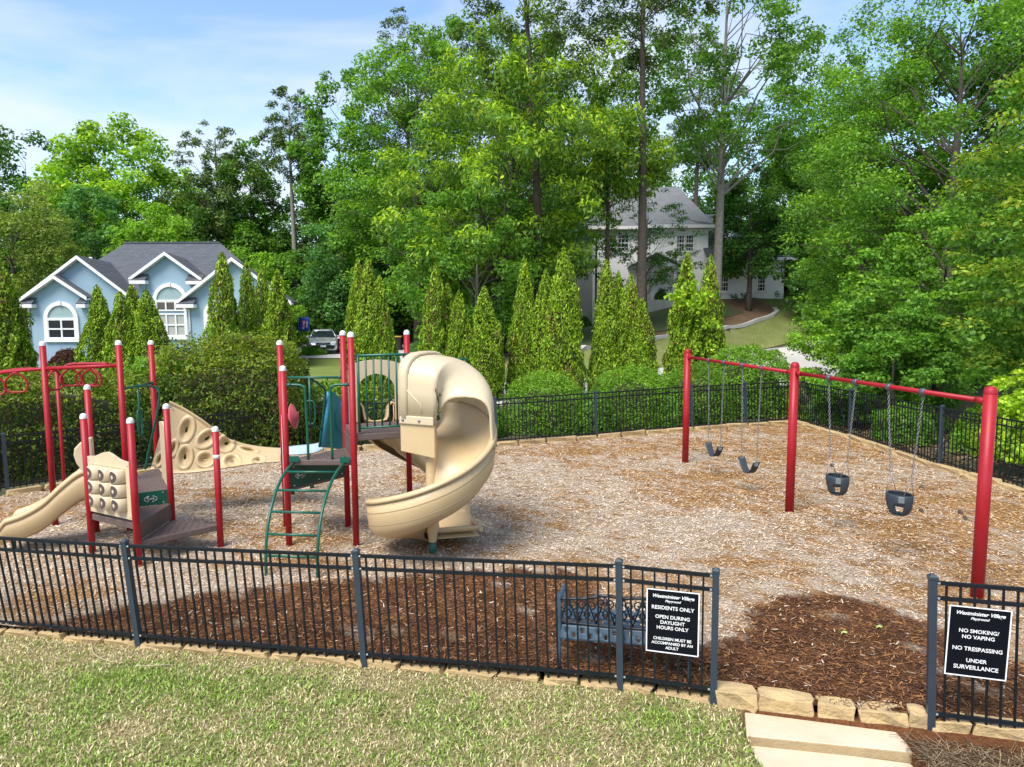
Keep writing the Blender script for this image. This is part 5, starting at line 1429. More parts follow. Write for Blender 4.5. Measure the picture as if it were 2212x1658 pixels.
# ------------------------------------------------------------------ signs
def text_mesh(body, size, shear=0.0, extrude=.0008, bold=0.0):
    cu = bpy.data.curves.new('lettering', 'FONT')
    cu.body = body; cu.size = size; cu.align_x = 'CENTER'; cu.align_y = 'CENTER'; cu.shear = shear; cu.extrude = extrude; cu.offset = bold
    cu.resolution_u = 3
    ob = bpy.data.objects.new('lettering', cu)
    COL.objects.link(ob)
    dg = bpy.context.evaluated_depsgraph_get()
    me = bpy.data.meshes.new_from_object(ob.evaluated_get(dg))
    bpy.data.objects.remove(ob)
    return me
def plane_pt(px, py, p0, nrm):
    v = ray(px, py); o = Vector((0, 0, CAM_H))
    return o + v * ((p0 - o).dot(nrm) / v.dot(nrm))
def sign(label, fa, fb, tl, tr, bl, lines):
    dv = (fb[0] - fa[0]).normalized()
    up0 = ((fa[1] - fa[0]) + (fb[1] - fb[0])).normalized()
    nrm = dv.cross(up0).normalized()
    if nrm.y > 0: nrm = -nrm
    p0 = fa[0] + nrm * .03
    A, B_, C_ = plane_pt(*tl, p0, nrm), plane_pt(*tr, p0, nrm), plane_pt(*bl, p0, nrm)
    u_ = (B_ - A); v_ = (C_ - A)
    W_, H_ = u_.length, v_.length
    un = u_.normalized(); vn = (v_ - un * v_.dot(un)).normalized()
    t = thing('notice_sign', A + v_ + u_ * .5, label, 'sign', 'playground rule signs')
    def P(a, b, d=0): return A + un * (a * W_) + vn * (b * H_) + nrm * d
    MB().prism([P(0, 0), P(1, 0), P(1, 1), P(0, 1)], nrm * .004).build('board', M_SIGN, t)
    fr = MB(); m = .022
    my = m * W_ / H_
    for q in ([P(0, 0, .0045), P(1, 0, .0045), P(1, my, .0045), P(0, my, .0045)], [P(0, 1 - my, .0045), P(1, 1 - my, .0045), P(1, 1, .0045), P(0, 1, .0045)],
              [P(0, my, .0045), P(m, my, .0045), P(m, 1 - my, .0045), P(0, 1 - my, .0045)], [P(1 - m, my, .0045), P(1, my, .0045), P(1, 1 - my, .0045), P(1 - m, 1 - my, .0045)]):
        fr.prism(q, nrm * .002)
    fr.build('white_border', M_SIGNW, t)
    rot = Matrix((un, -vn, nrm)).transposed()
    for body, v, wfrac, shear, bold in lines:
        me = text_mesh(body, .1, shear, .0006, bold)
        xs_ = [q.co.x for q in me.vertices]
        k = wfrac * W_ / (max(xs_) - min(xs_))
        ky = min(k, 1.25 * .1 / .1 * k)
        me.materials.clear(); me.materials.append(M_SIGNW)
        o = link_mesh('lettering', me, None, t, P(.5, v, .0075))
        o.rotation_euler = rot.to_euler(); o.scale = (k, ky, 1)
    return t
sign('black notice board headed residents only, on the fence in front of the bench', f3, f4, (1397, 1270), (1512, 1282), (1394, 1405),
     [('Westminister Village', .105, .78, .35, .0022), ('Playground', .175, .30, .3, .0018), ('RESIDENTS ONLY', .285, .80, 0, .0016), ('OPEN DURING', .43, .65, 0, .0016), ('DAYLIGHT', .515, .46, 0, .0016), ('HOURS ONLY', .60, .60, 0, .0016),
      ('CHILDREN MUST BE', .775, .72, 0, .0018), ('ACCOMPANIED BY AN', .845, .78, 0, .0018), ('ADULT', .915, .25, 0, .0018)])
sign('black notice board forbidding smoking and trespassing, on the right fence', g1, g2, (2051, 1306), (2187, 1320), (2047, 1456),
     [('Westminister Village', .095, .78, .35, .0022), ('Playground', .165, .30, .3, .0018), ('NO SMOKING/', .345, .64, 0, .0016), ('NO VAPING', .43, .52, 0, .0016), ('NO TRESPASSING', .60, .80, 0, .0016), ('UNDER', .765, .33, 0, .0016), ('SURVEILLANCE', .865, .72, 0, .0016)])

# ------------------------------------------------------------------ bench
bq = Vector((.46, 6.72, 0.0)); bt = thing('garden_bench', bq, 'ornate blue-grey metal bench with scrolled back behind the near fence', 'bench')
bdir = (f3[0] - f2[0]); bdir.z = 0; bdir.normalize(); bn = Vector((-bdir.y, bdir.x, 0))      # bn points into the playground
def BP(a, d, z): return bq + bdir * a + bn * d + Vector((0, 0, z))
BW = 1.22
SEAT = []
seat_rows = []
for i in range(9):
    d = .0 + .52 * i / 8
    z = .42 + .035 * math.sin(i / 8 * math.pi) * -1 + (.03 if i == 0 else 0)
    seat_rows.append([BP(BW * j / 24, d, z) for j in range(25)])
mb = MB().sheet(seat_rows)
keepf = []
for q, f in enumerate(mb.f):
    i, j = divmod(q, 24)
    if i % 2 == 1 and j % 2 == (i // 2) % 2 and 0 < j < 23: continue
    keepf.append(f)
mb.f = keepf; mb.sm = [True] * len(keepf)
mb.build('seat', M_BENCH, bt, solid=.012)
# apron under the near edge with pierced diamonds
ap_rows = [[BP(BW * j / 48, -.015 - .05 * i / 6, .44 - .13 * i / 6) for j in range(49)] for i in range(7)]
mb = MB().sheet(ap_rows)
keepf = []
for q, f in enumerate(mb.f):
    i, j = divmod(q, 48)
    if (i in (1, 2) and j % 6 == 2) or (i in (3, 4) and j % 6 == 5): continue
    keepf.append(f)
mb.f = keepf; mb.sm = [True] * len(keepf)
mb.build('rear_apron', M_BENCH, bt, solid=.012)
# scrolled back: frame and curls
def crest(a): return .72 + .06 * math.sin(math.pi * a / BW) ** 2 * (1 + .25 * math.cos(6 * math.pi * a / BW))
lean_ = lambda z: -.02 - .20 * (z - .45)
MB().tube([BP(a, lean_(crest(a)), crest(a)) for a in np.linspace(0, BW, 25)], .016, 8).build('back_rail', M_BENCHD, bt)
MB().tube([BP(a, lean_(.47), .47 - .02 * math.sin(math.pi * a / BW)) for a in np.linspace(0, BW, 15)], .013, 8).build('back_rail', M_BENCHD, bt)
def spiral(a0, z0, r0, turns, s, ph):
    pts = []
    for i in range(22):
        th = i / 21 * turns * 2 * math.pi
        r = r0 * (1 - .8 * i / 21)
        pts.append(BP(a0 + s * r * math.cos(th + ph), lean_(z0 + r * math.sin(th + ph)), z0 + r * math.sin(th + ph)))
    return pts
for k in range(7):
    a0 = BW * (k + .5) / 7
    hh = crest(a0) - .47
    for s in (-1, 1):
        MB().tube(spiral(a0 + s * .042, .47 + hh * .34, .072, 1.3, s, math.pi * .6), .0075, 5).build('back_scroll', M_BENCHD, bt)
        MB().tube(spiral(a0 + s * .035, .47 + hh * .74, .052, 1.2, s, -math.pi * .5), .007, 5).build('back_scroll', M_BENCHD, bt)
    MB().tube([BP(a0 - BW / 14, lean_(.47), .47), BP(a0 - BW / 28, lean_(.47 + hh * .5), .47 + hh * .5), BP(a0, lean_(crest(a0)), crest(a0))], .0075, 5).build('back_scroll', M_BENCHD, bt)
    MB().tube([BP(a0 + BW / 14, lean_(.47), .47), BP(a0 + BW / 28, lean_(.47 + hh * .5), .47 + hh * .5), BP(a0, lean_(crest(a0)), crest(a0))], .0075, 5).build('back_scroll', M_BENCHD, bt)
for a in (0, BW):
    MB().tube([BP(a, lean_(.78), .78), BP(a, lean_(.5), .5), BP(a, -.03, .40), BP(a, -.06, .2), BP(a, -.10, 0)], [.018, .02, .022, .018, .016], 8).build('rear_leg', M_BENCH, bt)
    MB().tube([BP(a, .50, .40), BP(a, .53, .25), BP(a, .50, .12), BP(a, .54, 0)], [.022, .02, .017, .016], 8).build('front_leg', M_BENCH, bt)
    MB().tube([BP(a, lean_(.66), .66), BP(a, .12, .70), BP(a, .32, .68), BP(a, .47, .64), BP(a, .54, .57), BP(a, .50, .50), BP(a, .46, .42)], [.017, .02, .022, .022, .022, .02, .016], 8).build('armrest', M_BENCH, bt)

# ------------------------------------------------------------------ swings
s_far, s_mid, s_near = G(1480, 1000), G(1705, 1103), G(2110, 1290)
sw = thing('swing_frame', s_mid, 'red steel swing frame with three posts and a long top bar', 'swing frame')
SR = .073
def dome(mb, p, r, z): mb.lathe((p.x, p.y, z), [(r, -.02), (r, 0), (r * .94, r * .4), (r * .75, r * .75), (r * .42, r * .95), (.002, r)], 20)
for p in (s_far, s_mid, s_near):
    MB().tube([(p.x, p.y, -.2), (p.x, p.y, 2.48)], SR, 20).build('post', M_RED, sw)
    mb = MB(); dome(mb, p, SR + .001, 2.48); mb.build('post_cap', M_RED, sw)
BZ_ = 2.37
ax = (s_near - s_far).normalized()
for a, b in ((s_far, s_mid), (s_mid, s_near)):
    a_, b_ = a + ax * (SR - .005), b - ax * (SR - .005)
    MB().tube([(a_.x, a_.y, BZ_), (b_.x, b_.y, BZ_)], .032, 14).build('top_bar', M_RED, sw)
    for q, s in ((a_, 1), (b_, -1)):
        MB().tube([(q.x, q.y, BZ_), (q.x + ax.x * .12 * s, q.y + ax.y * .12 * s, BZ_)], .040, 14).build('bar_sleeve', M_RED, sw)
def t_of(px):
    v = ray(px, 800)
    b = v.x / v.y
    d = s_near - s_far
    return (b * s_far.y - s_far.x) / (d.x - b * d.y)
HPX = [1531, 1564, 1604, 1645, 1792, 1850, 1922, 1997]
HT = [s_far + (s_near - s_far) * t_of(x) for x in HPX]
for h in HT:
    hb = MB().tube([(h.x - ax.x * .04, h.y - ax.y * .04, BZ_), (h.x - ax.x * .025, h.y - ax.y * .025, BZ_), (h.x + ax.x * .025, h.y + ax.y * .025, BZ_), (h.x + ax.x * .04, h.y + ax.y * .04, BZ_)], [.040, .048, .048, .040], 14)
    hb.box((h.x, h.y, BZ_ - .065), (.03, .03, .05))
    hb.build('hanger', M_HANGER, sw)
def chain(p0, p1, ln=.042, r=.0042):
    mb = MB()
    d = p1 - p0; n = max(2, int(d.length / (ln * .8))); dn_ = d.normalized()
    sdx = dn_.cross(Vector((1, 0, 0))).normalized(); sdy = dn_.cross(sdx)
    for i in range(n):
        c_ = p0 + d * ((i + .5) / n)
        s_ = sdx if i % 2 else sdy
        mb.tube([c_ + dn_ * (ln / 2 * math.cos(a)) + s_ * (.013 * math.sin(a)) for a in [k * math.pi / 4 for k in range(8)]], r, 4, closed=True)
    return mb
def belt_swing(h0, h1, zt, zb, label):
    t = thing('belt_swing', (h0 + h1) / 2 + Vector((0, 0, zb)), label, 'swing', 'swings on the red frame')
    mid = (h0 + h1) / 2; half = (h1 - h0) / 2
    e = [mid - half * .80, mid + half * .80]
    for h, q in ((h0, e[0]), (h1, e[1])):
        chain(Vector((h.x, h.y, BZ_ - .09)), Vector((q.x, q.y, zt + .06))).build('chain', M_CHAIN, t)
        MB().tube([(q.x, q.y, zt + .07), (q.x + half.x * .0, q.y, zt)], .006, 6).build('clevis', M_CHAIN, t)
    nrm = Vector((-ax.y, ax.x, 0))
    rows = []
    for w in (-.07, -.05, 0, .05, .07):
        row = []
        for k in range(17):
            s = -1 + 2 * k / 16
            x_ = mid + half * .80 * (s if abs(s) < .999 else s)
            z = zb + (zt - zb) * abs(s) ** 2.2
            row.append((x_.x + nrm.x * w, x_.y + nrm.y * w, z + .0))
        rows.append(row)
    MB().sheet(rows).build('belt_seat', M_RUBBER, t, solid=.012)
    for s, q in ((-1, e[0]), (1, e[1])):
        rot = Matrix((half.normalized(), nrm, Vector((0, 0, 1)))).transposed()
        MB().box(q + Vector((0, 0, zt - .045 - zt + zt)) + half.normalized() * (-s * .004), (.022, .07, .07), rot).build('end_plate', M_PLATE, t, bevel=.004)
    return t
belt_swing(HT[0], HT[1], .66, .42, 'black belt swing next to the far red post')
belt_swing(HT[2], HT[3], .62, .37, 'black belt swing next to the middle red post')
def bucket_swing(h0, h1, z0, label):
    t = thing('bucket_swing', (h0 + h1) / 2 + Vector((0, 0, z0)), label, 'swing', 'swings on the red frame')
    mid = (h0 + h1) / 2; un = (h1 - h0).normalized(); nrm = Vector((-un.y, un.x, 0))
    # the seat hangs turned a little, as it does at rest
    prof_ = [(.135, .175, .31), (.15, .185, .29), (.15, .185, .22), (.148, .182, .16), (.142, .172, .10), (.125, .145, .05), (.09, .10, .015), (.04, .05, 0), (.005, .005, 0)]
    rows = []
    N_ = 40
    for a_, b_, z in prof_:
        rows.append([mid + nrm * (a_ * math.cos(2 * math.pi * k / N_)) + un * (b_ * math.sin(2 * math.pi * k / N_)) + Vector((0, 0, z0 + z)) for k in range(N_ + 1)])
    mb = MB().sheet(rows)
    kf = []
    for q, f in enumerate(mb.f):
        i, k = divmod(q, N_)
        ang = (k + .5) / N_ * 360
        z = (prof_[i][2] + prof_[i + 1][2]) / 2
        dmin = min(abs((ang - c_ + 180) % 360 - 180) for c_ in (38, 142, 218, 322))
        if .03 < z < .15 and dmin < 22 * (1 - .0 * z): continue
        kf.append(f)
    mb.f = kf; mb.sm = [True] * len(kf)
    mb.build('bucket_seat', M_RUBBER, t, solid=.012, weld=True)
    for h, s in ((h0, -1), (h1, 1)):
        e = mid + un * (s * .185); tp = Vector((e.x + un.x * s * .01, e.y + un.y * s * .01, z0 + .56))
        chain(Vector((h.x, h.y, BZ_ - .09)), tp).build('chain', M_CHAIN, t)
        for w in (-.09, .09):
            r_ = e + nrm * w - un * (s * .03)
            MB().tube([tp, (r_.x, r_.y, z0 + .27)], .006, 6).build('yoke_wire', M_CHAIN, t)
    for s in (-1, 1):
        for w in (-1, 1):
            ang = math.atan2(s * .165, w * .09)
    rot = Matrix((un, nrm, Vector((0, 0, 1)))).transposed()
    for s, w in ((-1, 1), (1, -1), (-1, -1), (1, 1)):
        c_ = mid + un * (s * .147) + nrm * (w * .098) + Vector((0, 0, z0 + .255))
        th = math.atan2(w * .098 / .15 ** 2, s * .147 / .185 ** 2)
        rr_ = rot @ Matrix.Rotation(th, 3, 'Z')
        MB().box(c_, (.012, .075, .085), rr_).build('rivet_plate', M_PLATE, t, bevel=.003)
    return t
bucket_swing(HT[4], HT[5], .585, 'black bucket swing between the middle red post and the other bucket')
bucket_swing(HT[6], HT[7], .63, 'black bucket swing next to the near red post')
# ------------------------------------------------------------------ play structure
ps = thing('play_structure', (-3.9, 10.8, 0), 'red, green and beige play structure with decks, climbing wall and slides', 'play structure')
def rot2(v, deg):
    a = math.radians(deg); return Vector((v.x * math.cos(a) - v.y * math.sin(a), v.x * math.sin(a) + v.y * math.cos(a), 0))
pF, pG, pI, pK, pM, pL, pA = G(200, 1195), G(300, 1222), G(477, 1180), G(625, 1180), G(770, 1180), G(752, 1138), G(120, 1135)
fg = pG - pF
pH = pF + rot2(fg, 60); pC = pF + rot2(fg, 120); pD = pC + (pC - pF) * .98
pN = pL + rot2(pM - pL, 90); pO = pM + pN - pL + (pN - pL).normalized() * .24
sd = (pN - pO).length
pQ = (pN + pO) / 2 + rot2((pO - pN).normalized(), 90) * (.80 * sd)
pJ = pL + (pK - pM)
pE = Vector((-.592 * 11.0, 11.0, 0)) 
pB = Vector((-.633 * 12.4, 12.4, 0))
def up(p, z): return Vector((p.x, p.y, z))
def ztop(px, py, p): return D(px, py, p.y).z
PR = .046
def post(p, zt, r=PR, cap=True, band=None):
    o = MB().tube([up(p, -.2), up(p, zt - r * .8)], r, 18).build('post', M_RED, ps)
    if cap:
        mb = MB(); mb.lathe(up(p, zt - r * 1.1), [(r + .003, -.025), (r + .003, 0), (r * .97, r * .45), (r * .75, r * .8), (r * .4, r * 1.02), (.002, r * 1.1)], 18); mb.build('post_cap', M_CAP, o)
    if band: MB().lathe(up(p, band), [(r + .0015, -.03), (r + .002, -.03), (r + .002, .03), (r + .0015, .03)], 18).build('reflective_band', M_CAP, o)
    return o
post(pA, ztop(93, 737, pA)); post(pF, ztop(183, 893, pF)); post(pG, ztop(280, 902, pG)); post(pH, ztop(360, 872, pH)); post(pI, ztop(460, 921, pI), band=1.34)
post(pC, ztop(253, 735, pC)); post(pD, ztop(338, 735, pD)); post(pE, ztop(178, 831, pE)); kp_ = post(pK, ztop(609, 790, pK)); MB().tube([up(pK, .55) + Vector((-.034, -.030, 0)), up(pK, 1.2) + Vector((-.036, -.029, 0)), up(pK, 1.95) + Vector((-.037, -.028, 0))], [.003, .005, .002], 5).build('bare_scratch', M_CAP, kp_); post(pJ, ztop(603, 735, pJ)); post(pL, ztop(741, 714, pL)); post(pM, ztop(763, 717, pM)); post(pN, ztop(882, 713, pN))
MB().tube([up(pB, -.2), up(pB, 2.42)], .03, 12).build('post', M_RED, ps)
# decks
def deck(poly, z, name='deck', th=.09, inset=.0):
    poly = [up(p, z) for p in poly]
    d = MB().prism(poly, (0, 0, -th)).build(name, M_DECK, ps, bevel=.012)
    cx0 = sum(poly, Vector()) / len(poly)
    xs_ = [p.x for p in poly]; ys_ = [p.y for p in poly]
    e1 = (poly[1] - poly[0]).normalized(); e2 = Vector((-e1.y, e1.x, 0))
    hl = MB()
    for i in range(-12, 13):
        for j in range(-12, 13):
            q = cx0 + e1 * (i * .105 + (j % 2) * .05) + e2 * (j * .09)
            qq = Vector((cx0.x + (q.x - cx0.x) * 1.16, cx0.y + (q.y - cx0.y) * 1.16))
            if in_poly(np.array([qq.x]), np.array([qq.y]), [(p.x, p.y) for p in poly])[0]:
                hl.add([q + Vector((0, 0, .002)) + (e1 * math.cos(a) * .021 + e2 * math.sin(a) * .012) for a in [k * math.pi / 3 for k in range(6)]], [(0, 1, 2, 3, 4, 5)])
    tag(hl.build('perforations', M_HOLE, d), kind='stuff')
    # bolts on the fascia
    bl = MB()
    for a, b in zip(poly, poly[1:] + poly[:1]):
        n_ = (b - a).normalized().cross(Vector((0, 0, 1)))
        if n_.dot((a + b) / 2 - cx0) < 0: n_ = -n_
        for f in (.14, .38, .62, .86):
            bl.box(a.lerp(b, f) + n_ * .003 + Vector((0, 0, -th / 2)), (.012, .012, .012))
    tag(bl.build('bolts', M_PLATE, d), kind='stuff')
    return d
deck([pG, pI, pH], .33); deck([pF, pG, pH], .58); deck([pF, pH, pD, pC], .80)
MB().prism([up(pG, .58), up(pH, .58), up(pH, .345), up(pG, .345)], (pI - pG).normalized() * .02).build('step_riser', M_DECK, ps)
DZ1, DZ2, DZ3 = .90, 1.29, 1.66
deck([pK, pM, pL], DZ2, th=.085); deck([pK, pL, pJ], DZ1)
deck([pM, pO, pQ, pN, pL], DZ3, th=.10)
# green risers with the maker's oval mark
M_LOGO = mat('white_print', (.7, .72, .7), .6)
def logo(parent, c, e, n, w):
    """oval of broken lines with a scribble inside"""
    mb = MB()
    upv = Vector((0, 0, 1))
    for k in range(14):
        if k % 7 == 3: continue
        a0, a1 = k / 14 * 2 * math.pi, (k + .72) / 14 * 2 * math.pi
        mb.tube([c + e * (w * math.cos(a)) + upv * (w * .52 * math.sin(a)) for a in (a0, (a0 + a1) / 2, a1)], .0042, 4)
    z = [(-.42, -.12), (-.36, .22), (-.22, .24), (-.28, .05), (-.18, -.06), (-.34, -.16), (-.10, -.1), (-.02, .08), (.02, -.12), (.10, .1), (.12, -.12), (.22, .05), (.24, -.14), (.36, .18), (.30, -.05), (.44, -.16)]
    mb.tube([c + e * (a * w * 1.5) + upv * (b * w * 1.3) for a, b in z], .0045, 4)
    mb.build('maker_mark', M_LOGO, parent)
def riser(a, b, z0, z1, face, mark):
    n_ = (b - a).normalized().cross(Vector((0, 0, 1)))
    if n_.dot(face) < 0: n_ = -n_
    o = MB().prism([up(a, z0), up(b, z0), up(b, z1), up(a, z1)], n_ * .02).build('riser_panel', M_DGREEN if z1 > 1.1 else M_GREEN, ps)
    e = (b - a).normalized()
    logo(o, up(a.lerp(b, mark), (z0 + z1) / 2 - .005) + n_ * .024, e if e.x > 0 else -e, n_, .085)
    bl = MB()
    for f in (.1, .5, .9):
        for zz_ in (z0 + .03, z1 - .03): bl.box(up(a.lerp(b, f), zz_) + n_ * .022, (.014, .014, .014))
    tag(bl.build('bolts', M_SCREW, o), kind='stuff')
cam_dir = Vector((0, -1, 0))
riser(pF, pH, .585, .795, cam_dir, .74)
riser(pK, pL, .86, DZ2 - .09, cam_dir, .20)
MB().prism([up(pM, DZ2 + .005), up(pL, DZ2 + .005), up(pL, DZ3 - .10), up(pM, DZ3 - .10)], (pK - pM).normalized() * .02).build('riser_panel', M_DECK, ps)

# ---- game panel with turning cylinders
e = (pG - pF).normalized(); nP = Vector((e.y, -e.x, 0))
if nP.y > 0: nP = -nP
LEN = (pG - pF).length
def PP(a, z, d=0): return pF + e * a + nP * d + Vector((0, 0, z))
a0, a1 = PR + .015, LEN - PR - .015
top = []
for i in range(21):
    f = i / 20; a = a0 + (a1 - a0) * f
    hump = .10 * math.exp(-((f - .48) / .24) ** 2)
    top.append((a, 1.42 + hump - .0))
ox0, ox1, oz0, oz1 = a0 + .09, a1 - .085, .735, 1.32
gp = MB()
th_ = nP * .04
gp.prism([PP(a, z, -.02) for a, z in [(a0, oz1)] + [(a1, oz1)] + top[::-1]], th_)
gp.prism([PP(a0, .63, -.02), PP(a1, .63, -.02), PP(a1, oz0, -.02), PP(a0, oz0, -.02)], th_)
gp.prism([PP(a0, oz0, -.02), PP(ox0, oz0, -.02), PP(ox0, oz1, -.02), PP(a0, oz1, -.02)], th_)
gp.prism([PP(ox1, oz0, -.02), PP(a1, oz0, -.02), PP(a1, oz1, -.02), PP(ox1, oz1, -.02)], th_)
panel = gp.build('game_panel', M_CREAM, ps, weld=True)
MB().prism([PP(ox0, oz0, -.019), PP(ox1, oz0, -.019), PP(ox1, oz1, -.019), PP(ox0, oz1, -.019)], nP * .004).build('panel_back', M_DARKBROWN, panel)
for bz in (.66, 1.38):
    for a in (a0 + .03, a1 - .03): MB().box(PP(a, bz, .022), (.014, .014, .014)).build('bolt', M_SCREW, panel)
cw = (ox1 - ox0) / 3; ch = (oz1 - oz0) / 3
for i in range(3):
    for j in range(3):
        ca, cz = ox0 + cw * (i + .5), oz0 + ch * (j + .5)
        r = cw * .48
        c = PP(ca, cz, .02)
        MB().lathe(c, [(.01, -ch * .47), (r * .9, -ch * .47), (r, -ch * .43), (r, ch * .43), (r * .9, ch * .47), (.01, ch * .47)], 24).build('turning_cylinder', M_CREAM, panel)
        mk = MB()                                       # printed ring wrapped on the cylinder
        ph0 = .18 - .12 * i
        for k in range(20):
            qd = []
            for kk, rr_ in ((k, .072), (k + 1, .072), (k + 1, .026), (k, .026)):
                t_ = kk / 20 * 2 * math.pi
                u_ = math.cos(t_) * rr_ * (1.0 if math.cos(t_) > 0 else .72); v_ = math.sin(t_) * rr_ * 1.12
                an = -ph0 + u_ / r
                qd.append(c + (e * math.sin(an) + nP * math.cos(an)) * (r + .002) + Vector((0, 0, v_)))
            mk.add(qd, [(0, 1, 2, 3)])
        mk.build('printed_ring', M_DARKBROWN, panel)

# ---- short wave slide on the left
def sweep(path, sec, name, m, parent, th=.022, weld=True):
    """path: list of (point, side vector, scale of wall); sec: (offset, height)"""
    rows = []
    for p, s, k in path:
        rows.append([p + s * a + Vector((0, 0, b * k)) for a, b in sec])
    return MB().sheet(rows).build(name, m, parent, solid=th)
def smooth_path(ctrl, n):
    ctrl = [Vector(c_) for c_ in ctrl]
    P_ = [ctrl[0] * 2 - ctrl[1]] + ctrl + [ctrl[-1] * 2 - ctrl[-2]]
    out = []
    for i in range(1, len(P_) - 2):
        for k in range(n):
            t = k / n
            a, b, c_, d = P_[i - 1], P_[i], P_[i + 1], P_[i + 2]
            out.append(.5 * ((2 * b) + (c_ - a) * t + (2 * a - 5 * b + 4 * c_ - d) * t * t + (3 * b - a - 3 * c_ + d) * t ** 3))
    out.append(P_[-2])
    return out
SEC = [(-.27, .19), (-.275, .225), (-.25, .235), (-.225, .20), (-.20, .06), (-.17, .015), (-.08, 0), (0, -.004), (.08, 0), (.17, .015), (.20, .06), (.225, .20), (.25, .235), (.275, .225), (.27, .19)]
st = (pF + pC) / 2
x_end = G(28, 1150, .26)
ctrl = [up(st, .82), st.lerp(x_end, .22) + Vector((0, 0, .82)), st.lerp(x_end, .42) + Vector((0, 0, .68)), st.lerp(x_end, .62) + Vector((0, 0, .42)), st.lerp(x_end, .82) + Vector((0, 0, .30)), st.lerp(x_end, 1.0) + Vector((0, 0, .235)), st.lerp(x_end, 1.08) + Vector((0, 0, .2))]
for c_ in ctrl[1:]: c_.z = c_.z
ctrl = [Vector((c_.x, c_.y, z)) for c_, z in zip(ctrl, (.84, .83, .66, .44, .31, .25, .21))]
pp = smooth_path(ctrl, 7)
path = []
for i, p in enumerate(pp):
    d = pp[min(i + 1, len(pp) - 1)] - pp[max(i - 1, 0)]; d.z = 0; d.normalize()
    s = Vector((-d.y, d.x, 0))
    f = i / (len(pp) - 1)
    path.append((p, s, 1.0 + .45 * (1 - f) if f < .85 else 1.0 * (1 - (f - .85) * 3)))
ws = sweep(path, SEC, 'wave_slide', M_BEIGE, ps, .03)
side_s = 1 if path[0][1].y < 0 else -1
# outer skirt of the slide, seen from the lawn
rows = [[p + s * (side_s * .277) + Vector((0, 0, .215 * k)), p + s * (side_s * .285) + Vector((0, 0, .1 * k)), p + s * (side_s * .27) + Vector((0, 0, -.05)), p + s * (side_s * .22) + Vector((0, 0, -.13 + .08 * i / len(path)))] for i, (p, s, k) in enumerate(path)]
MB().sheet(rows).build('slide_skirt', M_BEIGE, ws, solid=.01)
for off, dz_ in ((.287, .12), (.282, .02)):
    MB().tube([p + s * (side_s * off) + Vector((0, 0, dz_ * k)) for p, s, k in path[3:-4]], .0035, 4).build('groove_line', M_GROOVE, ws)
# tall side wing at the top of the slide
wd_dir = (x_end - st); wd_dir.z = 0; wd_dir.normalize()
q0 = pF + (pC - pF).normalized() * .16
outl = [(.0, .80), (.0, 1.66), (.06, 1.64), (.16, 1.58), (.235, 1.50), (.25, 1.40), (.22, 1.28), (.14, 1.14), (.09, 1.04), (.07, .92), (.06, .80)]
for off in (0.0,):
    q = q0 + (pC - pF).normalized() * off
    MB().prism([q + wd_dir * a + Vector((0, 0, z)) for a, z in outl], (pC - pF).normalized() * .07).build('slide_wing', M_CREAM, ps, bevel=.025)
MB().tube([up(x_end, .2), up(x_end, -.05)], .03, 8).build('slide_foot', M_GREEN, ps)

# ---- overhead loop ladder
bA = up(pA, D(105, 797, pA.y).z); bC = up(pC, D(250, 790, pC.y).z)
left1 = D(0, 806, pA.y + .1); left2 = D(-140, 826, pA.y + .3)
MB().tube([bA, bC], .030, 12).build('overhead_rail', M_RED, ps)
MB().tube(smooth_path([bA, left1, left2], 6), .026, 12).build('overhead_rail', M_RED, ps)
bB = up(pB, 2.42)
MB().tube(smooth_path([bC + Vector((-.25, .12, .02)), D(200, 786, pC.y + .55), D(150, 788, pB.y - .2), bB, D(60, 797, pB.y + .05), D(-20, 806, pB.y + .15)], 6), .024, 10).build('overhead_rail', M_RED, ps)
def loop(c, e_, w, h):
    pts = []
    sh = [(0, 0), (.18, -.10), (.42, -.34), (.5, -.58), (.46, -.84), (.3, -.98), (0, -1), (-.3, -.98), (-.46, -.84), (-.5, -.58), (-.42, -.34), (-.18, -.10)]
    for a, b in sh: pts.append(c + e_ * (a * w) + Vector((0, 0, b * h)))
    ctrl_ = pts
    out = []
    n = len(ctrl_)
    for i in range(n):
        a, b, c_, d = ctrl_[i - 1], ctrl_[i], ctrl_[(i + 1) % n], ctrl_[(i + 2) % n]
        for k in range(3):
            t = k / 3
            out.append(.5 * ((2 * b) + (c_ - a) * t + (2 * a - 5 * b + 4 * c_ - d) * t * t + (3 * b - a - 3 * c_ + d) * t ** 3))
    MB().tube(out, .0165, 8, closed=True).build('grip_loop', M_RED, ps)
ex = Vector((1, 0, 0))
loop(D(33, 806, pA.y + .05), Vector((.97, .25, 0)), .32, .31)
loop(D(-14, 812, pA.y + .1), Vector((.97, .25, 0)), .32, .31)
loop(D(117, 800, pA.y + .3), Vector((.25, .97, 0)), .30, .32)
loop(D(152, 797, pA.y + .35), Vector((.9, .4, 0)), .29, .28)
loop(D(185, 796, pA.y + .05), Vector((.98, .1, 0)), .32, .27)
loop(D(197, 797, pA.y + .0), Vector((.98, -.1, 0)), .33, .275)

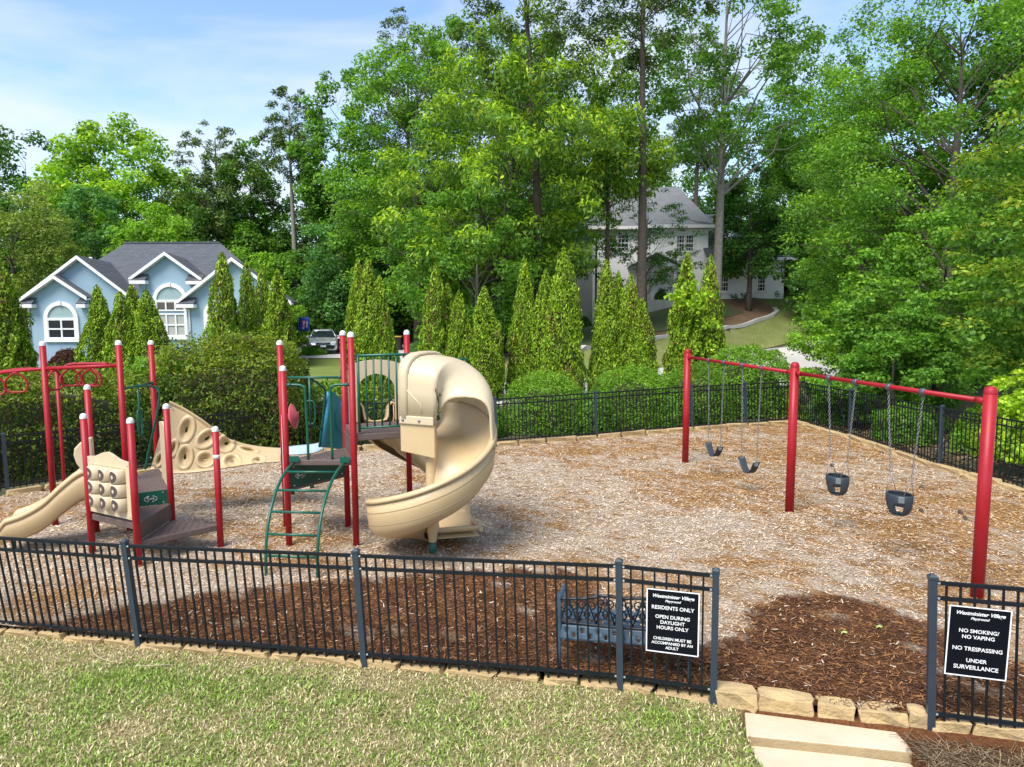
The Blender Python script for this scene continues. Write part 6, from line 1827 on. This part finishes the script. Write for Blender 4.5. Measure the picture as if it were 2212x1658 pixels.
# ---- hand frames at the ends of the climbing wall
def hand_frame(a, b, zt, ring_px, tube_px, yy, pk=.5):
    """bar between two posts, drop bar with an oval grip, and a bent tube beside the wall"""
    A_, B_ = up(a, zt), up(b, zt)
    MB().tube([A_, B_], .019, 10).build('hand_bar', M_GREEN, ps)
    for q, s in ((A_, 1), (B_, -1)):
        d = (B_ - A_).normalized() * s
        MB().tube([q + d * PR, q + d * (PR + .05)], .027, 10).build('bar_clamp', M_GREEN, ps)
    m_ = A_.lerp(B_, pk)
    zr0, zr1 = D(*ring_px[0], yy).z, D(*ring_px[1], yy).z
    MB().tube([m_, up(m_, zr1)], .017, 8).build('drop_bar', M_GREEN, ps)
    ring = []
    wv = (B_ - A_).normalized()
    for k in range(24):
        t = k / 24 * 2 * math.pi
        cx0 = abs(math.cos(t)) ** .6 * math.copysign(.075, math.cos(t)); cz0 = abs(math.sin(t)) ** .6 * math.copysign((zr0 - zr1) / 2, math.sin(t))
        ring.append(up(m_, (zr0 + zr1) / 2) + wv * cx0 + Vector((0, 0, cz0)))
    MB().tube(ring, .014, 8, closed=True).build('grip_ring', M_GREEN, ps)
    MB().tube(smooth_path([m_] + [D(px, py, y_) for px, py, y_ in tube_px], 5), .019, 8).build('edge_tube', M_GREEN, ps)
    tp = D(*ring_px[1], yy)
    MB().tube([up(m_, zr1), D(tube_px[-2][0] - 2, ring_px[1][1] + 12, tube_px[-2][2])], .013, 8).build('tie_bar', M_GREEN, ps)
zc = D(300, 834, (pC.y + pD.y) / 2).z
hand_frame(pC, pD, zc, ((296, 886), (296, 940)), [(330, 836, 11.9), (344, 850, 11.95), (336, 910, 11.9), (322, 970, 11.9), (314, 1014, 11.9)], 11.6)
zj = D(680, 816, (pJ.y + pL.y) / 2).z
hand_frame(pJ, pL, zj, ((668, 866), (668, 916)), [(690, 832, 11.35), (703, 848, 11.45), (698, 900, 11.5), (690, 966, 11.5)], 11.25, .45)

# ---- beige climbing wall: a twisted sheet with dished holds
TOPX = [(367, 866, 12.15), (400, 882, 12.2), (440, 908, 12.25), (475, 935, 12.35), (515, 957, 12.5), (560, 967, 12.65), (606, 971, 12.8)]
BOTX = [(326, 1016, 11.95), (362, 1024, 11.95), (410, 1023, 11.95), (455, 1018, 12.0), (505, 1010, 12.05), (555, 1003, 12.1), (606, 999, 12.15)]
def lerp_ctrl(cl, u_):
    f = u_ * (len(cl) - 1); i = min(int(f), len(cl) - 2); t = f - i
    g_ = lambda k: np.array(cl[max(0, min(len(cl) - 1, k))], float)
    a, b, c_, d = g_(i - 1), g_(i), g_(i + 1), g_(i + 2)
    return .5 * ((2 * b) + (c_ - a) * t + (2 * a - 5 * b + 4 * c_ - d) * t * t + (3 * b - a - 3 * c_ + d) * t ** 3)
def cpx(x, y): return ((400 + x / 3.684) / 1.38879, (1050 + y / 3.684) / 1.38879)
DISH = []
for x, y, rx, ry, an in [(588, 885, 82, 142, 16), (812, 985, 132, 82, -38), (1020, 1042, 92, 92, 0), (572, 1188, 82, 130, 8), (800, 1215, 98, 86, -10), (1090, 1245, 98, 88, 0), (1275, 1112, 112, 34, 14), (1378, 1232, 86, 50, -12), (440, 1095, 48, 100, 20), (290, 1215, 42, 80, 20)]:
    c_ = cpx(x, y); DISH.append((c_[0], c_[1], rx / 3.684 / 1.38879, ry / 3.684 / 1.38879, math.radians(an)))
NU, NV = 200, 84
verts = []; hole = np.zeros((NU + 1, NV + 1), bool)
for i in range(NU + 1):
    u_ = i / NU
    tp = lerp_ctrl(TOPX, u_); bt_ = lerp_ctrl(BOTX, u_)
    for j in range(NV + 1):
        v_ = j / NV
        q = bt_ * (1 - v_) + tp * v_
        dz_ = 0.0
        rim = min(v_, 1 - v_) * np.hypot(tp[0] - bt_[0], tp[1] - bt_[1])
        if rim < 7: dz_ -= .035 * math.cos(rim / 7 * math.pi / 2)
        for cx0, cy0, rx, ry, an in DISH:
            dx, dy = q[0] - cx0, q[1] - cy0
            a_ = (dx * math.cos(an) + dy * math.sin(an)) / rx; b_ = (-dx * math.sin(an) + dy * math.cos(an)) / ry
            rr_ = math.hypot(a_, b_)
            if rr_ < 1.15:
                if rr_ > .8: dz_ -= .022 * (1 - ((rr_ - .975) / .175) ** 2)
                else: dz_ += .075 * (1 - (rr_ / .8) ** 2.2) - .002
                hx, hy = a_ - .05, b_ + .02
                if math.hypot(hx * 1.0, hy * 1.0) < .32: hole[i, j] = True
        verts.append(D(q[0], q[1], q[2] + dz_))
fcs = []
for i in range(NU):
    for j in range(NV):
        if hole[i, j] and hole[i + 1, j] and hole[i, j + 1] and hole[i + 1, j + 1]: continue
        fcs.append((i * (NV + 1) + j, (i + 1) * (NV + 1) + j, (i + 1) * (NV + 1) + j + 1, i * (NV + 1) + j + 1))
mb = MB(); mb.add(verts, fcs, True)
cwall = mb.build('climbing_wall', M_BEIGE, ps, solid=-.025)
for x, y in [(412, 628), (218, 1272), (196, 1195)]:
    c_ = cpx(x, y); q = D(c_[0], c_[1], 11.9 if x < 300 else 12.08)
    MB().lathe(q, [(.018, 0), (.016, .01), (.002, .012)], 10, Matrix.Rotation(math.pi / 2, 3, 'X')).build('bolt', M_PLATE, cwall)
# bleached blue continuation and the teal upright wall
TT = [(606, 970, 12.8), (640, 966, 12.6), (680, 962, 12.3), (700, 955, 12.0)]
BB = [(606, 984, 12.1), (640, 984, 12.0), (680, 980, 11.8), (700, 972, 11.7)]
rows = []
for i in range(13):
    a_, b_ = lerp_ctrl(TT, i / 12), lerp_ctrl(BB, i / 12)
    rows.append([D(*(b_ * (1 - j / 6) + a_ * j / 6)) for j in range(7)])
MB().sheet(rows).build('climbing_wall_end', M_LBLUE, ps, solid=.03)
TE = [(705, 846, 11.55), (722, 850, 11.9), (745, 880, 12.2), (770, 930, 12.5)]
BE = [(690, 966, 11.55), (712, 968, 11.85), (740, 972, 12.1), (770, 975, 12.4)]
NU2, NV2 = 60, 50
verts = []
for i in range(NU2 + 1):
    a_, b_ = lerp_ctrl(TE, i / NU2), lerp_ctrl(BE, i / NU2)
    for j in range(NV2 + 1):
        q = b_ * (1 - j / NV2) + a_ * (j / NV2)
        dz_ = 0
        rr_ = math.hypot((q[0] - 742) / 17, (q[1] - 905) / 32)
        if rr_ < 1.15: dz_ = -.03 * (1 - ((rr_ - .975) / .175) ** 2) if rr_ > .8 else .08 * (1 - (rr_ / .8) ** 2)
        if i / NU2 < .12: dz_ -= .03
        verts.append(D(q[0], q[1], q[2] + dz_))
mb = MB(); mb.add(verts, [(i * (NV2 + 1) + j, (i + 1) * (NV2 + 1) + j, (i + 1) * (NV2 + 1) + j + 1, i * (NV2 + 1) + j + 1) for i in range(NU2) for j in range(NV2)], True)
mb.build('teal_climbing_wall', M_TEAL, ps, solid=-.025)
MB().sheet([[D(a, b, 11.5) for a, b in ((704, 847), (697, 905), (689, 966))], [D(a, b, 11.5) for a, b in ((713, 850), (708, 905), (701, 967))]]).build('wall_edge', M_SBLUE, ps, solid=.02)
for px, py in ((632, 1070), (674, 1056)):
    q = G(px, py); MB().tube([up(q, -.1), up(q, .62), Vector((q.x, q.y - .5, .9))], .04, 10).build('support_leg', M_GREEN, ps)
# narrow edge-on panel beside the left tower
dirHD = (pD - pH).normalized()
MB().prism([up(pH, .82) + dirHD * .08, up(pH, 1.72) + dirHD * .08, up(pH, 1.78) + dirHD * .3, up(pH, 1.72) + dirHD * .75, up(pH, .82) + dirHD * .75], Vector((-dirHD.y, dirHD.x, 0)) * .04).build('barrier_panel', M_CREAM, ps, bevel=.012)
# pink spinning disc
q = D(634, 900, pJ.y - .1)
MB().lathe(q, [(.002, -.085), (.05, -.075), (.10, -.045), (.19, -.01), (.20, 0), (.19, .01), (.10, .045), (.05, .075), (.002, .085)], 28, Matrix.Rotation(math.radians(80), 3, 'Y')).build('spinner_disc', M_REDP, ps)
MB().tube([up(pJ, q.z), q], .02, 8).build('spinner_axle', M_RED, ps)

# ---- arched ladder
dzk = DZ2 - .02
lt, rt = D(634, 988, pK.y - .05), D(744, 990, pK.y - .05)
lb, rb = G(575, 1245), G(686, 1250)
def rail(tp, bt_):
    pts = []
    for k in range(19):
        a = k / 18 * math.pi / 2 * 1.0
        f = math.sin(a) ** 1.05
        z = dzk * math.cos(a) ** .8 if k < 18 else 0
        pts.append(Vector((tp.x + (bt_.x - tp.x) * f, tp.y + (bt_.y - tp.y) * f, max(z, 0) - .02)))
    pts[-1].z = -.15
    return pts
ra, rb_ = rail(lt, lb), rail(rt, rb)
lad = thing  # (the ladder is bolted on: parts of the structure)
for r_ in (ra, rb_): MB().tube(r_, .021, 10).build('ladder_rail', M_GREEN, ps)
def at_z(pts, z):
    for a, b in zip(pts[:-1], pts[1:]):
        if a.z >= z >= b.z: return a.lerp(b, (a.z - z) / (a.z - b.z + 1e-9))
    return pts[0]
for z in (1.20, 1.03, .80, .54, .27):
    MB().tube([at_z(ra, z), at_z(rb_, z)], .0165, 10).build('ladder_rung', M_GREEN, ps)
for q in (lt, rt): MB().box(q + Vector((0, .02, -.03)), (.14, .02, .08)).build('ladder_bracket', M_GREEN, ps)
for a, px, sgn in ((pK, 664, 1), (pM, 719, -1)):
    z1 = D(640, 832, a.y).z
    b = D(px, 976, pK.y + .02)
    q1 = up(a, z1); q2 = Vector((b.x - sgn * .10, a.y, z1)); q3 = Vector((b.x, a.y, z1 - .10))
    MB().tube([q1] + smooth_path([q1.lerp(q2, .5), q2, q2.lerp(q3, .5) + Vector((sgn * .025, 0, .025)), q3, Vector((b.x + sgn * .01, b.y, DZ2 + .4)), Vector((b.x + sgn * .01, b.y, DZ2))], 4), .019, 10).build('grab_rail', M_GREEN, ps)
    MB().tube([q1 + Vector((sgn * PR, 0, 0)), q1 + Vector((sgn * (PR + .07), 0, 0))], .027, 10).build('bar_clamp', M_GREEN, ps)

# ---- barred guard, front and back right
def guard(a, b, z0, z1, n):
    d = (b - a).normalized()
    A0, B0 = a + d * .09, b - d * .05
    g_ = MB().tube([up(a, z1), up(b, z1)], .021, 10).build('guard_rail', M_GREEN, ps)
    MB().tube([up(A0, z0), up(B0, z0)], .017, 8).build('guard_rail', M_GREEN, ps)
    for k in range(n):
        p = A0.lerp(B0, k / (n - 1))
        MB().tube([up(p, z0 - (.06 if k in (0, n - 1) else 0)), up(p, z1)], .0135 if 0 < k < n - 1 else .02, 8).build('guard_bar', M_GREEN, ps)
guard(pM, pO, DZ3 + .09, D(800, 769, pM.y).z, 11)
guard(pN, pQ, DZ3 + .09, D(800, 769, pM.y).z - .15, 9)

# ---- arched panel at the back, head of the second slide
e = (pN - pL).normalized(); nB = Vector((-e.y, e.x, 0)); LB = (pN - pL).length
def QB(a, z, d=0): return pL + e * a + nB * d + Vector((0, 0, z))
c0 = LB * .5
w_ = .30
za, zt_ = DZ3 + .50, DZ3 + 1.02
inner_arc = [(c0 + w_ * math.cos(t), za + .28 * math.sin(t)) for t in np.linspace(0, math.pi, 17)]
outer = [(LB - .06, zt_ - .12)] + [(c0 + (LB / 2 - .06) * math.cos(t), zt_ - .12 + .10 * math.sin(t) ** 1.5) for t in np.linspace(.05, math.pi - .05, 15)] + [(.06, zt_ - .12)]
mb = MB()
k_in = inner_arc; k_out = [outer[int(round(i * (len(outer) - 1) / 16))] for i in range(17)]
for i in range(16):
    mb.prism([QB(*k_out[i]), QB(*k_out[i + 1]), QB(*k_in[i + 1]), QB(*k_in[i])], nB * .06)
for s0, s1 in ((.06, c0 - w_), (c0 + w_, LB - .06)):
    mb.prism([QB(s0, DZ3 + .02), QB(s1, DZ3 + .02), QB(s1, za), QB(s0, k_out[0][1] if s0 > c0 else k_out[-1][1])] if s0 < c0 else [QB(s0, DZ3 + .02), QB(s1, DZ3 + .02), QB(s1, k_out[0][1]), QB(s0, za)], nB * .06)
mb.build('arched_panel', M_CREAM, ps, weld=False)
for a, pst in ((.03, pL), (LB - .03, pN)):
    MB().box(QB(a, DZ3 + .88, .02), (.08, .05, .04)).build('panel_clamp', M_RED, ps)
for s0 in (c0 - w_ - .07, c0 + w_):
    MB().prism([QB(s0, DZ3 + .02, -.05), QB(s0 + .07, DZ3 + .02, -.05), QB(s0 + .07, DZ3 + .42, -.05), QB(s0 + .035, DZ3 + .46, -.05), QB(s0, DZ3 + .42, -.05)], nB * .045).build('slide_side', M_BEIGE, ps, bevel=.015)
# second slide curving down behind the tower
m0 = (pL + pN) / 2 + nB * .05
ctrl = [up(m0, DZ3), Vector((m0.x - .12, m0.y + .45, DZ3 - .12)), Vector((m0.x - .02, m0.y + .95, 1.15)), Vector((m0.x + .35, m0.y + 1.35, .78)), Vector((m0.x + .75, m0.y + 1.5, .5)), Vector((m0.x + 1.1, m0.y + 1.52, .36)), Vector((m0.x + 1.3, m0.y + 1.52, .3))]
pp = smooth_path(ctrl, 7)
path = []
for i, p in enumerate(pp):
    d = pp[min(i + 1, len(pp) - 1)] - pp[max(i - 1, 0)]; d.z = 0; d.normalize()
    path.append((p, Vector((-d.y, d.x, 0)), 1.25 if i < len(pp) - 6 else 1.0))
cs = sweep(path, SEC, 'curved_slide', M_BEIGE, ps, .03)
for sgn in (1, -1):
    rows = [[p + s * (sgn * .277) + Vector((0, 0, .215 * k)), p + s * (sgn * .287) + Vector((0, 0, .08)), p + s * (sgn * .26) + Vector((0, 0, -.06)), p + s * (sgn * .15) + Vector((0, 0, -.10))] for p, s, k in path]
    MB().sheet(rows).build('slide_skirt', M_BEIGE, cs, solid=.01)
MB().tube([p + s * .289 + Vector((0, 0, .06)) for p, s, k in path[2:-2]], .004, 4).build('groove_line', M_GROOVE, cs)
MB().tube([up(pp[-4], -.1), up(pp[-4], .3)], .04, 10).build('slide_foot', M_GREEN, ps)

# ---- spiral slide
u0 = (pQ - pO).normalized()                               # along the mouth of the slide, front to back
m_dir = Vector((u0.y, -u0.x, 0))                          # way the child goes on entering
if m_dir.x < 0: m_dir = -m_dir
CP = G(935, 1195, 0.0)
CP = Vector((CP.x, CP.y, 0))
th0 = math.atan2(u0.y, u0.x)
PRG = [-25, 0, 50, 95, 140, 185, 230, 275, 320, 360]
ZBED = [DZ3, DZ3 - .02, 1.40, 1.08, .77, .55, .39, .28, .22, .2]
R_ = .86
WALL = [.42, .42, .44, .45, .45, .44, .42, .38, .32, .3]
def sp_pt(prog, r, dz=0.0):
    a = th0 - math.radians(max(prog, 0))
    z = float(np.interp(prog, PRG, ZBED))
    return CP + Vector((math.cos(a) * r, math.sin(a) * r, z + dz))
def smooth_bed(prog):
    return sum(float(np.interp(prog + k, PRG, ZBED)) for k in range(-24, 25, 4)) / 13
def sp(prog, r, dz):
    a = th0 - math.radians(prog)
    return CP + Vector((math.cos(a) * r, math.sin(a) * r, smooth_bed(prog) + dz))
PEND = 318
def section(wl):
    return [(.07, .10), (.09, .03), (.16, .0), (.30, -.015), (.45, -.02), (.58, -.005), (.68, .04), (.76, .11), (.82, .22 * min(1, wl / .42)), (.85, wl * .75), (R_, wl), (R_ + .022, wl + .012), (R_ + .045, wl), (R_ + .045, wl - .035)]
rows = []
sdist = (pO - CP).dot(m_dir)                               # deck edge measured along the way in (negative)
for s in np.linspace(sdist - .02, -.02, 7):
    rows.append([CP + m_dir * float(s) + u0 * r + Vector((0, 0, smooth_bed(0) + dz + .0)) for r, dz in section(.42)])
pr_list = np.arange(0, PEND + .1, 5)
for p in pr_list:
    wl = float(np.interp(p, PRG, WALL))
    rows.append([sp(p, r, dz) for r, dz in section(wl)])
a_end = th0 - math.radians(PEND); rad_e = Vector((math.cos(a_end), math.sin(a_end), 0)); tan_e = Vector((math.sin(a_end), -math.cos(a_end), 0))
for k, s in enumerate(np.linspace(.08, .72, 9)):
    wl = .31 - .12 * (s / .72) ** 4
    sq = 1 - .24 * (s / .72) ** 4
    rows.append([CP + tan_e * float(s) + rad_e * (.07 + (r - .07) * sq) + Vector((0, 0, smooth_bed(PEND) + dz - .02 * s)) for r, dz in section(max(wl, .1))])
spi = MB().sheet(rows).build('spiral_slide', M_BEIGE, ps, solid=.025)
# outer belly of the chute
rows = []
for p in pr_list:
    wl = float(np.interp(p, PRG, WALL))
    rows.append([sp(p, r, dz) for r, dz in [(R_ + .043, wl - .03), (R_ + .036, wl * .5), (R_ + .02, .05), (R_ - .06, -.06), (R_ - .22, -.12), (.4, -.13), (.12, -.10)]])
for k, s in enumerate(np.linspace(.08, .72, 9)):
    wl = max(.31 - .12 * (s / .72) ** 4, .1); sq = 1 - .24 * (s / .72) ** 4
    rows.append([CP + tan_e * float(s) + rad_e * (.07 + (r - .07) * sq) + Vector((0, 0, smooth_bed(PEND) + dz * .8 - .02 * s)) for r, dz in [(R_ + .043, wl - .03), (R_ + .03, wl * .5), (R_ + .0, .03), (R_ - .08, -.04), (R_ - .22, -.07), (.4, -.08), (.12, -.08)]])
MB().sheet(rows).build('chute_belly', M_BEIGE, spi, solid=.008)
# front lip of the run-out
tipp = [CP + tan_e * .73 + rad_e * r + Vector((0, 0, smooth_bed(PEND) + .03)) for r in np.linspace(.06, R_ - .22, 9)]
MB().tube(tipp, .035, 10).build('run_out_lip', M_BEIGE, spi)
for f in (.62, .22):
    pts = []
    for p in np.arange(30, PEND - 30, 5):
        wl = float(np.interp(p, PRG, WALL))
        pts.append(sp(p, R_ + (.044 if f > .5 else .030), wl * f))
    MB().tube(pts, .006, 5).build('groove_line', M_GROOVE, spi)
# centre column
MB().lathe(CP, [(.055, .17), (.062, .22), (.075, .30), (.10, .38), (.085, .5), (.08, 1.0), (.085, 1.6), (.08, 2.05), (.02, 2.06)], 20).build('centre_column', M_BEIGE, spi)
MB().tube([up(CP, -.15), up(CP, .24)], .052, 16).build('slide_foot', M_GREEN, spi)
# hood over the entrance
def hood_sec(inner_low, zr, ztp, rin, rout):
    pts = [(rin, inner_low), (rin - .0, (inner_low + ztp) / 2 if inner_low < ztp - .4 else inner_low + .02)]
    cxr = (rin + rout) / 2; hw = (rout - rin) / 2
    zspr = ztp - .34
    if inner_low < zspr: pts.append((rin + .005, zspr))
    else: pts.append((rin + .01, inner_low + .03))
    for t in np.linspace(math.pi * .93, math.pi * .07, 11):
        pts.append((cxr + hw * math.copysign(abs(math.cos(t)) ** .7, math.cos(t)), max(zspr + .34 * math.sin(t) ** .75, pts[-1][1] if t > math.pi / 2 else -9)))
    pts += [(rout, zspr - .05), (rout + .01, (zspr + zr) / 2), (rout + .015, zr + .04), (rout + .05, zr - .0), (rout + .055, zr - .07)]
    return pts
rows = []
def hood_row(I_, O_, sec, rin, rout):
    return [Vector((I_.x + (O_.x - I_.x) * (r - rin) / (rout - rin), I_.y + (O_.y - I_.y) * (r - rin) / (rout - rin), z)) for r, z in sec]
RI = -.17
bz0 = smooth_bed(0)
for k, s_ in enumerate(np.linspace(sdist - .06, .0, 6)):
    sec = hood_sec(bz0 + .28, bz0 + .42, 2.79 - .04 * k / 5, RI, R_)
    rows.append(hood_row(CP + m_dir * float(s_) + u0 * RI, CP + m_dir * float(s_) + u0 * R_, sec, RI, R_))
for p in (3, 6, 9, 12, 13.5, 15, 18, 22, 27, 33, 40, 47, 54, 61, 68, 75, 80):
    f = p / 80
    ztp = 2.75 - .50 * f ** 1.3
    il = bz0 + .28 if p <= 12 else float(np.interp(p, [12, 13.5, 15, 18, 22, 27], [bz0 + .28, ztp - .62, ztp - .50, ztp - .40, ztp - .34, ztp - .30]))
    a_ = th0 - math.radians(p)
    O_ = CP + Vector((math.cos(a_), math.sin(a_), 0)) * R_
    I_ = CP + m_dir * (.18 * min(1, p / 12)) + u0 * (RI + .13 * min(1, max(0, p - 12) / 26))
    sec = hood_sec(il, smooth_bed(p) + .43, ztp, RI, R_)
    rows.append(hood_row(I_, O_, sec, RI, R_))
hood = MB().sheet(rows).build('slide_hood', M_CREAM, ps, solid=.03)
# raised arch at the mouth and the flange with bolts
sec = hood_sec(smooth_bed(0) + .30, smooth_bed(0) + .42, 2.81, -.18, R_ + .02)
arch = [CP + m_dir * (sdist - .09) + u0 * r + Vector((0, 0, z)) for r, z in sec]
rows = []
for dx_, ex_ in ((0, 0), (0, .035), (.10, .035), (.13, 0)):
    cxr = R_ / 2 - .08
    rows.append([CP + m_dir * (sdist - .08 + dx_) + u0 * (cxr + (r - cxr) * (1 + ex_ * 1.6)) + Vector((0, 0, z + ex_)) for r, z in sec])
MB().sheet(rows).build('hood_rim', M_CREAM, hood, solid=.015)
zb2 = smooth_bed(0) + .33
q0 = CP + m_dir * (sdist - .09) - u0 * .19; q1 = CP + m_dir * .17 - u0 * .19
MB().prism([up(q0, zb2 - .07), up(q1, zb2 - .07), up(q1, zb2 + .05), up(q0, zb2 + .05)], -u0 * .03).build('hood_flange', M_CREAM, hood, bevel=.015)
for f in (.12, .6):
    q = q0.lerp(q1, f) - u0 * .032
    MB().lathe(up(q, zb2 - .01), [(.02, 0), (.018, .012), (.002, .014)], 10, (-u0).to_track_quat('Z', 'Y').to_matrix()).build('bolt', M_PLATE, hood)
MB().prism([up(q0, DZ3 - .18), up(q1, DZ3 - .24), up(q1, zb2 - .06), up(q0, zb2 - .06)], u0 * .04).build('entry_panel', M_BEIGE, spi, bevel=.01)
# embossed line on the hood cheek
qa = q0 - u0 * (-.015)
MB().tube([up(q0.lerp(q1, .12) - u0 * .012, 2.40), up(q0.lerp(q1, .62) - u0 * .012, 2.16), up(q0.lerp(q1, .66) - u0 * .012, 2.02)], .008, 6).build('embossed_line', M_CREAM, hood)

# ------------------------------------------------------------------ small things lying about
rg = random.Random(9)
for px, py, s, lab in [(1797, 1008, .05, 'pine cone on the mulch by the first bucket swing'), (1880, 930, .05, 'pine cone on the mulch near the fence corner'), (1990, 1056, .055, 'pine cone on the mulch beside the second bucket swing'),
                       (2075, 1110, .055, 'pine cone on the mulch left of the near red post'), (2085, 1122, .05, 'second pine cone close beside the near red post'), (1990, 1106, .05, 'pine cone on the mulch below the second bucket swing'), (1905, 980, .05, 'pine cone on the mulch by the side fence')]:
    q = G(px, py, .0)
    s = s * .62
    t = thing('pine_cone', q, lab, 'pine cone', 'fallen pine cones')
    mb = MB()
    for k in range(7):
        f = k / 6
        r = s * (.35 + .9 * math.sin(math.pi * (f * .8 + .12)))
        for a in range(8):
            an = a / 8 * 6.283 + k * .5
            c = q + Vector((math.cos(an) * r * .6, (f - .5) * s * 2.4, s * .7 + math.sin(an) * r * .6))
            tipv = c + Vector((math.cos(an) * r * .7, s * .25, math.sin(an) * r * .7))
            sv = Vector((-math.sin(an), 0, math.cos(an))) * s * .28
            mb.add([c - sv, c + sv, tipv], [(0, 1, 2)])
    mb.build('scales', M_BARK, t)
    MB().tube([q + Vector((0, -s * 1.2, s * .7)), q + Vector((0, s * 1.2, s * .7))], [s * .5, s * .25], 8).build('core', M_BARK, t)
for px, py, lab in [(905 * 0 + 2530 / 1.38879, 1897 / 1.38879, 'pale green leaf fallen on the dark mulch in the gateway'), (2635 / 1.38879, 1880 / 1.38879, 'second small green leaf fallen on the dark mulch')]:
    q = G(px, py, .03)
    mb = MB()
    pts = [q + Vector((math.cos(a) * r, math.sin(a) * r, .01 * math.sin(3 * a))) for a, r in [(k / 10 * 6.283, .05 if k % 2 == 0 else .02) for k in range(10)]]
    mb.add(pts, [tuple(range(10))])
    tag(mb.build('fallen_leaf', mat('pale_leaf', (.35, .45, .12), .6), None, base=q), lab, 'leaf')
# dry stalks lying on the front lawn
for k, (pts, lab) in enumerate([([(198, 1375), (200, 1430), (215, 1450), (250, 1462)], 'long dry bent stalk lying against the near fence'), ([(290, 1470), (370, 1468)], 'short straight dry stalk on the near lawn')]):
    ww = [G(a, b, -.26) for a, b in pts]
    ww = [Vector((p.x, p.y, float(zlawn(np.array([p.x]), np.array([p.y]))[0]) + .03)) for p in ww]
    tag(MB().tube(smooth_path(ww, 5) if len(ww) > 2 else ww, .004, 5).build('dry_stalk', mat('dry_straw', (.5, .42, .27), .8), None, base=ww[0]), lab, 'stalk')
